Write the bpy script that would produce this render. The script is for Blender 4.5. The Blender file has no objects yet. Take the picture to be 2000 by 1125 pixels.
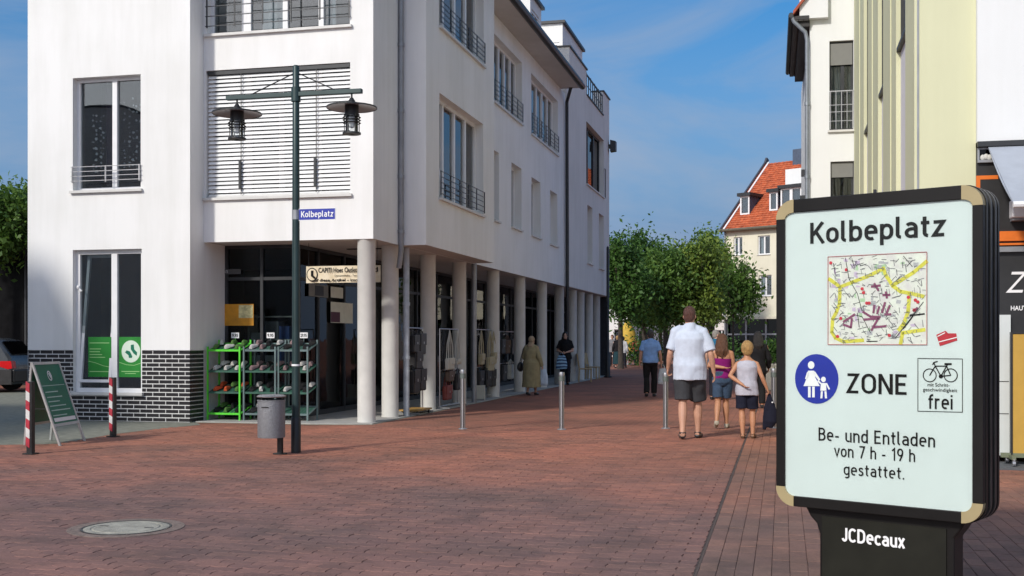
import bpy, bmesh, math, random
import numpy as np
from mathutils import Vector, Matrix
random.seed(7); RNG = np.random.default_rng(7)
sc = bpy.context.scene
PI = math.pi; R = math.radians

# ------------------------------------------------------------------ camera, sky, sun, exposure
FPX, CXP, HOR, CAMH = 2200.0, 1000.0, 665.0, 1.42      # focal length / principal column / horizon row in photo pixels, eye height in metres
cam_d = bpy.data.cameras.new('camera'); cam = bpy.data.objects.new('camera', cam_d)
sc.collection.objects.link(cam); sc.camera = cam
cam.location = (0, 0, CAMH); cam.rotation_euler = (R(90), 0, 0)
cam_d.sensor_width = 36.0; cam_d.lens = 36.0*FPX/2000.0
cam_d.shift_y = (HOR-562.5)/2000.0
cam_d.clip_start = 0.05; cam_d.clip_end = 6000
sc.render.resolution_x, sc.render.resolution_y = 1024, 576

SUN_EL = 33.0
lx, ly = 0.609, 0.794                                    # the way the light travels over the ground
nl = math.hypot(lx, ly); lx /= nl; ly /= nl
ldir = Vector((lx*math.cos(R(SUN_EL)), ly*math.cos(R(SUN_EL)), -math.sin(R(SUN_EL))))
sun_d = bpy.data.lights.new('sun', 'SUN'); sun = bpy.data.objects.new('sun', sun_d); sc.collection.objects.link(sun)
sun_d.energy = 1.65; sun_d.angle = R(5.0); sun_d.color = (1.0, 0.955, 0.885)
sun.rotation_euler = ldir.to_track_quat('-Z', 'Y').to_euler(); sun.location = (-10, -14, 20)

W = bpy.data.worlds.new('World'); sc.world = W; W.use_nodes = True
wn = W.node_tree; wn.nodes.clear()
wo = wn.nodes.new('ShaderNodeOutputWorld'); bg = wn.nodes.new('ShaderNodeBackground')
sky = wn.nodes.new('ShaderNodeTexSky'); sky.sky_type = 'NISHITA'; sky.sun_disc = False
sky.sun_elevation = R(SUN_EL); sky.sun_rotation = math.atan2(-lx, -ly)
sky.air_density = 1.0; sky.dust_density = 1.6; sky.ozone_density = 2.6; sky.altitude = 100
tc = wn.nodes.new('ShaderNodeTexCoord'); mp = wn.nodes.new('ShaderNodeMapping')
mp.inputs['Scale'].default_value = (1.0, 1.0, 3.6); mp.inputs['Location'].default_value = (0.35, 0.2, 0.1)
nz = wn.nodes.new('ShaderNodeTexNoise'); nz.inputs['Scale'].default_value = 3.4; nz.inputs['Detail'].default_value = 7; nz.inputs['Roughness'].default_value = 0.58; nz.inputs['Distortion'].default_value = 0.5
cr = wn.nodes.new('ShaderNodeValToRGB'); cr.color_ramp.elements[0].position = 0.39; cr.color_ramp.elements[1].position = 0.66
cr.color_ramp.elements[0].color = (0, 0, 0, 1); cr.color_ramp.elements[1].color = (0.92, 0.92, 0.92, 1)
hs = wn.nodes.new('ShaderNodeHueSaturation'); hs.inputs['Saturation'].default_value = 1.5; hs.inputs['Value'].default_value = 0.52
cm = wn.nodes.new('ShaderNodeMixRGB')
# the veil scatters forward: it is brighter on the sun's side of the sky
dp = wn.nodes.new('ShaderNodeVectorMath'); dp.operation = 'DOT_PRODUCT'; dp.inputs[1].default_value = tuple(-ldir); wn.links.new(tc.outputs['Generated'], dp.inputs[0])
d0 = wn.nodes.new('ShaderNodeMapRange'); d0.inputs[1].default_value = -0.2; d0.inputs[2].default_value = 1.0; wn.links.new(dp.outputs['Value'], d0.inputs[0])
d2 = wn.nodes.new('ShaderNodeMath'); d2.operation = 'POWER'; d2.inputs[1].default_value = 1.6; wn.links.new(d0.outputs[0], d2.inputs[0])
vc = wn.nodes.new('ShaderNodeMixRGB'); vc.inputs['Color1'].default_value = (0.66, 1.08, 1.84, 1); vc.inputs['Color2'].default_value = (4.6, 4.7, 4.9, 1); wn.links.new(d2.outputs[0], vc.inputs['Fac']); wn.links.new(vc.outputs[0], cm.inputs['Color2'])
wn.links.new(tc.outputs['Generated'], mp.inputs['Vector']); wn.links.new(mp.outputs[0], nz.inputs['Vector'])
wn.links.new(nz.outputs['Fac'], cr.inputs[0]); wn.links.new(sky.outputs[0], hs.inputs['Color'])
sx = wn.nodes.new('ShaderNodeSeparateXYZ'); wn.links.new(tc.outputs['Generated'], sx.inputs[0])   # thin cloud veil, denser towards the horizon
ve = wn.nodes.new('ShaderNodeMapRange'); ve.inputs[1].default_value = 0.07; ve.inputs[2].default_value = 0.34; ve.inputs[3].default_value = 1.0; ve.inputs[4].default_value = 0.0; wn.links.new(sx.outputs[2], ve.inputs[0])
wn.links.new(hs.outputs[0], cm.inputs['Color1']); wn.links.new(ve.outputs[0], cm.inputs['Fac'])
cl = wn.nodes.new('ShaderNodeMixRGB'); cl.inputs['Color2'].default_value = (1.30, 1.55, 2.02, 1); wn.links.new(cm.outputs[0], cl.inputs['Color1'])      # pale streaky cloud over the veil
mv = wn.nodes.new('ShaderNodeMath'); mv.operation = 'MULTIPLY'; mv.inputs[1].default_value = 0.72; wn.links.new(cr.outputs[0], mv.inputs[0]); wn.links.new(mv.outputs[0], cl.inputs['Fac'])
cg = wn.nodes.new('ShaderNodeMixRGB'); cg.inputs['Color2'].default_value = (4.6, 4.7, 4.9, 1); cg.inputs['Color1'].default_value = (1.30, 1.55, 2.02, 1); wn.links.new(d2.outputs[0], cg.inputs['Fac']); wn.links.new(cg.outputs[0], cl.inputs['Color2'])
wn.links.new(cl.outputs[0], bg.inputs['Color']); bg.inputs['Strength'].default_value = 0.15
wn.links.new(bg.outputs[0], wo.inputs[0])
sc.view_settings.view_transform = 'Standard'; sc.view_settings.look = 'None'
sc.view_settings.exposure = 0.85; sc.view_settings.gamma = 1.0; sc.view_settings.use_curve_mapping = False
sc.render.engine = 'CYCLES'; sc.cycles.use_denoising = True
sc.cycles.max_bounces = 6; sc.cycles.transparent_max_bounces = 12

# ------------------------------------------------------------------ helpers
COL = sc.collection
def ground_at(x, y):
    Y = CAMH*FPX/(y-HOR); return Vector(((x-CXP)/FPX*Y, Y, 0))
class Frame:                                            # an upright local frame: origin on the ground, turned about z
    def __init__(s, ox, oy, rz):
        s.o = Vector((ox, oy, 0)); s.rz = rz; s.M = Matrix.Translation(s.o) @ Matrix.Rotation(rz, 4, 'Z'); s.I = s.M.inverted()
    def hit(s, axis, c, x, y):                          # where the sight line through a photo pixel meets the plane local[axis] = c
        p = s.I @ Vector((0, 0, CAMH)); d = s.I.to_3x3() @ Vector(((x-CXP)/FPX, 1, -(y-HOR)/FPX))
        return p + d*((c-p[axis])/d[axis])
    def w(s, u, v, z=0): return s.M @ Vector((u, v, z))
    def l(s, p): return s.I @ Vector(p)

class MB:
    def __init__(s): s.v = []; s.f = []; s.m = []; s.cur = 0; s.T = None
    def add(s, vs, fs):
        n = len(s.v)
        s.v += [tuple(s.T(*p)) if s.T else tuple(p) for p in vs]
        s.f += [tuple(i+n for i in f) for f in fs]; s.m += [s.cur]*len(fs); return s
    def quad(s, a, b, c, d): return s.add([a, b, c, d], [(0, 1, 2, 3)])
    def box(s, x0, x1, y0, y1, z0, z1):
        return s.add([(x0,y0,z0),(x1,y0,z0),(x1,y1,z0),(x0,y1,z0),(x0,y0,z1),(x1,y0,z1),(x1,y1,z1),(x0,y1,z1)],
                     [(0,3,2,1),(4,5,6,7),(0,1,5,4),(1,2,6,5),(2,3,7,6),(3,0,4,7)])
    def bar(s, p, q, w, h=None, up=(0, 0, 1)):
        h = h or w; p = Vector(p); q = Vector(q); d = (q-p).normalized(); up = Vector(up)
        if abs(d.dot(up)) > 0.98: up = Vector((0, 1, 0))
        a = d.cross(up).normalized()*(w/2); b = a.cross(d).normalized()*(h/2)
        return s.add([p-a-b, p+a-b, p+a+b, p-a+b, q-a-b, q+a-b, q+a+b, q-a+b], [(0,3,2,1),(4,5,6,7),(0,1,5,4),(1,2,6,5),(2,3,7,6),(3,0,4,7)])
    def tube(s, pts, r, n=8, cap=True, sy=1.0):
        pts = [Vector(p) for p in pts]; k = len(pts); rs = r if isinstance(r, (list, tuple)) else [r]*k
        vs = []; prev = None
        for i, p in enumerate(pts):
            d = (pts[min(i+1, k-1)]-pts[max(i-1, 0)]).normalized()
            if prev is None:
                up = Vector((0, 0, 1)) if abs(d.z) < 0.9 else Vector((0, 1, 0)); a = d.cross(up).normalized()
            else:
                a = (prev-d*prev.dot(d))
                a = a.normalized() if a.length > 1e-6 else d.orthogonal().normalized()
            prev = a; b = d.cross(a)
            for j in range(n):
                t = 2*PI*j/n; vs.append(p+(a*math.cos(t)+b*math.sin(t)*sy)*rs[i])
        fs = [(i*n+j, i*n+(j+1) % n, (i+1)*n+(j+1) % n, (i+1)*n+j) for i in range(k-1) for j in range(n)]
        if cap: fs += [tuple(range(n-1, -1, -1)), tuple((k-1)*n+j for j in range(n))]
        return s.add(vs, fs)
    def lathe(s, prof, n=16, c=(0, 0, 0), cap=True):
        vs = [(c[0]+r*math.cos(2*PI*j/n), c[1]+r*math.sin(2*PI*j/n), c[2]+z) for r, z in prof for j in range(n)]; k = len(prof)
        fs = [(i*n+j, i*n+(j+1) % n, (i+1)*n+(j+1) % n, (i+1)*n+j) for i in range(k-1) for j in range(n)]
        if cap: fs += [tuple(range(n-1, -1, -1)), tuple((k-1)*n+j for j in range(n))]
        return s.add(vs, fs)
    def ell(s, c, r, n=12, m=8, M=None):
        vs = []; fs = []
        for i in range(m+1):
            t = PI*i/m
            for j in range(n):
                q = 2*PI*j/n; p = Vector((r[0]*math.sin(t)*math.cos(q), r[1]*math.sin(t)*math.sin(q), r[2]*math.cos(t)))
                if M is not None: p = M @ p
                vs.append((c[0]+p.x, c[1]+p.y, c[2]+p.z))
        for i in range(m):
            for j in range(n): fs.append((i*n+j, i*n+(j+1) % n, (i+1)*n+(j+1) % n, (i+1)*n+j))
        return s.add(vs, fs)
    def loft(s, rings, n=16):                            # rings: (z, rx, ry, xoff, yoff)
        vs = []
        for z, rx, ry, xo, yo in rings:
            vs += [(xo+rx*math.cos(2*PI*j/n), yo+ry*math.sin(2*PI*j/n), z) for j in range(n)]
        k = len(rings)
        fs = [(i*n+j, i*n+(j+1) % n, (i+1)*n+(j+1) % n, (i+1)*n+j) for i in range(k-1) for j in range(n)]
        fs += [tuple(range(n-1, -1, -1)), tuple((k-1)*n+j for j in range(n))]
        return s.add(vs, fs)
    def prism(s, pts, d0, d1, axis=1):                   # polygon given in the two other axes, pulled along `axis`
        n = len(pts)
        def P(p, d): q = [p[0], p[1]]; q.insert(axis, d); return q
        return s.add([P(p, d0) for p in pts]+[P(p, d1) for p in pts],
                     [tuple(range(n)), tuple(range(2*n-1, n-1, -1))]+[(i, n+i, n+(i+1) % n, (i+1) % n) for i in range(n)])
    def mesh(s, name):
        me = bpy.data.meshes.new(name); me.from_pydata(s.v, [], s.f); me.update()
        if any(s.m): me.polygons.foreach_set('material_index', s.m)
        return me
    def build(s, name, mat, parent=None, smooth=False, bevel=0, seg=2):
        me = s.mesh(name)
        bm = bmesh.new(); bm.from_mesh(me); bmesh.ops.recalc_face_normals(bm, faces=bm.faces); bm.to_mesh(me); bm.free()
        o = link(name, me, mat, parent)
        if smooth:
            me.polygons.foreach_set('use_smooth', [True]*len(me.polygons)); me.set_sharp_from_angle(angle=R(40))
        if bevel:
            b = o.modifiers.new('bevel', 'BEVEL'); b.width = bevel; b.segments = seg; b.limit_method = 'ANGLE'
        return o
def link(name, me, mat, parent=None):
    o = bpy.data.objects.new(name, me); COL.objects.link(o)
    if mat is not None:
        for m in (mat if isinstance(mat, (list, tuple)) else [mat]):
            if len(me.materials) < (len(mat) if isinstance(mat, (list, tuple)) else 1): me.materials.append(m)
    if parent is not None: o.parent = parent
    return o
def tag(o, label=None, cat=None, group=None, kind=None):
    if label: o['label'] = label
    if cat: o['category'] = cat
    if group: o['group'] = group
    if kind: o['kind'] = kind
    return o
def thing(name, label, cat, loc=(0, 0, 0), rz=0, group=None):
    o = bpy.data.objects.new(name, None); COL.objects.link(o); o.location = loc; o.rotation_euler = (0, 0, rz); o.empty_display_size = 0.2
    return tag(o, label, cat, group)
def copy_tree(o, parent=None):
    c = o.copy(); COL.objects.link(c)
    if parent is not None: c.parent = parent
    for ch in list(o.children): copy_tree(ch, c)
    return c

# ------------------------------------------------------------------ materials
def nodes(name):
    m = bpy.data.materials.new(name); m.use_nodes = True; t = m.node_tree
    return m, t, t.nodes['Principled BSDF'], (lambda k: t.nodes.new(k)), (lambda a, b: t.links.new(a, b))
MATS = {}
def mat(name, c, rough=0.7, metal=0.0, var=0.12, scale=6.0, bump=0.0, bscale=60.0, spec=0.5, tint=None, stretch=None, coords='Object'):
    if name in MATS: return MATS[name]
    m, t, b, N, L = nodes(name)
    co = N('ShaderNodeTexCoord'); mpg = N('ShaderNodeMapping'); L(co.outputs[coords], mpg.inputs[0])
    if stretch: mpg.inputs['Scale'].default_value = stretch
    n = N('ShaderNodeTexNoise'); n.inputs['Scale'].default_value = scale; n.inputs['Detail'].default_value = 6; n.inputs['Roughness'].default_value = 0.6
    L(mpg.outputs[0], n.inputs['Vector'])
    r = N('ShaderNodeValToRGB'); r.color_ramp.elements[0].position = 0.3; r.color_ramp.elements[1].position = 0.7
    lo = [max(0, x*(1-var)) for x in c]; hi = [min(1, x*(1+var)) for x in (tint or c)]
    r.color_ramp.elements[0].color = (*lo, 1); r.color_ramp.elements[1].color = (*hi, 1)
    L(n.outputs['Fac'], r.inputs[0]); L(r.outputs[0], b.inputs['Base Color'])
    rr = N('ShaderNodeMapRange'); rr.inputs[3].default_value = max(0.02, rough-0.07); rr.inputs[4].default_value = min(1, rough+0.07); L(n.outputs['Fac'], rr.inputs[0]); L(rr.outputs[0], b.inputs['Roughness'])
    b.inputs['Metallic'].default_value = metal; b.inputs['Specular IOR Level'].default_value = spec
    if bump:
        n2 = N('ShaderNodeTexNoise'); n2.inputs['Scale'].default_value = bscale; n2.inputs['Detail'].default_value = 4; L(mpg.outputs[0], n2.inputs['Vector'])
        bp = N('ShaderNodeBump'); bp.inputs['Strength'].default_value = bump; bp.inputs['Distance'].default_value = 0.02
        L(n2.outputs['Fac'], bp.inputs['Height']); L(bp.outputs[0], b.inputs['Normal'])
    MATS[name] = m; return m
def plaster(name, c, stain=0.12):
    m, t, b, N, L = nodes(name)
    co = N('ShaderNodeTexCoord')
    n1 = N('ShaderNodeTexNoise'); n1.inputs['Scale'].default_value = 0.7; n1.inputs['Detail'].default_value = 5
    mpg = N('ShaderNodeMapping'); mpg.inputs['Scale'].default_value = (2.2, 2.2, 0.22); L(co.outputs['Object'], mpg.inputs[0])
    n2 = N('ShaderNodeTexNoise'); n2.inputs['Scale'].default_value = 1.6; n2.inputs['Detail'].default_value = 7; n2.inputs['Roughness'].default_value = 0.65
    L(co.outputs['Object'], n1.inputs['Vector']); L(mpg.outputs[0], n2.inputs['Vector'])
    mx = N('ShaderNodeMath'); mx.operation = 'ADD'; L(n1.outputs['Fac'], mx.inputs[0]); L(n2.outputs['Fac'], mx.inputs[1])
    r = N('ShaderNodeValToRGB'); r.color_ramp.elements[0].position = 0.33; r.color_ramp.elements[1].position = 0.58
    md = N('ShaderNodeMath'); md.operation = 'MULTIPLY'; md.inputs[1].default_value = 0.5; L(mx.outputs[0], md.inputs[0]); L(md.outputs[0], r.inputs[0])
    r.color_ramp.elements[0].color = (c[0]*(1-stain), c[1]*(1-stain), c[2]*(1-stain*1.15), 1); r.color_ramp.elements[1].color = (*c, 1)
    L(r.outputs[0], b.inputs['Base Color']); b.inputs['Roughness'].default_value = 0.9; b.inputs['Specular IOR Level'].default_value = 0.25
    n3 = N('ShaderNodeTexNoise'); n3.inputs['Scale'].default_value = 140; n3.inputs['Detail'].default_value = 3; L(co.outputs['Object'], n3.inputs['Vector'])
    bp = N('ShaderNodeBump'); bp.inputs['Strength'].default_value = 0.25; bp.inputs['Distance'].default_value = 0.01; L(n3.outputs['Fac'], bp.inputs['Height']); L(bp.outputs[0], b.inputs['Normal'])
    MATS[name] = m; return m
def glass(name, tint=(0.75, 0.8, 0.82), refl=0.05, ior=1.5):
    m, t, b, N, L = nodes(name); t.nodes.remove(b); out = [x for x in t.nodes if x.type == 'OUTPUT_MATERIAL'][0]
    tr = N('ShaderNodeBsdfTransparent'); tr.inputs[0].default_value = (*tint, 1)
    gl = N('ShaderNodeBsdfGlossy'); gl.inputs['Roughness'].default_value = 0.02
    fr = N('ShaderNodeFresnel'); fr.inputs[0].default_value = ior
    ad = N('ShaderNodeMath'); ad.operation = 'ADD'; ad.inputs[1].default_value = refl; ad.use_clamp = True; L(fr.outputs[0], ad.inputs[0])
    co = N('ShaderNodeTexCoord'); n = N('ShaderNodeTexNoise'); n.inputs['Scale'].default_value = 1.3; L(co.outputs['Object'], n.inputs['Vector'])
    bp = N('ShaderNodeBump'); bp.inputs['Strength'].default_value = 0.06; bp.inputs['Distance'].default_value = 0.05; L(n.outputs['Fac'], bp.inputs['Height']); L(bp.outputs[0], gl.inputs['Normal'])
    mx = N('ShaderNodeMixShader'); L(ad.outputs[0], mx.inputs[0]); L(tr.outputs[0], mx.inputs[1]); L(gl.outputs[0], mx.inputs[2]); L(mx.outputs[0], out.inputs[0])
    MATS[name] = m; return m
def leafmat(name, c, tr=0.35):
    m, t, b, N, L = nodes(name); out = [x for x in t.nodes if x.type == 'OUTPUT_MATERIAL'][0]
    at = N('ShaderNodeAttribute'); at.attribute_name = 'tint'
    r = N('ShaderNodeValToRGB'); e = r.color_ramp.elements
    e[0].color = (c[0]*0.55, c[1]*0.6, c[2]*0.7, 1); e[1].color = (min(1, c[0]*1.7), min(1, c[1]*1.45), c[2]*1.1, 1); e[0].position = 0; e[1].position = 1
    L(at.outputs['Fac'], r.inputs[0]); L(r.outputs[0], b.inputs['Base Color']); b.inputs['Roughness'].default_value = 0.55; b.inputs['Specular IOR Level'].default_value = 0.35
    ts = N('ShaderNodeBsdfTranslucent'); L(r.outputs[0], ts.inputs[0]); mx = N('ShaderNodeMixShader'); mx.inputs[0].default_value = tr
    L(b.outputs[0], mx.inputs[1]); L(ts.outputs[0], mx.inputs[2]); L(mx.outputs[0], out.inputs[0]); MATS[name] = m; return m
M_WALL = plaster('white_plaster', (0.83, 0.825, 0.805)); M_WALL2 = plaster('warm_grey_plaster', (0.79, 0.755, 0.70))
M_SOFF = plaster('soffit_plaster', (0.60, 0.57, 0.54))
M_CREAM = plaster('cream_plaster', (0.74, 0.70, 0.56)); M_YEL = plaster('pale_yellow_plaster', (0.655, 0.655, 0.44), 0.07); M_LILAC = plaster('pale_lilac_panel', (0.72, 0.70, 0.70), 0.05)
M_WHITE2 = plaster('bright_white_plaster', (0.77, 0.78, 0.77), 0.06)
M_FRAME = mat('white_window_frame', (0.78, 0.78, 0.78), 0.4, var=0.04)
M_SILL = mat('pale_sill_metal', (0.62, 0.61, 0.58), 0.5, var=0.08)
M_GLASS = glass('window_glass', refl=0.07); M_SHOPG = glass('shop_glass', (0.6, 0.65, 0.66), 0.0, 1.33); M_DARKG = glass('dark_tinted_glass', (0.12, 0.13, 0.14), 0.0, 1.35)
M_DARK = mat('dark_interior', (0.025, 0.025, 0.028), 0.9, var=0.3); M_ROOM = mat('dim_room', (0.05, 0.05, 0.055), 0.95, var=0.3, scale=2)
M_ANTH = mat('anthracite_metal', (0.035, 0.037, 0.04), 0.45, 0.3, var=0.2)
M_STEEL = mat('brushed_steel', (0.45, 0.45, 0.46), 0.38, 0.85, var=0.15, stretch=(1, 1, 0.1), scale=40)
M_ZINC = mat('zinc_pipe', (0.30, 0.31, 0.33), 0.5, 0.5, var=0.2, scale=3)
M_COLC = mat('column_concrete', (0.60, 0.59, 0.55), 0.85, var=0.08, scale=3, bump=0.2, bscale=50)
M_CONC = mat('concrete_floor', (0.38, 0.37, 0.34), 0.85, var=0.12, scale=3, bump=0.15)
M_BRICK = mat('black_glazed_brick', (0.022, 0.020, 0.022), 0.32, var=0.35, scale=9, bump=0.15, bscale=30)
M_MORT = mat('pale_mortar', (0.70, 0.70, 0.68), 0.95, var=0.12, bump=0.2)
M_GREENP = mat('green_lamp_post', (0.022, 0.046, 0.046), 0.42, 0.2, var=0.2, scale=4); M_BLACK = mat('black_paint', (0.018, 0.018, 0.019), 0.45, var=0.2)
M_PRINTB = mat('black_print', (0.006, 0.006, 0.006), 0.7, var=0.05, spec=0.2); M_PRINTW = mat('white_print', (0.82, 0.82, 0.82), 0.5, var=0.02)
M_BLUE = mat('sign_blue', (0.012, 0.028, 0.33), 0.4, var=0.06); M_RED = mat('signal_red', (0.55, 0.02, 0.03), 0.45, var=0.1)
M_POSTER = mat('pale_poster', (0.62, 0.69, 0.68), 0.3, var=0.03, scale=2)
M_TAN = mat('tan_corner_casting', (0.36, 0.29, 0.15), 0.5, 0.0, var=0.1, scale=5); M_GREEN = mat('print_green', (0.02, 0.22, 0.03), 0.4, var=0.1)
M_DGREEN = mat('board_dark_green', (0.008, 0.15, 0.085), 0.35, var=0.12); M_ORANGE = mat('orange_paint', (0.72, 0.16, 0.01), 0.5, var=0.08)

def front(v0): return lambda s, d, z: (s, v0-d, z)       # facade that faces -y of its frame
def sideR(u0): return lambda s, d, z: (u0+d, s, z)       # facade that faces +x
def sideL(u0): return lambda s, d, z: (u0-d, s, z)       # facade that faces -x

def wall_mb(T, s0, s1, z0, z1, ops, depth=0.2, mb=None):
    mb = mb or MB(); mb.T = T
    S = sorted({s0, s1, *[o[0] for o in ops], *[o[1] for o in ops]}); Z = sorted({z0, z1, *[o[2] for o in ops], *[o[3] for o in ops]})
    S = [x for x in S if s0 <= x <= s1]; Z = [x for x in Z if z0 <= x <= z1]
    for i in range(len(S)-1):
        for j in range(len(Z)-1):
            cs, cz = (S[i]+S[i+1])/2, (Z[j]+Z[j+1])/2
            if any(o[0] < cs < o[1] and o[2] < cz < o[3] for o in ops): continue
            mb.quad((S[i], 0, Z[j]), (S[i+1], 0, Z[j]), (S[i+1], 0, Z[j+1]), (S[i], 0, Z[j+1]))
    for a, b, c, d in ops:
        e = [((b, max(c, z0)), (b, min(d, z1))), ((a, min(d, z1)), (a, max(c, z0)))]
        if c > z0: e.append(((a, c), (b, c)))
        if d < z1: e.append(((b, d), (a, d)))
        for p, q in e:
            mb.quad((p[0], 0, p[1]), (q[0], 0, q[1]), (q[0], -depth, q[1]), (p[0], -depth, p[1]))
    mb.T = None; return mb

def window(parent, T, a, b, c, d, reveal=0.16, posts=(0.5,), fw=0.06, sill=True, rail=None, pane=None, room=True, curtain=None, frame=None, transom=None, roomm=None, slat=0.04):
    """frame mesh (the part) with panes, sill, railing and the room behind as sub-parts"""
    f = MB(); f.T = T; d0, d1 = -reveal-0.05, -reveal+0.02
    f.box(a, a+fw, d0, d1, c, d); f.box(b-fw, b, d0, d1, c, d); f.box(a+fw, b-fw, d0, d1, c, c+fw); f.box(a+fw, b-fw, d0, d1, d-fw, d)
    cuts = [a+fw]
    for t in posts:
        x = a+(b-a)*t; f.box(x-fw*0.75, x+fw*0.75, d0+0.004, d1+0.004, c+fw, d-fw); cuts += [x-fw*0.75, x+fw*0.75]
    cuts.append(b-fw)
    if transom: f.box(a+fw, b-fw, d0-0.004, d1-0.004, transom-fw/2, transom+fw/2)
    w = f.build('window', frame or M_FRAME, parent)
    for i in range(0, len(cuts), 2):
        p = MB(); p.T = T; p.box(cuts[i]-0.01, cuts[i+1]+0.01, d0+0.02, d0+0.03, c+fw-0.01, d-fw+0.01); p.build('pane', pane or M_GLASS, w)
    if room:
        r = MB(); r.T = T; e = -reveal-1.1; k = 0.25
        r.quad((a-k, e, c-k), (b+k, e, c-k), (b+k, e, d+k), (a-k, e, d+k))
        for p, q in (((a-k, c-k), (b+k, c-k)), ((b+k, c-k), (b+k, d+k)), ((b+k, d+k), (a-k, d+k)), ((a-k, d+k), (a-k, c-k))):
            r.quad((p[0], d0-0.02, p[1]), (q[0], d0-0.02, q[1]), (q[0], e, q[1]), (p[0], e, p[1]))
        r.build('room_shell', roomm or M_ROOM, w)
    if curtain:
        k = MB(); k.T = T
        for (s0, s1) in curtain[0]:
            n = max(6, int((s1-s0)/0.035)); xs = [s0+(s1-s0)*i/n for i in range(n+1)]
            vs = []; 
            for i, x in enumerate(xs):
                dd = d0-0.10+0.022*math.sin(i*1.7)+0.01*math.sin(i*0.6); vs += [(x, dd, c+fw), (x, dd, d-fw)]
            k.add(vs, [(2*i, 2*i+2, 2*i+3, 2*i+1) for i in range(n)])
        k.build('curtain', curtain[1], w, smooth=True)
    if sill:
        s = MB(); s.T = T; s.box(a-0.04, b+0.04, -reveal+0.02, 0.06, c-0.045, c+0.001); s.build('sill', M_SILL, w)
    if rail:
        z0, z1, n = rail[:3]; g = MB(); g.T = T
        for i in range(n+1):
            z = z0+(z1-z0)*i/n; g.bar((a-0.02, 0.03, z), (b+0.02, 0.03, z), 0.012, 0.012)
        m = max(2, int(round((b-a)/0.6)))
        for i in range(m+1):
            s = a+0.01+(b-a-0.02)*i/m; g.bar((s, 0.03, z0-0.03), (s, 0.03, z1+0.01), 0.02)
        g.build('railing', rail[3] if len(rail) > 3 else M_ANTH, w)
    return w
def text_mesh(body, bold=0.0, font_shear=0.0):
    c = bpy.data.curves.new('lettering', 'FONT'); c.body = body; c.align_x = 'CENTER'; c.offset = bold; c.shear = font_shear; c.resolution_u = 4
    o = bpy.data.objects.new('lettering', c); COL.objects.link(o); dg = bpy.context.evaluated_depsgraph_get()
    me = bpy.data.meshes.new_from_object(o.evaluated_get(dg)); bpy.data.objects.remove(o); bpy.data.curves.remove(c); return me
def text_on(parent, body, T, s0, s1, z0, z1, d, m, bold=0.0, name='lettering', flip=False, keep=False, shear=0.0):
    """flat lettering fitted to a rectangle of a facade; d is how far it stands proud"""
    me = text_mesh(body, bold, shear); n = len(me.vertices); a = np.empty(n*3, 'f'); me.vertices.foreach_get('co', a); a = a.reshape(-1, 3)
    lo, hi = a.min(0), a.max(0); sx = (s1-s0)/max(1e-6, hi[0]-lo[0]); sz = (z1-z0)/max(1e-6, hi[1]-lo[1])
    for i, p in enumerate(a):
        s = s0+(p[0]-lo[0])*sx
        if flip: s = s1-(p[0]-lo[0])*sx
        me.vertices[i].co = T(s, d, z0+(p[1]-lo[1])*sz)
    me.name = name; me.materials.clear(); return link(name, me, m, parent)

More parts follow.
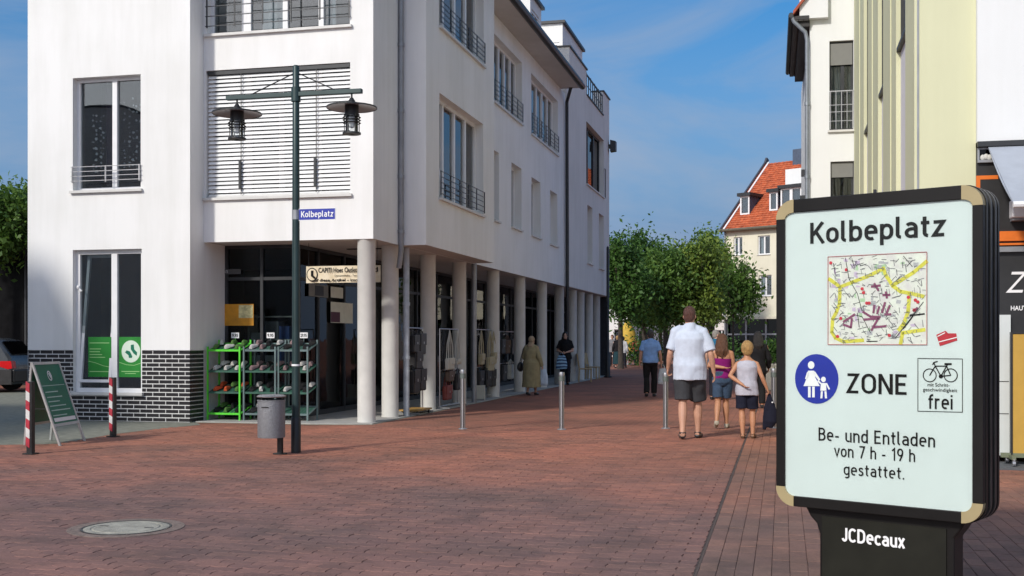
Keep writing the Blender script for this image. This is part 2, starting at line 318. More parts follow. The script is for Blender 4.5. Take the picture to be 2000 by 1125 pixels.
# monoline road-sign lettering: every glyph is a list of centre lines on a grid with cap height 1
def _arc(cx, cy, rx, ry, a0, a1, n=8): return [(cx+rx*math.cos(R(a0+(a1-a0)*i/n)), cy+ry*math.sin(R(a0+(a1-a0)*i/n))) for i in range(n+1)]
def _bowl(x0, x1, y0, y1, r=None):
    cx = (x0+x1)/2; rx = (x1-x0)/2; r = r or min(rx*1.15, (y1-y0)/2); p = _arc(cx, y1-r, rx, r, 180, 0)+_arc(cx, y0+r, rx, r, 0, -180); return p+[p[0], p[1]]
_O = _bowl(.07, .45, .07, .65)
GLY = {'o': (.52, [_O]), 'l': (.24, [[(.07, 1), (.07, .2)]+_arc(.2, .2, .13, .13, 180, 270)]), 'b': (.52, [[(.07, 1), (.07, 0)], _O]), 'p': (.52, [[(.07, .72), (.07, -.25)], _O]), 'd': (.52, [[(.45, 1), (.45, 0)], _O]),
 'e': (.52, [[(.09, .37), (.45, .37)]+_arc(.26, .44, .19, .21, 0, 180)+_arc(.26, .28, .19, .21, 180, 300)]), 'c': (.46, [_arc(.26, .44, .19, .21, 35, 180)+_arc(.26, .28, .19, .21, 180, 325)]),
 'a': (.50, [_arc(.24, .46, .19, .19, 140, 0)+[(.43, .3), (.43, 0)], [(.43, .41), (.25, .41)]+_arc(.25, .24, .18, .17, 90, 270)+[(.43, .10)]]), 't': (.36, [[(.16, .92), (.16, .2)]+_arc(.29, .2, .13, .13, 180, 270), [(.02, .65), (.34, .65)]]),
 'z': (.46, [[(.04, .65), (.40, .65), (.06, .07), (.43, .07)]]), 'K': (.58, [[(.07, 1), (.07, 0)], [(.53, 1), (.11, .40)], [(.24, .56), (.56, 0)]]), 'Z': (.56, [[(.04, .93), (.48, .93), (.07, .07), (.52, .07)]]), 'O': (.64, [_bowl(.07, .57, .07, .93, .27)]),
 'N': (.62, [[(.07, 0), (.07, 1)], [(.09, .97), (.53, .03)], [(.55, 0), (.55, 1)]]), 'E': (.52, [[(.07, 0), (.07, 1)], [(.07, .93), (.48, .93)], [(.07, .51), (.43, .51)], [(.07, .07), (.48, .07)]]), 'f': (.36, [[(.15, 0), (.15, .78)]+_arc(.30, .78, .15, .15, 180, 90)+[(.36, .93)], [(.02, .65), (.34, .65)]]),
 'r': (.36, [[(.07, .72), (.07, 0)], _arc(.24, .47, .17, .18, 180, 60)]), 'i': (.14, [[(.07, .72), (.07, 0)], [(.07, .84), (.07, .97)]]), 'B': (.56, [[(.07, 0), (.07, 1)], [(.07, .93), (.28, .93)]+_arc(.28, .73, .18, .20, 90, -90)+[(.07, .53)], [(.28, .53)]+_arc(.28, .30, .22, .23, 90, -90)+[(.07, .07)]]),
 'u': (.50, [[(.07, .72), (.07, .25)]+_arc(.25, .25, .18, .18, 180, 300), [(.43, .72), (.43, 0)]]), 'n': (.50, [[(.07, .72), (.07, 0)], _arc(.25, .46, .18, .19, 160, 0)+[(.43, 0)]]), 'h': (.50, [[(.07, 1), (.07, 0)], _arc(.25, .46, .18, .19, 160, 0)+[(.43, 0)]]), 'v': (.46, [[(.03, .72), (.23, .05), (.43, .72)]]),
 '7': (.50, [[(.04, .93), (.45, .93), (.17, 0)]]), '1': (.36, [[(.06, .76), (.25, .95), (.25, 0)]]), '9': (.52, [_bowl(.07, .45, .42, .93, .22), [(.45, .66), (.42, .45), (.22, 0)]]), 'g': (.52, [_O, [(.45, .72), (.45, -.06)]+_arc(.27, -.06, .18, .15, 0, -130)]),
 's': (.44, [[(.38, .57), (.30, .64), (.2, .65), (.11, .60), (.09, .51), (.14, .43), (.24, .38), (.34, .32), (.385, .22), (.34, .12), (.24, .07), (.14, .08), (.05, .15)]]), '.': (.16, [[(.08, 0), (.08, .13)]]), '-': (.34, [[(.03, .36), (.31, .36)]]), ' ': (.26, []),
 'J': (.42, [[(.33, 1), (.33, .26)]+_arc(.19, .26, .14, .19, 0, -170)]), 'C': (.58, [_arc(.31, .66, .24, .27, 35, 180)+_arc(.31, .34, .24, .27, 180, 325)]), 'D': (.60, [[(.07, 0), (.07, 1)], [(.07, .93), (.25, .93)]+_arc(.25, .63, .27, .30, 90, 0)+_arc(.25, .37, .27, .30, 0, -90)+[(.07, .07)]]), 'x': (.46, [[(.04, .72), (.42, 0)], [(.42, .72), (.04, 0)]])}
def sign_text(parent, body, T, s0, s1, z0, cap, d, m, w=0.13, name='lettering', gap=0.10):
    adv = [GLY[c][0] for c in body]; tot = sum(adv)+gap*(len(body)-1); sx = (s1-s0)/tot; mb = MB(); mb.T = T; x = 0; li = 0
    for c, a in zip(body, adv):
        for ln in GLY[c][1]:
            P = [Vector((p[0]+x, p[1])) for p in ln]; P = [p for i, p in enumerate(P) if i == 0 or (p-P[i-1]).length > 1e-4]; n = len(P); L_, R_ = [], []
            for i, p in enumerate(P):
                d0 = (p-P[i-1]).normalized() if i else (P[1]-p).normalized(); d1 = (P[i+1]-p).normalized() if i < n-1 else d0
                t = (d0+d1); t = t.normalized() if t.length > 1e-3 else d1; nn = Vector((-t.y, t.x)); k = w/2/max(0.45, nn.dot(Vector((-d1.y, d1.x)))); L_.append(p+nn*k); R_.append(p-nn*k)
            dd = d+0.0002*(li % 4); li += 1
            vs = [(s0+q.x*sx, dd, z0+q.y*cap) for q in L_+R_]; mb.add(vs, [(i, i+1, n+i+1, n+i) for i in range(n-1)])
        x += a+gap
    return mb.build(name, m, parent)

# ------------------------------------------------------------------ frames of the place
A = Frame(-2.371, 19.244, R(-13.5))                     # white arcade building, origin at its street corner; x along the square, y along the street
B = Frame(4.75, 13.3, R(-13.5))                         # yellow building on the other side, origin at its street corner

# ------------------------------------------------------------------ ground
def paver_material(name, base, pattern, objrand):
    m, t, b, N, L = nodes(name)
    co = N('ShaderNodeTexCoord'); geo = N('ShaderNodeNewGeometry')
    if objrand:
        oi = N('ShaderNodeObjectInfo'); rnd = oi.outputs['Random']
    else:
        at = N('ShaderNodeAttribute'); at.attribute_name = 'tint'; rnd = at.outputs['Fac']
    big = N('ShaderNodeTexNoise'); big.inputs['Scale'].default_value = 0.55; big.inputs['Detail'].default_value = 4; L(geo.outputs['Position'], big.inputs['Vector'])
    fine = N('ShaderNodeTexNoise'); fine.inputs['Scale'].default_value = 45; fine.inputs['Detail'].default_value = 6; fine.inputs['Roughness'].default_value = 0.7; L(geo.outputs['Position'], fine.inputs['Vector'])
    r = N('ShaderNodeValToRGB'); e = r.color_ramp.elements; e[0].position = 0.0; e[1].position = 1.0
    e[0].color = (base[0]*0.86, base[1]*0.87, base[2]*0.90, 1); e[1].color = (base[0]*1.13, base[1]*1.10, base[2]*1.06, 1)
    x = r.color_ramp.elements.new(0.5); x.color = (*base, 1)
    if pattern:
        rot = N('ShaderNodeMapping'); rot.inputs['Rotation'].default_value = (0, 0, R(13.5)); L(geo.outputs['Position'], rot.inputs[0])
        bt = N('ShaderNodeTexBrick'); bt.inputs['Scale'].default_value = 1.0; bt.inputs['Brick Width'].default_value = 0.22; bt.inputs['Row Height'].default_value = 0.11; bt.inputs['Mortar Size'].default_value = 0.006
        bt.inputs['Color1'].default_value = (0.15, 0.15, 0.15, 1); bt.inputs['Color2'].default_value = (0.85, 0.85, 0.85, 1); bt.inputs['Mortar'].default_value = (0.3, 0.3, 0.3, 1)
        L(rot.outputs[0], bt.inputs['Vector']); L(bt.outputs['Color'], r.inputs[0])
        jm = N('ShaderNodeMixRGB'); jm.inputs['Color2'].default_value = (0.10, 0.075, 0.065, 1); L(bt.outputs['Fac'], jm.inputs['Fac']); L(r.outputs[0], jm.inputs['Color1']); colr = jm.outputs[0]
    else:
        L(rnd, r.inputs[0]); colr = r.outputs[0]
    g = N('ShaderNodeValToRGB'); g.color_ramp.elements[0].position = 0.36; g.color_ramp.elements[1].position = 0.66; g.color_ramp.elements[0].color = (0.74, 0.80, 0.82, 1); g.color_ramp.elements[1].color = (1.08, 1.0, 0.97, 1)
    L(big.outputs['Fac'], g.inputs[0])
    m1 = N('ShaderNodeMixRGB'); m1.blend_type = 'MULTIPLY'; m1.inputs['Fac'].default_value = 1; L(colr, m1.inputs['Color1']); L(g.outputs[0], m1.inputs['Color2'])
    rv = N('ShaderNodeMapping'); rv.inputs['Location'].default_value = (-A.o.x, -A.o.y, 0); L(geo.outputs['Position'], rv.inputs[0])   # browner out on the square, blending brighter and redder towards the arcade
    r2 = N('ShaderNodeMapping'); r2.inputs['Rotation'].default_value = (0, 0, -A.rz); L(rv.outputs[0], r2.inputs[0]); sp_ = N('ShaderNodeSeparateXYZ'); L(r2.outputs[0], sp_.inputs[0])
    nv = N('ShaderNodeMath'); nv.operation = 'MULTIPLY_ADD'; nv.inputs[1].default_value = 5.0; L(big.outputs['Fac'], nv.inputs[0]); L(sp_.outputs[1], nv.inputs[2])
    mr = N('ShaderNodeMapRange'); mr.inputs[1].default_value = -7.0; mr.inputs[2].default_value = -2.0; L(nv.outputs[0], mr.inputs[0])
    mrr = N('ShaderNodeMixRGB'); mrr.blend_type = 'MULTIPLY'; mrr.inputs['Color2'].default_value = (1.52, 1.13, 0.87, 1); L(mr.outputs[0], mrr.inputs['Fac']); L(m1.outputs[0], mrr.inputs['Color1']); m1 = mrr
    f = N('ShaderNodeValToRGB'); f.color_ramp.elements[0].position = 0.3; f.color_ramp.elements[1].position = 0.75; f.color_ramp.elements[0].color = (0.78, 0.78, 0.78, 1); f.color_ramp.elements[1].color = (1.15, 1.15, 1.15, 1)
    L(fine.outputs['Fac'], f.inputs[0])
    m2 = N('ShaderNodeMixRGB'); m2.blend_type = 'MULTIPLY'; m2.inputs['Fac'].default_value = 1; L(m1.outputs[0], m2.inputs['Color1']); L(f.outputs[0], m2.inputs['Color2'])
    vo = N('ShaderNodeTexVoronoi'); vo.inputs['Scale'].default_value = 2.6; L(geo.outputs['Position'], vo.inputs['Vector'])    # trodden gum and old stains
    vr = N('ShaderNodeMapRange'); vr.inputs[1].default_value = 0.035; vr.inputs[2].default_value = 0.06; vr.inputs[3].default_value = 0.55; vr.inputs[4].default_value = 0.0; L(vo.outputs['Distance'], vr.inputs[0])
    gm = N('ShaderNodeMixRGB'); gm.inputs['Color2'].default_value = (0.10, 0.085, 0.08, 1); L(vr.outputs[0], gm.inputs['Fac']); L(m2.outputs[0], gm.inputs['Color1'])
    sn = N('ShaderNodeTexNoise'); sn.inputs['Scale'].default_value = 1.9; sn.inputs['Detail'].default_value = 8; sn.inputs['Roughness'].default_value = 0.72; sn.inputs['Distortion'].default_value = 0.8; L(geo.outputs['Position'], sn.inputs['Vector'])
    sr = N('ShaderNodeValToRGB'); sr.color_ramp.elements[0].position = 0.36; sr.color_ramp.elements[1].position = 0.56; sr.color_ramp.elements[0].color = (0.72, 0.76, 0.76, 1); sr.color_ramp.elements[1].color = (1, 1, 1, 1); L(sn.outputs['Fac'], sr.inputs[0])
    m3 = N('ShaderNodeMixRGB'); m3.blend_type = 'MULTIPLY'; m3.inputs['Fac'].default_value = 1; L(gm.outputs[0], m3.inputs['Color1']); L(sr.outputs[0], m3.inputs['Color2'])
    L(m3.outputs[0], b.inputs['Base Color']); b.inputs['Roughness'].default_value = 0.85; b.inputs['Specular IOR Level'].default_value = 0.3
    bp = N('ShaderNodeBump'); bp.inputs['Strength'].default_value = 0.35; bp.inputs['Distance'].default_value = 0.004; L(fine.outputs['Fac'], bp.inputs['Height']); L(bp.outputs[0], b.inputs['Normal'])
    MATS[name] = m; return m
RED = (0.265, 0.150, 0.128); BRN = (0.262, 0.156, 0.126)
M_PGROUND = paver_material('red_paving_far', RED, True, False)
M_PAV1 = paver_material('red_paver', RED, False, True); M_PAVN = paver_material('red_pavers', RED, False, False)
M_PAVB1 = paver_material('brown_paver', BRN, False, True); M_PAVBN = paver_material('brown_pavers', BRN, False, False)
M_GREYPAV = mat('grey_small_paving', (0.205, 0.205, 0.16), 0.88, var=0.25, scale=7, bump=0.3, bscale=30)
M_ASPH = mat('asphalt', (0.075, 0.075, 0.078), 0.9, var=0.2, scale=20, bump=0.2)

g = MB(); S = 3000
ys = [-60, 0, 5, 30, 120, S]
g.quad((-S, -60, -0.0065), (S, -60, -0.0065), (S, S, -0.0065), (-S, S, -0.0065))
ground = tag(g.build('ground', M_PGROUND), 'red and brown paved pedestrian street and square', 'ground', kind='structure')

def zig_paver(L=0.2175, Wd=0.1075, amp=0.009, ch=0.0022, dep=0.011, straight=False):
    if straight: out = [(-L/2, -Wd/2), (L/2, -Wd/2), (L/2, Wd/2), (-L/2, Wd/2)]
    else:
        xs = [-L/2, -L/4, 0, L/4, L/2]; sg = [1, -1, 1, -1, 1]
        out = [(x, -Wd/2+amp*s) for x, s in zip(xs, sg)]+[(L/2-0.010, amp)]+[(x, Wd/2+amp*s) for x, s in zip(xs[::-1], sg[::-1])]+[(-L/2-0.010, amp)]
        # end edges kinked the same way on both sides so that neighbours nest
    n = len(out); inn = []
    for x, y in out:
        inn.append((x*(1-2*ch/L), y-math.copysign(ch, y) if abs(y) > Wd*0.3 else y))
    vs = [(x, y, 0.0) for x, y in inn]+[(x, y, -0.0025) for x, y in out]+[(x, y, -dep) for x, y in out]
    fs = [tuple(range(n))]+[(i, n+i, n+(i+1) % n, (i+1) % n) for i in range(n)]+[(n+i, 2*n+i, 2*n+(i+1) % n, n+(i+1) % n) for i in range(n)]
    return vs, [f[::-1] if k else f for k, f in enumerate(fs)]
DRAIN_U = 6.282
MH = A.l(ground_at(247, 1031)); MH_R = 0.325
def lay_pavers():
    cells = []
    for style in (0, 1):
        du, dv = (0.22, 0.11) if style == 0 else (0.11, 0.22)
        for j in range(int(-16/dv), int(2.2/dv)):
            for i in range(int(-9/du), int(12/du)):
                if style == 0: u = (i+0.5*(j % 2))*du; v = j*dv
                else: u = DRAIN_U+0.067+i*du; v = (j+0.5*(i % 2))*dv
                p = A.w(u, v)
                if p.y < 5.7 or p.y > 18.6 or abs(p.x/p.y) > 0.49: continue
                if style == 0 and u > DRAIN_U+0.01: continue
                half = style == 0 and u > DRAIN_U-0.10
                if half: u = DRAIN_U-0.067; p = A.w(u, v)
                if style == 1 and u < DRAIN_U+0.06: continue
                if u < -1.2 and v > grey_edge(u)-0.09: continue
                if (u-MH.x)**2+(v-MH.y)**2 < (MH_R-0.02)**2: continue
                if B.l(p).x > 0.2 and B.l(p).y > -1.2: continue
                cells.append((p.y, 2 if half else style, u, v, p))
    cells.sort(key=lambda c: c[0])
    shapes = [zig_paver(), zig_paver(0.107, 0.217, straight=True), zig_paver(0.107, 0.107, straight=True)]
    near = {0: [], 1: [], 2: []}; far = {0: [], 1: [], 2: []}
    cnt = 0
    for c in cells:
        x = c[4].x/c[4].y
        inview = 1.42/c[0] < (1135-HOR)/FPX and abs(x) < 0.46
        if inview and cnt < 300: near[c[1]].append(c); cnt += 1
        else: far[c[1]].append(c)
    for st in (0, 1, 2):
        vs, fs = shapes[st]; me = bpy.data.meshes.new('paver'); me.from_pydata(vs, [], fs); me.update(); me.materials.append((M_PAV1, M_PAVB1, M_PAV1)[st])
        for (_, _, u, v, p) in near[st]:
            o = bpy.data.objects.new('paver', me); COL.objects.link(o); o.parent = ground
            o.location = (p.x, p.y, random.uniform(-0.002, 0.0015)); o.rotation_euler = (random.gauss(0, 0.006), random.gauss(0, 0.006), A.rz+random.gauss(0, 0.006))
        V = np.array(vs); K = len(far[st]); n = len(vs)
        if not K: continue
        rz = A.rz+RNG.normal(0, 0.006, K); ca, sa = np.cos(rz)[:, None], np.sin(rz)[:, None]
        px = np.array([c[4].x for c in far[st]])[:, None]; py = np.array([c[4].y for c in far[st]])[:, None]
        tx, ty = RNG.normal(0, 0.006, K)[:, None], RNG.normal(0, 0.006, K)[:, None]
        X = V[None, :, 0]*ca-V[None, :, 1]*sa+px; Y = V[None, :, 0]*sa+V[None, :, 1]*ca+py
        Z = V[None, :, 2]+RNG.uniform(-0.002, 0.0015, K)[:, None]+tx*V[None, :, 0]+ty*V[None, :, 1]
        co = np.stack([X, Y, Z], -1).reshape(-1, 3)
        faces = [tuple(a+k*n for a in f) for k in range(K) for f in fs]
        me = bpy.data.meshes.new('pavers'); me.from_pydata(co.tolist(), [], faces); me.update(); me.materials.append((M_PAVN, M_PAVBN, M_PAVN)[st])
        at = me.attributes.new('tint', 'FLOAT', 'FACE'); at.data.foreach_set('value', np.repeat(RNG.uniform(0, 1, K), len(fs)).astype('f'))
        o = bpy.data.objects.new('paver_field', me); COL.objects.link(o); o.parent = ground; o['kind'] = 'stuff'
GE = [A.l(ground_at(x, y)) for x, y in ((-120, 880), (0, 868), (120, 866), (215, 848), (300, 838), (392, 829))]
def grey_edge(u):                                        # front edge of the grey paving before the shop, in the frame of the arcade building
    if u <= GE[0].x: return GE[0].y
    for p, q in zip(GE, GE[1:]):
        if u <= q.x: return p.y+(q.y-p.y)*(u-p.x)/(q.x-p.x)
    return -0.42
lay_pavers()
k = MB()
pts = [(-14, GE[0].y)]+[(p.x, p.y) for p in GE]+[(-3.1, -0.42), (-0.9, -0.40), (-0.2, -0.26), (0.06, -0.14), (0.06, 26.8), (-1.5, 26.8)]
inner = pts+[(-14, 26.8)]
k.prism(inner, -0.02, -0.0045, axis=2)
kb = k.build('pavement', M_GREYPAV, None); kb.matrix_world = A.M; tag(kb, 'grey paved strip in front of the shop windows', 'pavement', kind='structure')
k = MB(); k.prism([(-3.15, -0.36), (-1.0, -0.34), (-0.3, -0.22), (0.02, -0.10), (0.02, 26.7), (-1.74, 26.7), (-1.74, 0.8), (-3.15, 0.8)], -0.01, 0.012, axis=2)
kb = k.build('arcade_floor', M_CONC); kb.matrix_world = A.M; tag(kb, 'pale concrete floor under the arcade', 'floor', kind='structure')

# drain channel in the paving: two kerb rails and slotted cover pieces
dr = thing('drain_channel', 'dark slotted drain running along the red and brown paving joint', 'drain', A.w(DRAIN_U, 0), A.rz)
m = MB(); m.box(-0.011, 0.011, -14, 6, -0.02, -0.004); m.build('channel_bed', mat('damp_joint', (0.11, 0.085, 0.078), 0.9), dr)
for s in (-1, 1):
    m = MB(); m.box(s*0.010-0.002, s*0.010+0.002, -14, 6, -0.01, 0.0); m.build('rail', mat('rusty_rail', (0.10, 0.075, 0.065), 0.8, 0.2), dr)
cov = None
for i in range(28):
    if cov is None:
        m = MB()
        for q in range(10): m.box(-0.008, 0.008, q*0.05, q*0.05+0.028, -0.006, -0.002)
        cov = m.build('grate', mat('rusty_rail', (0.10, 0.075, 0.065), 0.8, 0.2), dr); cov.location = (0, -13.6, 0)
    else:
        c = cov.copy(); COL.objects.link(c); c.location = (0, -13.6+i*0.502, 0)

# manhole
mh = thing('manhole_cover', 'round pale concrete manhole cover set in the red paving', 'manhole', A.w(MH.x, MH.y), A.rz)
m = MB(); m.lathe([(MH_R+0.10, -0.02), (MH_R+0.10, 0.0035), (MH_R+0.02, 0.0045), (MH_R, 0.001), (MH_R, -0.02)], 40); m.build('collar', mat('stained_brown_concrete', (0.20, 0.15, 0.125), 0.9, var=0.3, scale=14, bump=0.3), mh)
m = MB(); m.lathe([(MH_R-0.012, -0.02), (MH_R-0.012, 0.003), (MH_R-0.03, 0.006), (0.26, 0.006), (0.255, 0.002), (0.245, 0.002), (0.24, 0.007), (0.02, 0.008)], 40); m.build('lid', mat('pale_manhole_concrete', (0.34, 0.325, 0.27), 0.85, var=0.32, scale=7, bump=0.4), mh)
for s in (-1, 1):
    m = MB(); m.box(s*0.19-0.035, s*0.19+0.035, -0.012, 0.012, 0.003, 0.0095); m.build('lifting_slot', M_BLACK, mh)
m = MB(); m.lathe([(MH_R+0.004, -0.004), (MH_R+0.004, 0.006), (MH_R-0.011, 0.006), (MH_R-0.011, -0.004)], 40, cap=False); m.build('iron_ring', M_BLACK, mh)

# ------------------------------------------------------------------ white arcade building
bl = thing('corner_building', 'white plastered corner building standing on round columns over an arcade', 'building', A.o, A.rz)
ZS, ZT, UL, VL = 3.16, 9.35, -3.185, -0.48               # soffit height, eaves height, left block: right edge and projection
ULL = -6.41; V1, V2, BAY0, BAY1, BAYU = 17.5, 26.7, 1.38, 6.35, 0.5
TFL, TF, TS, TB = front(VL), front(0), sideR(0), sideR(BAYU)
# left block front
opsL = [(-5.49, -4.14, 4.08, 6.09), (-5.49, -4.12, 0.50, 3.03)]
m = wall_mb(TFL, ULL, UL, 1.25, ZT+0.2, opsL, 0.2)
m.T = sideR(UL); m.quad((VL, 0, 1.25), (0.9, 0, 1.25), (0.9, 0, ZT+0.2), (VL, 0, ZT+0.2))
m.T = None; m.quad((ULL, VL, 0), (ULL, 7, 0), (ULL, 7, ZT+0.2), (ULL, VL, ZT+0.2)); m.build('wall', M_WALL, bl)
# plinth: mortar bed with single bricks
m = wall_mb(front(VL+0.012), ULL+0.012, UL-0.012, 0, 1.25, [(-5.49, -4.12, 0.50, 1.3)], 0.2)
m.T = sideR(UL-0.012); m.quad((VL+0.012, 0, 0), (0.8, 0, 0), (0.8, 0, 1.25), (VL+0.012, 0, 1.25)); m.T = None
pl = m.build('plinth', M_MORT, bl)
def brick_mesh(L, Hh, D):
    b = MB(); b.box(-L/2, L/2, -D, 0, -Hh/2, Hh/2); me = b.mesh('brick'); me.materials.append(M_BRICK); return me
bmF = {}
def put_brick(a, b, z, T, rz):
    L = round(b-a, 3); key = L
    if key not in bmF: bmF[key] = brick_mesh(L, 0.0565, 0.02)
    o = bpy.data.objects.new('brick', bmF[key]); COL.objects.link(o); o.parent = pl
    o.location = T((a+b)/2, -0.004-random.uniform(0, 0.003), z); o.rotation_euler = (0, 0, rz)
    if rz == 0: o.location.y += 0.004
CH = 1.25/17.0
for r_ in range(17):
    z = CH*(r_+0.5); off = 0.125*(r_ % 2)
    edges = [ULL+0.004]; x = ULL+0.25-off if off else ULL+0.25
    while x < UL-0.06: edges.append(x); x += 0.25
    edges.append(UL-0.002)
    for a, b in zip(edges, edges[1:]):
        a2, b2 = a+0.008, b-0.008
        if z > 0.47:
            if a2 >= -5.49 and b2 <= -4.12: continue
            if a2 < -5.49 < b2: b2 = -5.492
            elif a2 < -4.12 < b2: a2 = -4.118
            elif -5.49 <= a2 < -4.12: continue
        if b2-a2 < 0.03: continue
        o_T = lambda s, d, zz: (s, VL-0.006-d, zz)
        put_brick(a2, b2, z, lambda s, d, zz: (s, VL+0.024, zz), 0)
    yy = [VL+0.016, VL+0.125 if off else VL+0.25]
    while yy[-1] < -0.02: yy.append(yy[-1]+0.25)
    for a, b in zip(yy, yy[1:]):
        put_brick(a+0.005, min(b, 0.0)-0.005, z, lambda s, d, zz: (UL-0.024, s, zz), PI/2)
# left block windows
M_CURT = mat('plum_curtain', (0.028, 0.012, 0.03), 0.9, var=0.3)
w = window(bl, TFL, *opsL[0], reveal=0.15, posts=(0.56,), rail=(4.25, 4.50, 3, M_STEEL), curtain=([(-5.02, -4.76)], M_CURT))
# hanging strings of light discs behind the upper window
M_DISC = mat('pale_hanging_discs', (0.42, 0.43, 0.46), 0.6, var=0.2)
m = MB(); m.T = TFL
for s in [-5.25, -5.19, -5.10, -5.05, -4.62, -4.52, -4.45, -4.38, -4.30, -4.26]:
    z = 5.75-random.uniform(0, 0.35)
    while z > 4.45:
        if random.random() < 0.75:
            r = random.uniform(0.012, 0.03); m.prism([(s+random.uniform(-0.02, 0.02)+r*math.cos(q)*0.8, z+r*math.sin(q)) for q in [i*PI/3 for i in range(6)]], -0.262, -0.256)
        z -= random.uniform(0.06, 0.13)
m.build('hanging_decoration', M_DISC, w)
w2 = window(bl, TFL, *opsL[1], reveal=0.12, posts=(0.56,), fw=0.075, sill=True)
# tilted left sash
m = MB(); m.T = TFL; a, b, c, d = -5.40, -4.80, 0.70, 2.93
tl = lambda s, z, off=0: (s+0.07*(z-c)/(d-c)*(1 if s < -5.1 else 0.15), -0.10-0.17*(z-c)/(d-c)+off, z)
for p, q in (((a, c), (a, d)), ((b, c), (b, d)), ((a, c), (b, c)), ((a, d), (b, d))):
    m.bar(tl(*p), tl(*q), 0.055, 0.05)
m.build('tilted_sash', M_FRAME, w2)
m = MB(); m.T = TFL; m.bar((a+0.03, -0.09, 2.30), (a-0.04, -0.09, 2.36), 0.03); m.ell((a-0.04, -0.085, 2.37), (0.035, 0.025, 0.04)); m.build('sash_handle', M_FRAME, w2, smooth=True)
# green stickers in the lower third of the shop window
def flat(T, polys, d, name, mt, parent, th=0.002):
    m = MB(); m.T = T
    for p in polys: m.prism(p, d, d+th)
    return m.build(name, mt, parent)
def rect(a, b, c, d): return [(a, c), (b, c), (b, d), (a, d)]
def disc(cx, cz, r, n=20, k=1.0): return [(cx+r*math.cos(2*PI*i/n), cz+r*k*math.sin(2*PI*i/n)) for i in range(n)]
def strip(pts, w):
    P = [Vector((p[0], p[1])) for p in pts]; out = []
    for p, q in zip(P, P[1:]):
        d = (q-p).normalized(); n = Vector((-d.y, d.x))*w/2; e = d*w*0.25
        out.append([tuple(p-e-n), tuple(q+e-n), tuple(q+e+n), tuple(p-e+n)])
    return out
G0 = A.hit(1, VL, 240, 658).z; G1 = A.hit(1, VL, 240, 737).z
GX = [A.hit(1, VL+0.1, x, 700).x for x in (172, 217, 232, 275)]
flat(TFL, [rect(GX[0], GX[1], G1, G0)], -0.108, 'green_sticker', M_GREEN, w2); flat(TFL, [rect(GX[2], GX[3], G1, G0)], -0.108, 'green_sticker', M_GREEN, w2)
M_LG = mat('sticker_light_green', (0.35, 0.62, 0.25), 0.5, var=0.05)
ln = []
for i, (f, g_) in enumerate(((0.85, 0.95), (0.7, 0.55), (0.63, 0.5), (0.56, 0.6), (0.49, 0.75))):
    z = G1+(G0-G1)*f; ln.append(rect(GX[0]+0.03, GX[0]+0.03+(GX[1]-GX[0]-0.05)*g_, z-0.006, z+0.006))
ln.append(rect(GX[0]+0.03, GX[1]-0.02, G1+0.09, G1+0.102))
ln += strip([(GX[0]+0.01, G1+0.28), (GX[0]+0.15, G1+0.25), (GX[0]+0.3, G1+0.20), (GX[1], G1+0.17)], 0.008)
ln += strip([(GX[2]+0.01, G1+0.26), (GX[2]+0.15, G1+0.22), (GX[2]+0.3, G1+0.21), (GX[3], G1+0.25)], 0.008)
ln += [rect(GX[2]+0.05, GX[3]-0.03, G1+0.095, G1+0.107), rect(GX[2]+0.12, GX[3]-0.10, G1+0.06, G1+0.07)]
flat(TFL, ln, -0.1055, 'sticker_print', M_LG, w2)['kind'] = 'stuff'
cx, cz = (GX[2]+GX[3])/2+0.02, G1+(G0-G1)*0.64
flat(TFL, [disc(cx, cz, 0.185, 24, 1.06)], -0.1055, 'sticker_disc', mat('sticker_pale', (0.62, 0.72, 0.60), 0.5, var=0.03), w2)
shoe = [[(-0.12, -0.02), (-0.09, 0.02), (-0.02, 0.0), (0.03, -0.09), (0.02, -0.12), (-0.04, -0.12), (-0.05, -0.07)], [(0.0, 0.12), (0.06, 0.13), (0.07, 0.04), (0.13, -0.02), (0.12, -0.08), (0.06, -0.04), (0.0, 0.04)]]
flat(TFL, [[(cx+p[0]*0.95, cz+p[1]*0.95) for p in q] for q in shoe], -0.103, 'shoe_emblem', M_DGREEN, w2)
# right part of the front
opsF = [(-3.14, -0.42, 3.94, 6.20), (-3.12, -0.42, 6.84, 8.98)]
m = wall_mb(TF, UL, 0, ZS, ZT+0.2, opsF, 0.2)
wall_mb(TS, 0, BAY0, ZS, ZT, [], 0.2, m)
m.T = None; m.build('wall', M_WALL, bl)
wb = window(bl, TF, *opsF[0], reveal=0.2, posts=(0.27, 0.5, 0.76))
wu = window(bl, TF, *opsF[1], reveal=0.16, posts=(0.24, 0.27, 0.53, 0.78), rail=(6.98, 7.85, 5), curtain=([(-2.2, -1.7), (-1.1, -0.8)], mat('pale_net_curtain', (0.55, 0.57, 0.58), 0.9, var=0.08)))
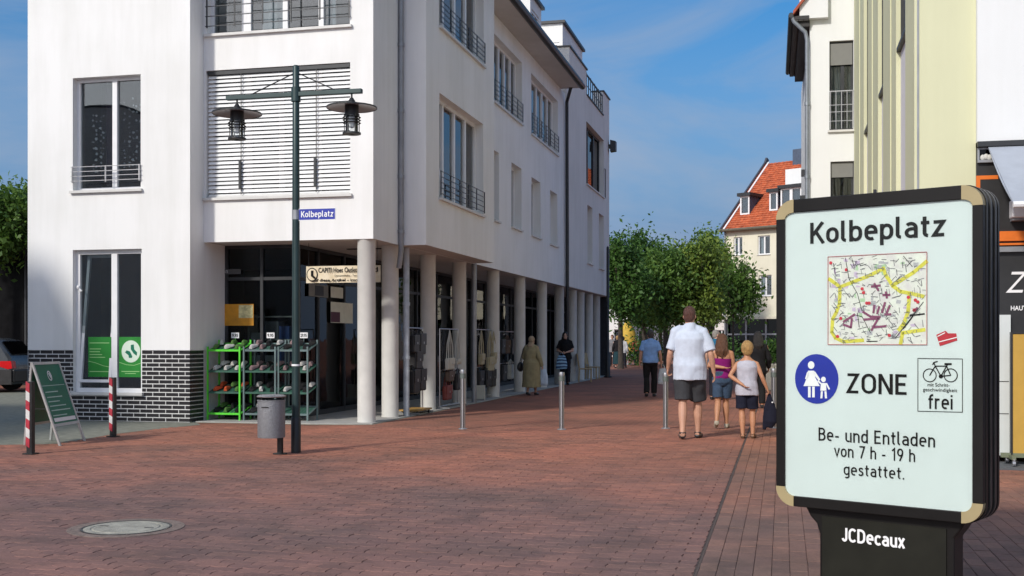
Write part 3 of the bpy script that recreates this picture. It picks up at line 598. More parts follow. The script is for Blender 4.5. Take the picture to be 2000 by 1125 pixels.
# venetian blind: each slat by itself
vb = MB(); vb.T = TF; vb.box(-3.12, -0.44, -0.10, -0.02, 6.125, 6.195); vblind = vb.build('venetian_blind', M_ANTH, bl)
M_SLAT = mat('white_blind_slat', (0.80, 0.80, 0.79), 0.5, var=0.05, scale=3)
m = MB(); sl = []
for i in range(7):
    t = (i/6-0.5)*0.070; sl.append((t, 0.005*(1-(t/0.035)**2)))
th = R(58)
vs = []
for t, hgt in sl:
    y = t*math.cos(th)-hgt*math.sin(th); z = t*math.sin(th)+hgt*math.cos(th); vs += [(-1.34, y, z), (1.34, y, z)]
m.add(vs, [(2*i, 2*i+1, 2*i+3, 2*i+2) for i in range(6)]); sme = m.mesh('slat'); sme.materials.append(M_SLAT); sme.polygons.foreach_set('use_smooth', [True]*len(sme.polygons))
nsl = 30
for i in range(nsl):
    o = bpy.data.objects.new('slat', sme); COL.objects.link(o); o.parent = vblind
    o.location = (-1.78, 0.06, 6.09-i*(2.10/(nsl-1))); o.rotation_euler = (random.gauss(0, 0.035), random.gauss(0, 0.0012), 0)
for s in (-2.47, -1.05):
    m = MB(); m.T = TF; m.bar((s, -0.012, 6.13), (s, -0.012, 3.99), 0.014, 0.006); m.build('ladder_tape', M_BLACK, vblind)
for s in (-2.50, -1.08):
    m = MB(); m.T = TF; m.box(s-0.012, s+0.03, -0.02, 0.005, 4.08, 4.6); m.build('window_handle_bar', M_ANTH, vblind)
m = MB(); m.T = TF; m.box(-3.11, -0.45, -0.09, -0.04, 3.95, 3.985); m.build('bottom_rail', M_SILL, vblind)
# street side: bay
opsB = [(2.2, 5.41, 4.12, 6.10), (2.2, 5.45, 7.36, 9.2)]
m = wall_mb(TB, BAY0, BAY1, ZS, ZT, opsB, 0.22); m.T = None
m.quad((0, BAY0, ZS), (BAYU, BAY0, ZS), (BAYU, BAY0, ZT), (0, BAY0, ZT)); m.quad((0, BAY1, ZS), (BAYU, BAY1, ZS), (BAYU, BAY1, ZT), (0, BAY1, ZT))
m.build('bay_wall', M_WALL, bl)
window(bl, TB, *opsB[0], reveal=0.2, posts=(0.25, 0.5, 0.75), rail=(4.2, 4.62, 4), fw=0.07, curtain=([(3.1, 3.6), (4.3, 4.8)], mat('grey_drape', (0.35, 0.37, 0.4), 0.9)))
window(bl, TB, *opsB[1], reveal=0.2, posts=(0.25, 0.5, 0.75), rail=(7.45, 7.85, 4), fw=0.07)
m = MB(); m.T = TB; m.bar((2.75, -0.14, 4.25), (2.62, -0.30, 5.95), 0.05); m.build('tilted_sash', M_FRAME, bl)
# street side: main wall
opsS = [(8.25, 11.3, 7.22, 8.87), (12.44, 16.27, 7.18, 8.86), (8.3, 8.79, 4.35, 6.04), (10.1, 11.25, 4.37, 6.02), (12.48, 13.69, 4.37, 5.98), (15.07, 16.19, 4.34, 5.95)]
m = wall_mb(TS, BAY0, V1, ZS, ZT, opsS, 0.22); m.T = None; m.build('wall', M_WALL, bl)
for i, o_ in enumerate(opsS[:2]): window(bl, TS, *o_, reveal=0.2, posts=(0.2, 0.4, 0.6, 0.8), rail=(7.3, 7.75, 4), fw=0.07)
for o_ in opsS[2:]: window(bl, TS, *o_, reveal=0.22, posts=(), fw=0.06)
# farther section
opsT = [(21.27, 25.3, 6.98, 9.2), (21.49, 22.6, 4.2, 6.26), (24.08, 25.3, 4.18, 6.25)]
m = wall_mb(sideR(0.04), V1, V2, ZS+0.02, 10.12, opsT, 0.25)
m.T = sideR(0.04)
m.quad((V1+0.5, 0, 10.12), (21.3, 0, 10.12), (21.3, 0, 11.0), (V1+0.5, 0, 11.0)); m.quad((25.1, 0, 10.12), (V2, 0, 10.12), (V2, 0, 11.06), (25.1, 0, 11.06)); m.T = None
for a, zz in ((V1+0.5, 11.0), (21.3, 11.0), (25.1, 11.06), (V2, 11.06)):
    m.quad((0.04, a, 10.0), (-0.35, a, 10.0), (-0.35, a, zz), (0.04, a, zz))
m.quad((-0.35, V1+0.5, 10), (-0.35, 21.3, 10), (-0.35, 21.3, 11), (-0.35, V1+0.5, 11)); m.quad((-0.35, 25.1, 10), (-0.35, V2, 10), (-0.35, V2, 11.06), (-0.35, 25.1, 11.06))
m.quad((0.04, V2, ZS), (-6, V2, ZS), (-6, V2, 10.12), (0.04, V2, 10.12)); m.quad((0.04, V1, ZS), (-0.2, V1, ZS), (-0.2, V1, 10.12), (0.04, V1, 10.12))
m.quad((0.04, V1, 10.0), (-6, V1, 10.0), (-6, V2, 10.0), (0.04, V2, 10.0))
m.build('farther_wall', M_WALL2, bl)
window(bl, sideR(0.04), *opsT[0], reveal=0.2, posts=(0.33, 0.66), rail=None, frame=M_ANTH, fw=0.08, pane=M_DARKG)
for o_ in opsT[1:]: window(bl, sideR(0.04), *o_, reveal=0.24, posts=(0.5,), fw=0.05)
m = MB()
for a, b, zz in ((V1+0.46, 21.34, 11.0), (25.06, V2+0.04, 11.06)): m.box(-0.40, 0.09, a, b, zz, zz+0.05)
m.box(-0.06, 0.09, 21.34, 25.06, 10.12, 10.16); m.build('coping', M_ANTH, bl)
m = MB()
for i in range(9):
    v = 21.42+i*(3.6/8); m.bar((0.02, v, 10.16), (0.02, v, 10.95 if i % 2 == 0 else 10.9), 0.03)
m.bar((0.02, 21.4, 10.88), (0.02, 25.05, 10.88), 0.05, 0.04); m.bar((0.02, 21.4, 10.5), (0.02, 25.05, 10.5), 0.02)
m.build('terrace_railing', M_ANTH, bl)
m = MB(); m.box(0.045, 0.14, V2-0.25, V2-0.05, 9.1, 9.25); m.prism([(0.12, 8.95), (0.34, 8.98), (0.34, 9.36), (0.12, 9.42)], V2-0.32, V2+0.02); m.build('wall_lamp', M_ANTH, bl)
m = MB(); m.bar((0.09, 25.36, 6.95), (0.09, 25.36, 8.1), 0.03); m.bar((0.09, 25.2, 8.08), (0.09, 25.36, 8.08), 0.03); m.build('balcony_bar', M_ANTH, bl)
# eaves, gutter, roof
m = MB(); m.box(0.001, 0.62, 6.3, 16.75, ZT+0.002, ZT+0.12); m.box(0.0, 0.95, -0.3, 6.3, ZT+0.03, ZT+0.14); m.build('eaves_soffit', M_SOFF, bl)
m = MB(); m.tube([(0.68, -0.3, ZT+0.06), (0.68, 16.85, ZT+0.06)], 0.095, 8); m.box(0.60, 0.70, -0.3, 16.85, ZT+0.10, ZT+0.22); m.build('gutter', M_ANTH, bl, smooth=True)
m = MB(); m.quad((0.66, -0.4, ZT+0.2), (0.66, 16.85, ZT+0.2), (-4, 16.85, ZT+1.6), (-4, -0.4, ZT+1.6)); m.quad((-4, -0.4, ZT+1.6), (-4, 16.85, ZT+1.6), (-8.6, 16.85, ZT+0.2), (-8.6, -0.4, ZT+0.2))
m.quad((-6.41, VL, ZT+0.2), (0, 0, ZT+0.2), (0, 12, ZT+0.2), (-6.41, 12, ZT+0.2)); m.build('roof', mat('dark_roof_tile', (0.05, 0.045, 0.045), 0.8), bl)
def roof_box(u0, u1, v0, v1, z0, z1, winF, winS):
    m = wall_mb(front(v0), u0, u1, z0, z1, [winF] if winF else [], 0.12); wall_mb(sideR(u1), v0, v1, z0, z1, [winS] if winS else [], 0.12, m)
    m.T = None; m.quad((u0, v1, z0), (u1, v1, z0), (u1, v1, z1), (u0, v1, z1)); p = m.build('roof_dormer', M_WALL, bl)
    m = MB(); m.box(u0-0.1, u1+0.1, v0-0.1, v1+0.1, z1, z1+0.09); m.build('dormer_roof', M_ANTH, p)
    if winF: m = MB(); m.T = front(v0); a, b, c, d = winF; m.box(a, b, -0.12, -0.10, c, d); m.build('dormer_pane', M_GLASS, p)
    if winS: m = MB(); m.T = sideR(u1); a, b, c, d = winS; m.box(a, b, -0.12, -0.10, c, d); m.build('dormer_pane', M_DARKG, p)
    for T_, wn_ in ((front(v0), winF), (sideR(u1), winS)):
        if wn_:
            a, b, c, d = wn_; m = MB(); m.T = T_
            for x in (a+0.04, (a+b)/2, b-0.04): m.box(x-0.04, x+0.04, -0.10, -0.04, c, d)
            m.box(a, b, -0.10, -0.03, d-0.08, d); m.build('dormer_frame', M_FRAME, p)
roof_box(-1.95, -0.6, 20.15, 24.1, 9.9, 12.4, (-1.9, -0.72, 10.2, 11.75), (20.5, 23.4, 10.3, 11.75))
roof_box(-1.7, -0.6, 15.0, 16.6, 9.7, 11.85, (-1.55, -0.75, 10.2, 11.5), (15.2, 16.3, 10.2, 11.5))
# soffit over the arcade
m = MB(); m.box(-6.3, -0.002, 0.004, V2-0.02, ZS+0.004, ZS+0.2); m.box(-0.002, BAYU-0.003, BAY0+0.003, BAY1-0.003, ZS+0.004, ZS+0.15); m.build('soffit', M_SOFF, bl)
m = MB(); m.box(-1.25, -0.55, 1.9, 2.02, ZS-0.012, ZS+0.003); m.build('soffit_vent', M_BLACK, bl)
# columns
for v in (0.18, 1.55, 3.84, 6.13, 9.17, 12.1, 15.03, 17.75, 20.1, 21.65, 23.5, 25.2):
    m = MB(); m.lathe([(0.160, 0.0), (0.160, 0.02), (0.157, 0.03), (0.157, ZS-0.04), (0.165, ZS-0.03), (0.165, ZS+0.003)], 28, (-0.19 if v < 1 else -0.25, v, 0.012)); m.build('column', M_COLC, bl, smooth=True)
# downpipes
def pipe(name, pts, r, mt, rings=()):
    m = MB(); m.tube(pts, r, 10)
    for (p, rr) in rings: m.lathe([(r+rr, -0.03), (r+rr, 0.03)], 10, p)
    return m.build(name, mt, bl, smooth=True)
pipe('downpipe', [(0.05, 1.30, ZT), (0.05, 1.30, 3.05), (-0.02, 1.38, 2.75)], 0.05, M_ZINC, [((0.05, 1.3, z), 0.012) for z in (3.4, 4.4, 5.6, 6.8, 8)])
pipe('downpipe', [(-0.02, 1.80, 3.15), (-0.02, 1.80, 0.0)], 0.06, mat('pale_drain_pipe', (0.42, 0.46, 0.50), 0.55, var=0.25, scale=5), [((-0.02, 1.8, z), 0.012) for z in (2.1, 1.1)])
pipe('downpipe', [(-0.02, 6.55, 3.2), (-0.02, 6.55, 0.0)], 0.06, M_ZINC)
pipe('downpipe', [(0.35, 16.6, 9.35), (0.09, 17.3, 9.05), (0.09, 17.45, 0.0)], 0.055, M_ANTH)
pipe('downpipe', [(ULL-0.25, VL+0.5, 9.0), (ULL-0.12, VL+0.5, 7.6), (ULL+0.02, VL+0.5, 6.9)], 0.06, M_ANTH)
# shop front behind the columns
SW = -1.75; VF = 0.8
def glazing(T, s0, s1, z0, z1, cuts, name='shop_window', transom=None):
    f = MB(); f.T = T; w = 0.055
    for s in [s0]+cuts+[s1]: f.box(s-w/2, s+w/2, -0.06, 0.03, z0, z1)
    f.box(s0, s1, -0.055, 0.025, z0, z0+0.09); f.box(s0, s1, -0.055, 0.025, z1-0.06, z1)
    if transom: f.box(s0, s1, -0.05, 0.02, transom-0.03, transom+0.03)
    fo = f.build(name, M_ANTH, bl)
    xs = [s0]+cuts+[s1]
    for a, b in zip(xs, xs[1:]):
        p = MB(); p.T = T; p.box(a+w/2, b-w/2, -0.02, -0.008, z0+0.09, z1-0.06); p.build('pane', M_SHOPG, fo)
    return fo
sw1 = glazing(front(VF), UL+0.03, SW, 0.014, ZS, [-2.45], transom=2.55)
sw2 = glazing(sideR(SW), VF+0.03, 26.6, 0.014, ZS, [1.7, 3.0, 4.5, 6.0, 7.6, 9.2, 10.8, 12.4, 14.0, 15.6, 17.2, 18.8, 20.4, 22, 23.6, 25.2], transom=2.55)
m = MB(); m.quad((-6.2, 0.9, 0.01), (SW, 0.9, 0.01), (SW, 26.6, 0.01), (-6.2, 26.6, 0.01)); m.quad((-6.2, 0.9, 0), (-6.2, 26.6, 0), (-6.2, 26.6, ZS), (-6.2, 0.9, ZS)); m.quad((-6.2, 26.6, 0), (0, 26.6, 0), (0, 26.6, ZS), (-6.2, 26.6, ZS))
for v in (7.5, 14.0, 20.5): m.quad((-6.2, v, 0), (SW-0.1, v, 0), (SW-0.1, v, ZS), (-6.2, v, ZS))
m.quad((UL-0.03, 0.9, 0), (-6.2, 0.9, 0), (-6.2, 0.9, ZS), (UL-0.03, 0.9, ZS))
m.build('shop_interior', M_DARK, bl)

# ------------------------------------------------------------------ right side: yellow building with shop
def box_building_back(m, u0, u1, v0, v1, z1):            # roof and the faces turned away
    m.quad((u0, v0, z1), (u1, v0, z1), (u1, v1, z1), (u0, v1, z1)); m.quad((u1, v0, 0), (u1, v1, 0), (u1, v1, z1), (u1, v0, z1)); m.quad((u0, v1, 0), (u1, v1, 0), (u1, v1, z1), (u0, v1, z1))
yb = thing('yellow_building', 'pale yellow building with recessed window bays beside the poster column', 'building', B.o, B.rz)
bays = [(1.0, 2.2), (4.25, 5.2), (7.45, 8.5)]
m = wall_mb(sideL(0), 0, 11.5, 0, 10.5, [(a, b, 0.0, 10.4) for a, b in bays], 0.09)
wall_mb(front(0), 0, 0.68, 0, 10.5, [], 0.1, m); m.T = None; box_building_back(m, 0, 6, 0, 11.5, 10.5); m.build('wall', M_YEL, yb)
for (a, b) in bays:
    for zz, z1 in ((5.42, 8.2),):
        for za, zb_ in ((0, zz), (z1, 10.4)): m = MB(); m.T = sideL(0); m.box(a, b, -0.10, -0.06, za, zb_); m.build('bay_panel', M_LILAC, yb)
        window(yb, sideL(0), a, b, zz, z1, reveal=0.08, posts=(0.5,), frame=M_ANTH, sill=False)
        m = MB(); m.T = sideL(0); m.box(a, b, -0.09, -0.005, zz-0.05, zz); m.build('sill', M_ANTH, yb)
for v in (2.9, 6.3, 9.6):
    m = MB(); m.T = sideL(0); m.box(v, v+0.45, 0.0, 0.014, 0, 10.45); m.build('pilaster', M_YEL, yb)
m = MB(); m.T = front(0); m.box(0.03, 0.05, 0.0, 0.012, 0, 10.4); m.build('expansion_joint', M_ZINC, yb)
# shop building
sb = thing('shop_building', 'white upper wall above a black shop front with grey awning', 'building', B.w(0.68, -0.1), B.rz)
C = Frame(B.w(0.68, -0.1).x, B.w(0.68, -0.1).y, B.rz); TC = front(0)
m = MB(); m.T = TC; m.quad((0, 0, 3.72), (7, 0, 3.72), (7, 0, 10.5), (0, 0, 10.5)); m.T = None; m.quad((0, 0, 3.72), (0, 0.4, 3.72), (0, 0.4, 10.5), (0, 0, 10.5)); m.quad((0, 0, 3.72), (7, 0, 3.72), (7, 1.0, 3.72), (0, 1.0, 3.72)); box_building_back(m, 0, 7, 0.4, 8, 10.5); m.build('upper_wall', M_WHITE2, sb)
m = MB(); m.T = TC; m.box(-0.0, 7, -0.02, 0.03, 3.66, 3.72); m.build('drip_edge', M_ANTH, sb)
def cx_(x, y, d=0.0): return C.hit(1, -d, x, y)
zf = lambda y: cx_(1960, y).z
m = MB(); m.T = TC; m.box(0, 7, -0.3, -0.06, 0.1, 3.66); fas = m.build('black_fascia', M_BLACK, sb)
m = MB(); m.T = TC; m.box(0.02, 7, -0.06, 0.0, zf(452+4), zf(452-12) if False else zf(440)); m.T = None
p = cx_(1950, 452); q = cx_(1950, 471)
m = MB(); m.T = TC; m.box(0.0, 7, -0.06, 0.01, q.z, p.z); m.build('orange_band', M_ORANGE, sb)
p = cx_(1950, 477); m = MB(); m.T = TC; m.box(0.0, 7, -0.06, 0.0, p.z-0.012, p.z+0.012); m.build('orange_line', M_ORANGE, sb)
p = cx_(1950, 482); q = cx_(1950, 487); m = MB(); m.T = TC; m.box(0.0, 7, -0.06, 0.005, q.z-0.03, p.z); m.build('grey_band', M_ZINC, sb)
# small transom window with things on its ledge
p = cx_(1910, 288); q = cx_(1945, 311)
m = MB(); m.T = TC
m.box(p.x, p.x+0.02, -0.06, -0.02, q.z, p.z); m.box(p.x, p.x+1.2, -0.06, -0.01, q.z-0.03, q.z); m.box(p.x, p.x+1.2, -0.06, -0.03, p.z-0.02, p.z); tw = m.build('transom_window', M_ZINC, sb)
m = MB(); m.T = TC; m.box(p.x+0.02, p.x+1.2, -0.058, -0.05, q.z, p.z); m.build('pane', M_DARKG, tw)
m = MB(); m.T = TC
for i in range(5): m.ell((p.x+0.06+i*0.035, -0.04, q.z+0.03+0.01*(i % 2)), (0.03, 0.02, 0.035), 8, 6)
m.build('ledge_clutter', mat('pale_rag', (0.6, 0.6, 0.55), 0.9), tw, smooth=True)
# orange corner emblem
p = cx_(1908, 342); q = cx_(1950, 368); 
flat(TC, [rect(p.x, p.x+0.24, p.z-0.045, p.z), rect(p.x, p.x+0.045, q.z-0.1, p.z-0.045)], -0.056, 'orange_emblem', M_ORANGE, sb)
p = cx_(1966, 530); q = cx_(2000, 571)
text_on(sb, 'Z4', TC, p.x, p.x+0.36, q.z, p.z, -0.053, M_PRINTW, bold=0.0, shear=0.3)
p = cx_(1976, 597); q = cx_(2000, 606)
text_on(sb, 'HAUT', TC, p.x, p.x+0.17, q.z, p.z, -0.053, M_PRINTW, bold=0.02)
# awning
aw = MB(); z0 = 3.66
a0 = cx_(1930, 283)
rows = 8; vs = []
for i in range(rows+1):
    t = i/rows; vs += [(a0.x, -1.45*t, z0-0.82*t-0.05*math.sin(PI*t)), (7, -1.45*t, z0-0.82*t-0.05*math.sin(PI*t))]
aw.add(vs, [(2*i, 2*i+1, 2*i+3, 2*i+2) for i in range(rows)])
aw.add([(v[0], v[1], v[2]-0.012) for v in vs], [(2*i, 2*i+1, 2*i+3, 2*i+2) for i in range(rows)])
aw.add([vs[0], vs[-2], (vs[-2][0], vs[-2][1], vs[-2][2]-0.012), (vs[0][0], 0, z0-0.012)], [(0, 1, 2, 3)])
awn = aw.build('awning', mat('grey_blue_awning', (0.36, 0.39, 0.44), 0.9, var=0.06, bump=0.1), sb, smooth=True)
m = MB(); m.tube([(a0.x, -1.45, z0-0.84), (7, -1.45, z0-0.84)], 0.035, 8); m.build('front_rail', M_FRAME, awn, smooth=True)
m = MB(); m.bar((a0.x+0.5, -0.02, z0-0.35), (a0.x+0.9, -0.8, z0-0.75), 0.03); m.bar((a0.x+0.9, -0.8, z0-0.75), (a0.x+0.5, -1.43, z0-0.86), 0.03); m.build('folding_arm', M_ZINC, awn)
p = cx_(1976, 390, 0.1); q = cx_(2000, 430, 0.1)
m = MB(); m.T = TC; m.box(p.x, p.x+0.5, -0.06, 0.14, q.z+0.03, p.z); m.build('wall_unit', M_FRAME, sb, bevel=0.015)
m = MB(); m.T = TC; m.box(p.x+0.01, p.x+0.49, -0.05, 0.10, q.z, q.z+0.03); m.build('wall_unit_tray', M_ZINC, sb)
# white door panel and threshold
p = cx_(1940, 615); q = cx_(1974, 890)
m = MB(); m.T = TC; m.box(p.x-0.4, q.x, -0.06, 0.0, q.z, p.z); dp = m.build('door_panel', mat('pale_door_panel', (0.62, 0.66, 0.65), 0.4, var=0.03), sb)
for y in (745, 808): m = MB(); m.T = TC; zz = cx_(1960, y).z; m.box(q.x-0.12, q.x-0.02, 0.0, 0.004, zz-0.004, zz+0.004); m.build('panel_seam', M_BLACK, dp)
th_ = MB(); th_.box(-0.5, 7, -0.62, 0.2, -0.006, 0.016); th_.build('threshold', mat('dark_grey_slab', (0.10, 0.105, 0.11), 0.85, bump=0.1), sb)
# wheeled board in front of the shop
p = cx_(1977, 652, 0.25); q = cx_(2000, 888, 0.25); bo = C.w(p.x, -0.25)
wd = thing('wheeled_board', 'ochre display board on a wheeled base before the black shop front', 'display board', bo, B.rz)
m = MB(); m.box(0, 0.75, -0.02, 0.03, q.z, p.z); m.build('board', mat('ochre_board', (0.50, 0.30, 0.05), 0.6, var=0.1, scale=4), wd, bevel=0.005)
m = MB(); m.box(-0.02, 0.0, -0.03, 0.04, 0.12, p.z+0.02); m.box(0.0, 0.75, -0.03, 0.04, p.z, p.z+0.02); m.build('board_frame', M_BLACK, wd)
m = MB(); m.bar((-0.12, 0, 0.125), (0.85, 0, 0.125), 0.05); m.bar((-0.02, -0.22, 0.11), (-0.02, 0.22, 0.11), 0.04); m.bar((0.72, -0.22, 0.11), (0.72, 0.22, 0.11), 0.04); m.build('base_bar', mat('olive_metal', (0.16, 0.18, 0.11), 0.5), wd)
for (a, b) in ((-0.02, -0.2), (-0.02, 0.2), (0.72, -0.2), (0.72, 0.2)):
    m = MB(); m.tube([(a-0.015, b, 0.05), (a+0.015, b, 0.05)], 0.035, 12); m.bar((a, b, 0.05), (a, b, 0.10), 0.02, 0.05); m.build('caster', M_STEEL, wd, smooth=True)

# ------------------------------------------------------------------ white gabled house behind the yellow one
e0 = B.w(0, 11.55); phi = math.atan2(0.225, 1)
# its square-side face is parallel to the others, its street face runs towards the far end of the street
Dx, Dy = B.w(-0.93, 11.52).x, B.w(-0.93, 11.52).y
D = Frame(Dx, Dy, R(-13.0))
wh = thing('white_house', 'white gabled house with dark eaves and grey downpipe at the street bend', 'building', D.o, D.rz)
ZE = 8.45
TD = front(0)
def rr(x0, y0, x1, y1): p = D.hit(1, 0, x0, (y0+y1)/2); q = D.hit(1, 0, x1, (y0+y1)/2); xm = (x0+x1)/2; return (p.x, q.x, D.hit(1, 0, xm, y1).z, D.hit(1, 0, xm, y0).z)
o1 = rr(1620, 79, 1667, 254); o2 = rr(1622, 315, 1668, 470)
m = wall_mb(TD, 0, 1.0, 0, ZE, [o1, o2], 0.14); wall_mb(sideL(0), 0, 7.4, 0, ZE, [], 0.1, m); m.T = None
m.add([(0, 0, ZE), (1.0, 0, ZE), (1.0, 0, ZE+1.1), (0, 7.4, ZE), (1.0, 7.4, ZE), (1.0, 7.4, ZE+1.1)], [(0, 1, 2), (3, 4, 5), (0, 2, 5, 3)])
m.quad((1, 0, 0), (1, 7.4, 0), (1, 7.4, ZE), (1, 0, ZE)); m.quad((0, 7.4, 0), (1, 7.4, 0), (1, 7.4, ZE), (0, 7.4, ZE)); m.build('wall', M_WHITE2, wh)
M_BLINDG = mat('taupe_roller_blind', (0.20, 0.20, 0.185), 0.8, var=0.05)
w_ = window(wh, TD, *o1, reveal=0.12, posts=(0.55,), frame=M_ANTH, fw=0.05, sill=True, curtain=([(o1[0]+0.05, o1[0]+0.3), (o1[0]+0.38, o1[1]-0.03)], mat('sheer_curtain', (0.16, 0.17, 0.17), 0.9)))
m = MB(); m.T = TD; m.box(o1[0]+0.02, o1[1]-0.02, -0.09, -0.06, o1[3]-0.52, o1[3]-0.05); m.build('roller_blind', M_BLINDG, w_)
m = MB(); m.T = TD
for zz in (0.2, 0.4, 0.55, 0.85): m.bar((o1[0], 0.01, o1[2]+zz), (o1[1], 0.01, o1[2]+zz), 0.022 if zz > 0.8 else 0.012)
for i in range(5): s = o1[0]+0.02+(o1[1]-o1[0]-0.04)*i/4; m.bar((s, 0.01, o1[2]+0.03), (s, 0.01, o1[2]+0.86), 0.014)
m.build('railing', M_STEEL, w_)
w_ = window(wh, TD, *o2, reveal=0.12, posts=(), frame=M_ANTH, fw=0.05, sill=True)
m = MB(); m.T = TD; m.box(o2[0]+0.02, o2[1]-0.02, -0.09, -0.06, o2[3]-0.34, o2[3]-0.02); m.build('roller_blind', M_BLINDG, w_)
# eaves over the street: stepped dark boards
m = MB(); m.box(-0.36, -0.02, -0.18, 5.2, ZE-0.02, ZE+0.06); m.box(-0.22, -0.01, -0.1, 5.3, ZE-0.16, ZE-0.02); ev = m.build('eaves', mat('dark_eaves_board', (0.035, 0.033, 0.033), 0.7, var=0.3, scale=12), wh)
for k_ in range(3):
    m = MB(); m.box(-0.35+0.11*k_, -0.25+0.11*k_, -0.17, 5.18, ZE-0.045, ZE-0.021); m.build('board', mat('brown_grey_board', (0.07, 0.065, 0.062), 0.8, var=0.3, scale=12, stretch=(1, 0.1, 1)), ev)
m = MB(); m.tube([(-0.40, -0.2, ZE+0.08), (-0.40, 5.25, ZE+0.08)], 0.06, 8); m.build('gutter', M_ANTH, wh, smooth=True)
m = MB(); m.box(-0.22, 0.38, -0.16, 0.0, ZE+0.0, ZE+0.75); m.build('gable_block', M_WHITE2, wh)
m = MB(); m.add([(-0.36, -0.25, ZE+0.16), (1.1, -0.25, ZE+2.0), (1.1, 5.3, ZE+2.0), (-0.36, 5.3, ZE+0.16), (-0.36, -0.25, ZE+0.08), (1.1, -0.25, ZE+1.92), (1.1, 5.3, ZE+1.92), (-0.36, 5.3, ZE+0.08)], [(0,1,2,3), (4,5,6,7), (0,1,5,4), (2,3,7,6), (0,3,7,4)]); m.build('roof', mat('red_roof_tile_near', (0.36, 0.08, 0.04), 0.8, var=0.25, scale=8, bump=0.4, bscale=12), wh)
m = MB(); m.tube([(-0.38, -0.15, ZE+0.06), (-0.34, -0.14, ZE-0.05), (-0.1, -0.09, ZE-0.28), (-0.06, -0.07, ZE-0.45), (-0.06, -0.07, 0)], 0.045, 10)
for zz in (2.2, 4.4, 5.0, 6.6): m.lathe([(0.056, -0.04), (0.056, 0.04)], 10, (-0.06, -0.07, zz))
m.build('downpipe', mat('blue_grey_downpipe', (0.26, 0.29, 0.33), 0.45, 0.4, var=0.15), wh, smooth=True)
for v, zz in ((2.6, 5.4), (3.6, 4.9)):
    m = MB(); m.T = sideL(0); m.box(v, v+0.12, 0.0, 0.12, zz, zz+0.16); m.build('wall_fitting', M_ANTH, wh)

# ------------------------------------------------------------------ far cream house with red roof
Y0 = 76.0; E = Frame((1416-CXP)/FPX*Y0, Y0, math.atan2(-0.684, 0.729))
fh = thing('cream_house', 'cream house with steep red tiled roof and dormers beyond the trees', 'house', E.o, E.rz)
TE = front(0)
def re(x0, y0, x1, y1):
    p = E.hit(1, 0, x0, (y0+y1)/2); q = E.hit(1, 0, x1, (y0+y1)/2); xm = (x0+x1)/2; return (p.x, q.x, E.hit(1, 0, xm, y1).z, E.hit(1, 0, xm, y0).z)
FE = E.hit(1, 0, 1416, 444).z; FW = 11.0; FD = 11.0
wr = [re(1433, 463, 1450, 498), re(1480, 460, 1504, 497), re(1483, 537, 1507, 578), re(1436, 540, 1452, 575)]
zg = E.hit(1, 0, 1470, 622).z
m = wall_mb(TE, 0, FW, zg, FE, wr, 0.15); m.T = None
m.add([(0, 0, 0), (0, FD, 0), (0, FD, FE), (0, FD/2, FE+4.9), (0, 0, FE)], [(0, 1, 2, 3, 4)]); m.add([(FW, 0, 0), (FW, FD, 0), (FW, FD, FE), (FW, FD/2, FE+4.9), (FW, 0, FE)], [(0, 1, 2, 3, 4)])
m.quad((0, FD, 0), (FW, FD, 0), (FW, FD, FE), (0, FD, FE)); m.build('wall', M_CREAM, fh)
for o_ in wr: window(fh, TE, *o_, reveal=0.12, posts=(0.5,), fw=0.07, curtain=([(o_[0]+0.1, o_[0]+0.35)], mat('pale_net_curtain', (0.55, 0.57, 0.58), 0.9)))
# ground floor shop band
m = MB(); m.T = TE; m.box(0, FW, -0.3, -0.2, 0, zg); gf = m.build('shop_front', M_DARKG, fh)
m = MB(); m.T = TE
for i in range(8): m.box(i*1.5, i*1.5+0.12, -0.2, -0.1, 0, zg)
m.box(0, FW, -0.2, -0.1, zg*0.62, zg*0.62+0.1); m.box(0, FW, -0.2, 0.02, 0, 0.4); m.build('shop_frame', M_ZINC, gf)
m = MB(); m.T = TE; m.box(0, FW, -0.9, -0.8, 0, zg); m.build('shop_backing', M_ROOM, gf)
m = MB(); m.T = TE; m.box(-0.02, FW, 0.0, 0.35, zg-0.05, zg+0.12); m.build('canopy', M_CREAM, fh)
# roof slope with tile courses as geometry
RZ = 4.9; RD = FD/2; ang = math.atan2(RZ, RD); Ls = math.hypot(RZ, RD); NC = 30
m = MB(); m.quad((-0.15, -0.3, FE-0.28), (FW, -0.3, FE-0.28), (FW, RD, FE+RZ-0.02), (-0.15, RD, FE+RZ-0.02)); m.quad((-0.15, RD, FE+RZ), (FW, RD, FE+RZ), (FW, FD+0.3, FE-0.2), (-0.15, FD+0.3, FE-0.2))
rf = m.build('roof', mat('red_roof_under', (0.30, 0.07, 0.035), 0.85), fh)
M_TILE = mat('red_clay_tile', (0.44, 0.10, 0.042), 0.75, var=0.3, scale=3.0, bump=0.4, bscale=9, tint=(0.5, 0.13, 0.05))
for i in range(NC):
    t0, t1 = i/NC, (i+1.25)/NC
    if t1 > 1: t1 = 1
    m = MB(); n_ = (math.sin(ang), math.cos(ang))
    y0, z0_ = -0.3+(RD+0.3)*t0, FE-0.28+(RZ+0.28)*t0; y1, z1_ = -0.3+(RD+0.3)*t1, FE-0.28+(RZ+0.28)*t1
    W_ = 9.0; nseg = 30
    vs = []
    for s in range(nseg*2+1):
        x = -0.1+s*W_/(nseg*2); hh = 0.03*(s % 2)
        vs += [(x, y0-n_[0]*(0.09+hh), z0_+n_[1]*(0.09+hh)), (x, y1-n_[0]*(0.02+hh), z1_+n_[1]*(0.02+hh)), (x, y0, z0_)]
    fs = []
    for s in range(nseg*2): fs += [(3*s, 3*s+3, 3*s+4, 3*s+1), (3*s, 3*s+2, 3*s+5, 3*s+3)]
    m.add(vs, fs); m.build('tile_course', M_TILE, rf)
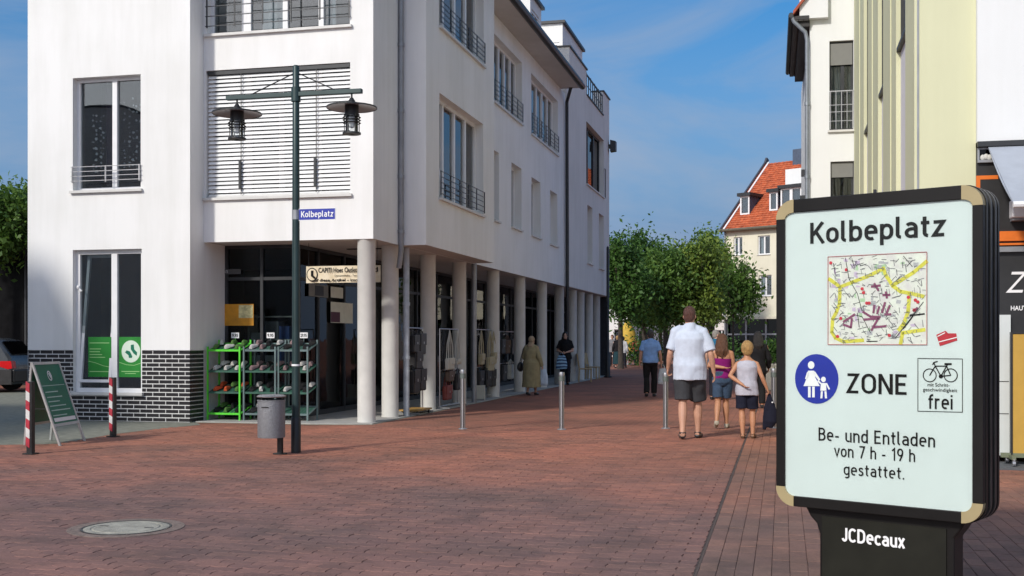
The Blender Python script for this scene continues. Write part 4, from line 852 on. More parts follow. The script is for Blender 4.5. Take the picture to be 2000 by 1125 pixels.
m = MB(); m.bar((-0.12, -0.35, FE-0.28), (-0.12, RD, FE+RZ+0.05), 0.12, 0.3); m.bar((-0.12, RD, FE+RZ+0.05), (-0.12, RD+0.2, FE+RZ+0.4), 0.15, 0.3); m.build('verge_board', mat('slate_verge', (0.05, 0.055, 0.07), 0.6), rf)
m = MB(); m.bar((0.12, -0.4, FE-0.2), (0.12, RD, FE+RZ+0.12), 0.12, 0.05); m.build('verge_flashing', M_FRAME, rf)
m = MB(); m.tube([(-0.2, -0.42, FE-0.25), (FW, -0.42, FE-0.25)], 0.1, 8); m.build('gutter', mat('brown_gutter', (0.12, 0.10, 0.07), 0.6), rf, smooth=True)
m = MB(); m.tube([(0.05, -0.08, FE-0.3), (0.05, -0.08, 0)], 0.06, 8); m.build('downpipe', M_ZINC, fh, smooth=True)
M_SLATE = mat('blue_slate_cheek', (0.06, 0.085, 0.13), 0.6, var=0.25, scale=6)
def roof_y(z): return RD*(z-FE)/RZ
def dormer(x0, y0, x1, y1, back, n, cheek=M_SLATE):
    zb = E.hit(1, 0.8, x0, y1).z; y = max(0.25, roof_y(zb)-0.1)
    p = E.hit(1, y, x0, y0); q = E.hit(1, y, x1, y1); zt, zb = p.z, E.hit(1, y, x0, y1).z; yb = min(RD, roof_y(zt)+0.2)
    m = MB(); m.add([(p.x, y, zb), (q.x, y, zb), (q.x, y, zt), (p.x, y, zt), (p.x, yb, zt), (q.x, yb, zt)], [(0, 3, 4), (1, 2, 5)]); m.box(p.x, q.x, y+0.15, y+0.2, zb, zt); dm = m.build('dormer', cheek, rf)
    m = MB(); m.box(p.x-0.15, q.x+0.15, y-0.2, yb, zt, zt+0.22); m.build('dormer_roof', M_ANTH, dm)
    xs = [p.x+(q.x-p.x)*i/n for i in range(n+1)]
    for a, b in zip(xs, xs[1:]):
        m = MB(); 
        for k1, k2, k3, k4 in ((a, a+0.1, zb, zt), (b-0.1, b, zb, zt), (a+0.1, b-0.1, zb, zb+0.1), (a+0.1, b-0.1, zt-0.1, zt)): m.box(k1, k2, y-0.03, y+0.07, k3, k4)
        m.build('dormer_frame', M_FRAME, dm); m = MB(); m.box(a+0.1, b-0.1, y+0.02, y+0.04, zb+0.1, zt-0.1); m.build('dormer_pane', M_GLASS, dm)
    return dm
dormer(1446, 384, 1464, 420, 0, 1); dormer(1503, 376, 1519, 412, 0, 1); dormer(1525, 369, 1566, 408, 0, 2)
p = E.hit(1, RD*0.55, 1546, 334); q = E.hit(1, RD*0.55, 1575, 360)
m = MB(); m.box(p.x, p.x+2.4, RD*0.4, RD*0.9, q.z-0.2, p.z); m.build('roof_wall', M_WHITE2, fh)
p = E.hit(1, RD*0.95, 1552, 293); m = MB(); m.box(p.x, p.x+0.8, RD*0.9, RD+0.4, p.z-1.6, p.z); m.build('chimney', M_SLATE, rf)

# more buildings closing the street, seen only between the leaves
def plain_house(name, label, x0, x1, Y, ztop, wallm, roofm, rise, wins):
    X0, X1 = (x0-CXP)/FPX*Y, (x1-CXP)/FPX*Y; h = thing(name, label, 'house', (X0, Y, 0), 0); L_ = X1-X0
    m = wall_mb(front(0), 0, L_, 0, ztop, wins, 0.15); m.T = None
    for s in (0, L_): m.add([(s, 0, 0), (s, 9, 0), (s, 9, ztop), (s, 4.5, ztop+rise), (s, 0, ztop)], [(0, 1, 2, 3, 4)])
    m.quad((0, 9, 0), (L_, 9, 0), (L_, 9, ztop), (0, 9, ztop)); m.build('wall', wallm, h)
    m = MB(); m.quad((-0.3, -0.4, ztop-0.3), (L_+0.3, -0.4, ztop-0.3), (L_+0.3, 4.5, ztop+rise), (-0.3, 4.5, ztop+rise)); m.quad((-0.3, 4.5, ztop+rise), (L_+0.3, 4.5, ztop+rise), (L_+0.3, 9.4, ztop-0.3), (-0.3, 9.4, ztop-0.3)); m.build('roof', roofm, h)
    for o_ in wins: window(h, front(0), *o_, reveal=0.12, posts=(0.5,), fw=0.07)
    return h
plain_house('brown_roofed_house', 'grey house with low brown roof half hidden behind street trees', 1230, 1440, 105, 7.4, M_WALL2, mat('brown_roof', (0.17, 0.085, 0.04), 0.85, var=0.3, scale=2), 2.7,
            [(a, a+1.2, z, z+1.5) for a in (0.8, 3.2, 5.6, 8.0) for z in (0.9, 4.2)])
plain_house('white_far_house', 'white far house glimpsed between tree trunks at the street end', 1150, 1228, 98, 6.5, M_WALL, mat('brown_roof', (0.17, 0.085, 0.04), 0.85), 2.2,
            [(a, a+1.0, z, z+1.4) for a in (0.5, 2.2) for z in (1.0, 4.0)])
# yellow market parasol far down the street
yp = ground_at(1226, 714); yp = Vector((yp.x/yp.y*66, 66, 0))
pz = thing('yellow_parasol', 'closed yellow awning parasol far down the street under the trees', 'parasol', yp)
m = MB(); m.tube([(0, 0, 0), (0, 0, 2.6)], 0.03, 8); m.lathe([(0.25, 0), (0.25, 0.08)], 12); m.build('pole', M_ZINC, pz)
m = MB(); m.lathe([(0.62, 0.75), (0.55, 1.3), (0.45, 1.9), (0.22, 2.4), (0.04, 2.65)], 12); m.build('canopy', mat('yellow_canvas', (0.55, 0.36, 0.05), 0.8, var=0.15), pz, smooth=True)

# ------------------------------------------------------------------ trees
def leaves(name, lobes, n, size, mt, parent, ctr=0.35):
    P = []; vol = np.array([a*b*c for _, (a, b, c) in lobes]); vol = vol/vol.sum()
    for (c, r), fr in zip(lobes, vol):
        k = int(n*fr)+1; d = RNG.normal(size=(k, 3)); d /= np.linalg.norm(d, axis=1)[:, None]
        rad = RNG.uniform(ctr, 1.0, k)**0.6
        ph = RNG.uniform(0, 6.28, 6)
        wob = 0.92+0.13*np.sin(3.1*d[:, 0]*2+ph[0])*np.sin(2.7*d[:, 1]*2+ph[1])+0.09*np.sin(5.3*d[:, 2]*2+ph[2]+4*d[:, 0])+0.08*np.sin(11*d[:, 0]+ph[3])*np.sin(9*d[:, 2]+ph[4])
        p = np.array(c)+d*np.array(r)*(rad*wob)[:, None]; P.append(p)
    P = np.concatenate(P)
    # leaves gather in sprays
    seeds = P[RNG.choice(len(P), max(8, len(P)//14), replace=False)]; idx = RNG.integers(0, len(seeds), len(P)); pull = RNG.uniform(0.0, 1, len(P))[:, None]
    sp = seeds[idx]+RNG.normal(0, size*1.5, (len(P), 3)); P = np.where(pull < 0.72, sp, P)
    K = len(P); a = RNG.normal(size=(K, 3)); a /= np.linalg.norm(a, axis=1)[:, None]; b = RNG.normal(size=(K, 3)); b[:, 2] *= 0.5
    b -= a*(a*b).sum(1)[:, None]; b /= np.linalg.norm(b, axis=1)[:, None]; s = (size*RNG.uniform(0.6, 1.3, K))[:, None]
    nrm = np.cross(a, b)
    q = np.stack([P-a*s*0.5, P+b*s*0.27-nrm*s*0.06, P+a*s*0.5, P-b*s*0.27-nrm*s*0.06], 1).reshape(-1, 3)
    me = bpy.data.meshes.new(name); me.vertices.add(4*K); me.vertices.foreach_set('co', q.astype('f').ravel()); me.loops.add(4*K); me.loops.foreach_set('vertex_index', np.arange(4*K, dtype='i'))
    me.polygons.add(K); me.polygons.foreach_set('loop_start', np.arange(0, 4*K, 4, dtype='i')); me.update(calc_edges=True)
    t = np.clip(0.5+0.22*RNG.normal(size=K)+0.12*np.sin(P[:, 0]*2.2+P[:, 2]*1.7), 0, 1)
    at = me.attributes.new('tint', 'FLOAT', 'FACE'); at.data.foreach_set('value', t.astype('f')); me.validate()
    return link(name, me, mt, parent)
M_LEAFD = leafmat('dark_green_leaves', (0.062, 0.15, 0.035)); M_LEAFM = leafmat('mid_green_leaves', (0.092, 0.19, 0.042)); M_LEAFY = leafmat('yellow_green_leaves', (0.15, 0.235, 0.046)); M_BARK = mat('bark', (0.06, 0.048, 0.038), 0.95, var=0.35, scale=12, bump=0.6, bscale=25)
def tree(name, label, loc, h, crown, n, size, mt, trunk_r=0.13, group=None, lean=0.0):
    t = thing(name, label, 'tree', loc, 0, group); lobes = []
    cz = sum(c[2] for c, _ in crown)/len(crown)
    m = MB(); fork = min(cz*0.75, min(c[2]-r[2]*0.4 for c, r in crown)+0.3); fork = max(fork, 1.0)
    m.tube([(0, 0, -0.1), (0.02, 0, 0.25), (lean*0.5, 0.02, fork*0.6), (lean, 0, fork)], [trunk_r*1.5, trunk_r*1.05, trunk_r*0.9, trunk_r*0.8], 9)
    for c, r in crown:
        for k_ in range(4):
            e = Vector((c[0]+random.uniform(-0.6, 0.6)*r[0], c[1]+random.uniform(-0.6, 0.6)*r[1], c[2]+random.uniform(-0.2, 0.6)*r[2])); s_ = Vector((lean, 0, fork-0.05)); mid = (s_+e)/2+Vector((random.uniform(-.15, .15), random.uniform(-.15, .15), 0.25))
            m.tube([s_, mid, e], [trunk_r*0.55, trunk_r*0.32, trunk_r*0.1], 6)
    m.build('trunk', M_BARK, t, smooth=True); leaves('crown', crown, n, size, mt, t)
    return t
def at_px(x, Y): return Vector(((x-CXP)/FPX*Y, Y, 0))
def crown_px(x0, x1, y0, y1, Y, base_x, k=5, dy=0.8, seed=0):
    rs = random.Random(seed); w = (x1-x0)/FPX*Y; h = (y1-y0)/FPX*Y; cx = ((x0+x1)/2-base_x)/FPX*Y; cz = CAMH-((y0+y1)/2-HOR)/FPX*Y; out = [((cx, 0, cz), (w*0.30, w*0.32*dy, h*0.33))]
    for i in range(2*k+2):
        a = 2*PI*i/(2*k+2)+rs.uniform(-.4, .4); rr_ = rs.uniform(0.11, 0.21); e = rs.uniform(0.20, 0.36)
        out.append(((cx+math.cos(a)*w*e, rs.uniform(-0.35, 0.25)*w, cz+math.sin(a)*h*e), (w*rr_, w*rr_, h*rr_)))
    return out
G = 'street trees at the far end of the street'
specs = [('street_tree', 'tall dark green tree beside the arcade building end', 1212, 57, (1150, 1268, 452, 640), M_LEAFD, 9000),
         ('street_tree', 'dark tree with peaked top second from the arcade building', 1258, 63, (1205, 1320, 446, 645), M_LEAFD, 10000),
         ('street_tree', 'broad mid green tree behind the head of the man in white shirt', 1322, 67, (1262, 1392, 470, 650), M_LEAFM, 9000),
         ('street_tree', 'yellow green feathery tree left of the cream house', 1372, 60, (1312, 1432, 462, 650), M_LEAFY, 8500),
         ('street_tree', 'round topped tree reaching the eaves of the cream house', 1384, 71, (1335, 1438, 444, 600), M_LEAFM, 8000),
         ('street_tree', 'bright green tree filling the middle of the row over the blue shirted man', 1300, 60, (1240, 1362, 462, 640), M_LEAFM, 9000),
         ('street_tree', 'yellow green tree touching the wall of the cream house', 1392, 66, (1345, 1436, 478, 648), M_LEAFY, 7500),
         ('street_tree', 'low dark tree deep in the street behind the blue shirted man', 1290, 79, (1215, 1350, 520, 660), M_LEAFD, 8000)]
for i, (nm, lb, bx, Y, cp, mt, n) in enumerate(specs):
    tree(nm, lb, at_px(bx, Y), 6, crown_px(*cp, Y, bx, 6, seed=i+3), n, 0.23, mt, 0.14, G)
tree('young_tree', 'slender young tree with loose crown in front of the cream house wall', at_px(1432, 46), 5, crown_px(1408, 1484, 500, 636, 46, 1432, 7, seed=21), 2600, 0.19, M_LEAFM, 0.05)
# trees beyond the square at the left
tree('garden_tree', 'bushy green tree above the dark shop at the left picture edge', at_px(-24, 35.2), 6, crown_px(-95, 95, 362, 512, 35.2, -24, 6, seed=33), 9000, 0.2, M_LEAFM, 0.13)
# hedge in a planter, right of the family
pp = ground_at(1512, 762); pb = thing('stone_planter', 'pale stone planter box filled with a green hedge behind the last bollard', 'planter', pp, A.rz)
hp = (760-712)/FPX*pp.y
m = MB(); m.box(-0.28, 1.3, -0.25, 0.45, 0, hp); m.box(-0.31, 1.33, -0.28, 0.48, hp, hp+0.06); m.build('box', mat('pale_planter_stone', (0.46, 0.45, 0.38), 0.85, var=0.1, bump=0.2), pb, bevel=0.01)
leaves('hedge', [((0.3, 0.1, hp+0.42), (0.75, 0.38, 0.42)), ((0.9, 0.1, hp+0.5), (0.5, 0.35, 0.5)), ((-0.1, 0.1, hp+0.3), (0.35, 0.3, 0.35))], 2600, 0.11, M_LEAFD, pb, 0.2)
# green shrubs in the distance left of the cream shop
sh = thing('street_shrub', 'low dark shrub at the foot of the far trees', 'shrub', at_px(1400, 58)); leaves('foliage', [((0, 0, 0.75), (1.6, 0.8, 0.75))], 2200, 0.16, M_LEAFD, sh)
m = MB(); m.tube([(0, 0, -0.05), (0, 0, 0.8)], 0.05, 6); m.build('stem', M_BARK, sh)
sh = thing('street_shrub', 'low dark shrub beside the closed yellow parasol', 'shrub', at_px(1262, 64)); leaves('foliage', [((0, 0, 0.8), (1.8, 0.8, 0.8))], 2200, 0.16, M_LEAFD, sh)
m = MB(); m.tube([(0, 0, -0.05), (0, 0, 0.8)], 0.05, 6); m.build('stem', M_BARK, sh)

# ------------------------------------------------------------------ left edge: dark shop block and parked car
Yl = 36.0; xl = (-60-CXP)/FPX*Yl
dk = thing('dark_shop_block', 'low dark glazed shop block with stone parapet behind the parked car', 'building', (xl-6, Yl, 0), 0)
zt = CAMH-(440-HOR)/FPX*Yl; zb = CAMH-(490-HOR)/FPX*Yl
m = MB(); m.box(0, 11, 0, 5, zb, zt); m.build('parapet', mat('brown_stone', (0.04, 0.036, 0.024), 0.9, var=0.3, scale=3, bump=0.3), dk)
m = MB(); m.box(0.02, 10.98, 0.02, 5, 0, zb); m.build('wall', M_DARK, dk)
for i in range(7):
    m = MB(); m.box(0.1+i*1.55, 1.55+i*1.55, -0.03, 0.0, 0.5, zb-0.1); pw = m.build('window', mat('black_shop_glass', (0.006, 0.006, 0.007), 0.4, var=0.5, scale=3, spec=0.08), dk); m = MB(); m.box(0.03+i*1.55, 0.1+i*1.55, -0.06, 0.0, 0.0, zb); m.build('mullion', M_ANTH, dk)
m = MB(); m.box(0, 11, -0.08, 0.0, 0, 0.45); m.build('base', M_BLACK, dk)
text_on(dk, 'MODE', front(0.0), 6.4-0.2, 6.4+0.55, zb-0.62, zb-0.48, 0.07, M_PRINTW, bold=0.02)

Yc = 31.5; xr = (51-CXP)/FPX*Yc                          # car: its tail at photo column 51, nose out to the left
car = thing('parked_car', 'dark grey hatchback with red tail light at the left picture edge', 'car', (xr, Yc, 0), PI)
# local x runs from the tail (0) forward to the nose (4.2), y is the width, seen from its +y side after the half turn
prof = [(0.02, 0.42), (0.0, 0.62), (0.06, 0.95), (0.45, 1.42), (0.75, 1.49), (1.9, 1.50), (2.75, 1.02), (3.7, 0.86), (4.1, 0.70), (4.2, 0.40), (4.15, 0.22), (0.06, 0.22)]
m = MB()
for k_, (y, s) in enumerate(((-0.86, 0.93), (-0.80, 1.0), (0.80, 1.0), (0.86, 0.93))):
    pass
secs = [(-0.87, 0.965), (-0.80, 1.0), (0.80, 1.0), (0.87, 0.965)]; n_ = len(prof); vs = []
for y, s in secs:
    for (x, z) in prof: vs.append((2.1+(x-2.1)*s, y*(0.80 if z > 1.2 else 1.0), 0.55+(z-0.55)*s))
fs = [tuple(range(n_)), tuple(range(4*n_-1, 3*n_-1, -1))]+[(k_*n_+i, k_*n_+(i+1) % n_, (k_+1)*n_+(i+1) % n_, (k_+1)*n_+i) for k_ in range(3) for i in range(n_)]
m.add(vs, fs); m.build('body', mat('dark_grey_car_paint', (0.09, 0.10, 0.11), 0.25, 0.5, var=0.03), car, smooth=True)
for s in (-1, 1):
    m = MB(); m.prism([(0.55, 1.0), (0.75, 1.36), (1.35, 1.38), (1.35, 1.0)], s*0.755, s*0.80); m.prism([(1.42, 1.0), (1.42, 1.38), (1.85, 1.38), (2.5, 1.0)], s*0.755, s*0.80); m.build('side_window', M_DARKG, car)
    m = MB(); m.prism([(0.0, 0.66), (0.03, 0.86), (0.30, 0.86), (0.52, 0.76), (0.12, 0.64)], s*0.62, s*0.885); m.build('tail_light', mat('red_tail_lens', (0.55, 0.01, 0.012), 0.15, var=0.05), car)
    m = MB(); m.box(0.02, 3.9, s*0.86-0.03, s*0.86+0.03, 0.22, 0.62); m.build('sill_panel', M_BLACK, car)
    for x in (0.75, 3.35):
        m = MB(); m.tube([(x, s*0.68, 0.31), (x, s*0.885, 0.31)], 0.31, 20); wl = m.build('wheel', mat('tyre_rubber', (0.02, 0.02, 0.02), 0.9), car, smooth=True)
        m = MB(); m.tube([(x, s*0.87, 0.31), (x, s*0.895, 0.31)], 0.19, 14); m.build('rim', M_STEEL, wl, smooth=True)
    m = MB(); m.box(1.7, 1.85, s*0.87-0.012, s*0.87+0.012, 0.86, 0.89); m.build('door_handle', M_BLACK, car)
m = MB(); m.box(-0.05, 0.25, -0.84, 0.84, 0.28, 0.62); m.build('bumper', M_BLACK, car, bevel=0.03)
m = MB(); m.prism([(0.10, 1.03), (0.40, 1.38), (0.37, 1.40), (0.06, 1.05)], -0.6, 0.6); m.build('rear_window', M_DARKG, car)

# ------------------------------------------------------------------ house beside the square, out of view at the left: its shadow lies on the corner wall
nh = thing('neighbour_house', 'grey house outside the picture at left, shading the lower corner wall', 'house', A.w(-8.6, -6.4), A.rz)
m = wall_mb(sideR(0), -16, 0, 0, 7.0, [(-3.2-i*3.2, -1.8-i*3.2, z, z+1.5) for i in range(4) for z in (1.0, 4.2)], 0.15); m.T = None
m.quad((0, 0, 0), (-9, 0, 0), (-9, 0, 7), (0, 0, 7)); m.quad((-9, -16, 0), (-9, 0, 0), (-9, 0, 7), (-9, -16, 7)); m.quad((0, -16, 0), (-9, -16, 0), (-9, -16, 7), (0, -16, 7)); m.build('wall', M_WALL2, nh)
m = MB(); m.box(-9.1, 0.02, -16.1, 0.02, 7.0, 7.06); m.build('roof', M_ANTH, nh)
for i in range(4):
    for z in (1.0, 4.2): window(nh, sideR(0), -3.2-i*3.2, -1.8-i*3.2, z, z+1.5, posts=(0.5,))

# ------------------------------------------------------------------ street lamp with two hanging lanterns
lp = ground_at(578, 884); LF = Frame(lp.x, lp.y, A.rz)
def lz(x, y): return LF.hit(1, 0, x, y)
lamp = thing('street_lamp', 'tall dark green street lamp with crossbar and two disc lanterns', 'street lamp', lp, A.rz)
ztop = lz(574, 128).z; zsl = lz(578, 815).z
m = MB(); m.lathe([(0.062, 0.0), (0.062, zsl-0.01), (0.056, zsl)], 20); m.build('base_sleeve', M_BLACK, lamp, smooth=True)
m = MB(); m.lathe([(0.052, zsl-0.05), (0.050, 1.2), (0.046, 3.4), (0.042, ztop-0.02), (0.03, ztop), (0.005, ztop+0.005)], 20); m.build('pole', M_GREENP, lamp, smooth=True)
zr = lz(578, 713).z; m = MB(); m.lathe([(0.055, zr-0.012), (0.055, zr+0.012)], 20); m.build('label_ring', M_PRINTW, lamp)
zc = lz(574, 185).z; xa, xb = lz(443, 190).x, lz(707, 181).x
m = MB(); m.box(xa, xb, -0.035, 0.035, zc-0.028, zc+0.028); m.build('crossbar', M_GREENP, lamp, bevel=0.006)
m = MB(); m.lathe([(0.06, zc-0.09), (0.06, zc+0.09)], 20); m.build('clamp', M_GREENP, lamp, smooth=True)
for s, xx in ((-1, 490), (1, 655)):
    e = lz(xx, 184).x; m = MB(); m.tube([(s*0.03, 0, ztop-0.1), (e, 0, zc+0.03)], 0.008, 6); m.build('tension_cable', M_BLACK, lamp)
M_LDISC = mat('frosted_grey_disc', (0.30, 0.33, 0.37), 0.35, var=0.1, scale=3)
M_CAGEG = glass('clear_lantern_glass', (0.9, 0.92, 0.92), 0.04)
for px in (463, 687):
    x = lz(px, 220).x; zd = zc-0.20
    m = MB(); m.tube([(x, 0, zc-0.02), (x, 0, zd+0.10)], 0.012, 8); m.lathe([(0.04, 0.0), (0.045, 0.03), (0.02, 0.07)], 14, (x, 0, zd+0.05)); ln_ = m.build('lantern', M_BLACK, lamp, smooth=True)
    m = MB(); m.lathe([(0.03, 0.05), (0.30, 0.006), (0.312, 0.0), (0.312, -0.008), (0.295, -0.004), (0.03, 0.035)], 32, (x, 0, zd)); m.build('disc_shade', M_LDISC, ln_, smooth=True)
    m = MB(); m.lathe([(0.316, 0.006), (0.316, -0.010), (0.308, -0.010), (0.308, 0.006)], 32, (x, 0, zd), cap=False); m.build('disc_rim', M_BLACK, ln_)
    m = MB(); m.lathe([(0.085, 0.06), (0.088, -0.10)], 18, (x, 0, zd)); m.build('socket', M_ANTH, ln_, smooth=True)
    m = MB(); m.lathe([(0.078, -0.10), (0.078, -0.32)], 18, (x, 0, zd), cap=False); m.build('glass_cylinder', M_CAGEG, ln_, smooth=True)
    m = MB(); m.lathe([(0.035, -0.1), (0.045, -0.18), (0.03, -0.25), (0.005, -0.26)], 12, (x, 0, zd)); m.build('bulb', M_PRINTW, ln_, smooth=True)
    for i in range(6):
        a = 2*PI*i/6+0.3; m = MB(); m.bar((x+0.092*math.cos(a), 0.092*math.sin(a), zd-0.08), (x+0.092*math.cos(a), 0.092*math.sin(a), zd-0.33), 0.009); m.build('cage_bar', M_BLACK, ln_)
    for k_ in range(3):
        zq = zd-0.125-0.035*k_; m = MB(); m.lathe([(0.104, zq-0.007), (0.116, zq), (0.104, zq+0.007), (0.092, zq)], 22, (x, 0, 0), cap=False); m.build('cage_ring', M_BLACK, ln_, smooth=True)
    m = MB(); m.lathe([(0.115, -0.335), (0.115, -0.315), (0.10, -0.312), (0.03, -0.318), (0.03, -0.335)], 22, (x, 0, zd)); m.build('bottom_ring', M_BLACK, ln_, smooth=True)
# blue street name plate on the lamp
p = lz(584, 408); q = lz(656, 430); zc_ = (lz(620, 407).z+lz(620, 430).z)/2; hh = (lz(620, 407).z-lz(620, 430).z)/2
sp = thing('street_name_sign', 'small blue street name plate clamped to the lamp post', 'sign', (lp.x, lp.y, 0), A.rz)
m = MB(); m.box(p.x, q.x, -0.012, -0.006, zc_-hh, zc_+hh); m.build('plate', M_BLUE, sp)
m = MB(); 
for a, b, c, d in ((p.x, q.x, zc_+hh-0.006, zc_+hh), (p.x, q.x, zc_-hh, zc_-hh+0.006), (p.x, p.x+0.006, zc_-hh+.006, zc_+hh-.006), (q.x-0.006, q.x, zc_-hh+.006, zc_+hh-.006)): m.box(a, b, -0.014, -0.0115, c, d)
m.build('plate_border', M_PRINTW, sp)
m = MB(); m.box(0.045, p.x, -0.012, -0.006, zc_+0.03, zc_+0.05); m.box(0.045, p.x, -0.012, -0.006, zc_-0.05, zc_-0.03); m.lathe([(0.05, zc_-0.06), (0.05, zc_+0.06)], 16); m.build('clamp', M_ZINC, sp)
sign_text(sp, 'Kolbeplatz', front(-0.012), p.x+0.035, q.x-0.03, zc_-hh*0.48, hh*1.05, 0.003, M_PRINTW, 0.15)

# ------------------------------------------------------------------ litter bin on a post
bp_ = ground_at(547, 887); BF = Frame(bp_.x, bp_.y, A.rz); zb0 = BF.hit(1, -0.1, 530, 853).z; zb1 = BF.hit(1, -0.1, 530, 780).z
bn = thing('litter_bin', 'grey perforated litter bin hung on a short black post', 'bin', bp_, A.rz)
m = MB(); m.box(-0.03, 0.03, -0.02, 0.03, 0, zb1+0.03); m.lathe([(0.09, 0), (0.09, 0.012)], 16, (0, 0, 0)); m.build('post', M_BLACK, bn)
bx = BF.hit(1, -0.18, 530, 810).x
m = MB(); m.lathe([(0.165, zb0), (0.168, zb0+0.01), (0.168, zb1-0.02), (0.173, zb1-0.015), (0.173, zb1), (0.160, zb1), (0.160, zb0+0.02), (0.01, zb0+0.02)], 32, (bx, -0.18, 0)); m.build('drum', mat('grey_bin_metal', (0.24, 0.245, 0.26), 0.5, 0.35, var=0.12, scale=30, bump=0.5, bscale=90), bn, smooth=True)
m = MB(); m.lathe([(0.178, zb1+0.035), (0.180, zb1+0.045), (0.15, zb1+0.062), (0.01, zb1+0.068)], 32, (bx, -0.18, 0)); m.lathe([(0.178, zb1+0.030), (0.01, zb1+0.030)], 32, (bx, -0.18, 0)); m.build('lid', M_STEEL, bn, smooth=True)
for a in (0.6, 2.4, 4.3): m = MB(); m.bar((bx+0.15*math.cos(a), -0.18+0.15*math.sin(a), zb1-0.01), (bx+0.15*math.cos(a), -0.18+0.15*math.sin(a), zb1+0.04), 0.015); m.build('lid_bracket', M_BLACK, bn)
m = MB(); m.prism([(bx-0.05, zb1-0.09), (bx+0.04, zb1-0.09), (bx+0.04, zb1-0.078), (bx-0.05, zb1-0.078)], -0.355, -0.345); m.build('maker_plate', M_BLACK, bn)

# ------------------------------------------------------------------ steel bollards
def bollard(px, py, top, label, grp):
    g_ = ground_at(px, py); h = CAMH-(top-HOR)/FPX*g_.y; b = thing('bollard', label, 'bollard', g_, A.rz, grp)
    m = MB(); m.lathe([(0.042, 0), (0.042, h-0.05), (0.048, h-0.048), (0.048, h-0.02), (0.044, h), (0.005, h+0.004)], 18); m.build('post', M_STEEL, b, smooth=True)
    m = MB(); m.lathe([(0.075, 0.0), (0.075, 0.008), (0.05, 0.016)], 18); m.build('foot_plate', M_ZINC, b)
    for a in (-2.0, -1.1): m = MB(); m.bar((0.043*math.cos(a), 0.043*math.sin(a), 0.02), (0.043*math.cos(a), 0.043*math.sin(a), h-0.12), 0.010, 0.008); m.build('dark_groove', M_BLACK, b)
    m = MB(); m.lathe([(0.0485, h-0.14), (0.0485, h-0.06)], 18); m.build('collar', mat('green_grey_collar', (0.16, 0.19, 0.175), 0.4, 0.5), b, smooth=True)
GB = 'steel bollards across the street'
for px, py, tp, lb in ((904, 838, 722, 'steel bollard before the handbag racks, leftmost of four'), (1097, 839, 727, 'steel bollard in front of the person with the striped bag'), (1300, 837, 728, "steel bollard under the left hand of the man in white shirt"), (1511, 836, 720, 'steel bollard beside the dark poster column edge')):
    bollard(px, py, tp, lb, GB)
# ------------------------------------------------------------------ red and white posts
M_WST = mat('worn_white_band', (0.66, 0.64, 0.62), 0.5, var=0.15, scale=12); M_RST = mat('worn_red_band', (0.42, 0.03, 0.05), 0.5, var=0.25, scale=12)
for px, py, tp, lb in ((60, 887, 745, 'red and white banded barrier post left of the green board'), (221, 853, 737, 'slim red and white barrier post right of the green board')):
    g_ = ground_at(px, py); h = CAMH-(tp-HOR)/FPX*g_.y; b = thing('barrier_post', lb, 'post', g_, A.rz, 'red and white barrier posts'); r_ = 0.038
    m = MB(); m.box(-r_, r_, -r_*0.9, r_*0.9, 0, h); m.build('core', M_BLACK, b, bevel=0.004)
    nb = 7
    for i in range(nb):
        z0_, z1_ = h*(0.10+0.88*i/nb), h*(0.10+0.88*(i+1)/nb); m = MB(); m.prism([(-r_-0.003, z0_+0.02), (0.012, z0_-0.01), (0.012, z1_-0.01), (-r_-0.003, z1_+0.02)], -r_-0.004, 0.02); m.build('band', M_RST if i % 2 == 0 else M_WST, b)
    m = MB(); m.box(-0.07, 0.07, -0.07, 0.07, 0, 0.015); m.build('foot_plate', M_BLACK, b)

# ------------------------------------------------------------------ green A-board
f1, f2 = ground_at(116, 871), ground_at(166, 861); dv = (f2-f1); ab_rz = math.atan2(dv.y, dv.x); AB = Frame(f1.x, f1.y, ab_rz)
Wb = dv.length*1.0; Hb = 1.13; ti = 0.27
ab = thing('pavement_sign', 'dark green folding pavement sign with pale aluminium frame', 'sign', f1, ab_rz)
def tilt(s, d, z):                                       # front leaf leans back
    L_ = z; return (s-0.0*z, (z/Hb)*ti-d, z)
def leaf(sgn, nm):
    T_ = (lambda s, d, z: (s-0.21*z*1.0, (z/Hb)*ti-d, z)) if sgn > 0 else (lambda s, d, z: (s-0.21*z+(0.10*(1-z/Hb)), 2*ti-(z/Hb)*ti+d, z))
    fr = MB(); fr.T = T_
    for a, b, c, d in ((0, 0.035, 0, Hb), (Wb-0.035, Wb, 0, Hb), (0.035, Wb-0.035, 0.26, 0.295), (0.035, Wb-0.035, Hb-0.035, Hb)): fr.box(a, b, -0.012, 0.014, c, d)
    pn = MB(); pn.T = T_; pn.box(0.035, Wb-0.035, -0.006, 0.004, 0.295, Hb-0.035); return fr.build(nm, mat('pale_aluminium', (0.55, 0.56, 0.55), 0.4, 0.3), ab), pn, T_
fr, pn, T_ = leaf(1, 'front_frame'); pn.build('green_panel', M_DGREEN, ab)
fr2, pn2, T2 = leaf(-1, 'rear_frame'); pn2.build('rear_panel', M_DGREEN, ab)
cxm = Wb/2
flat(T_, [disc(cxm-0.02, Hb-0.19, 0.055, 18, 1.25)], 0.0045, 'emblem_ring', M_PRINTW, ab); flat(T_, [disc(cxm-0.02, Hb-0.19, 0.042, 18, 1.25)], 0.007, 'emblem_field', M_DGREEN, ab)
flat(T_, strip([(cxm-0.04, Hb-0.16), (cxm-0.02, Hb-0.2), (cxm, Hb-0.225)], 0.022)+strip([(cxm-0.01, Hb-0.15), (cxm+0.01, Hb-0.2)], 0.018), 0.0095, 'emblem_shoe', M_PRINTW, ab)
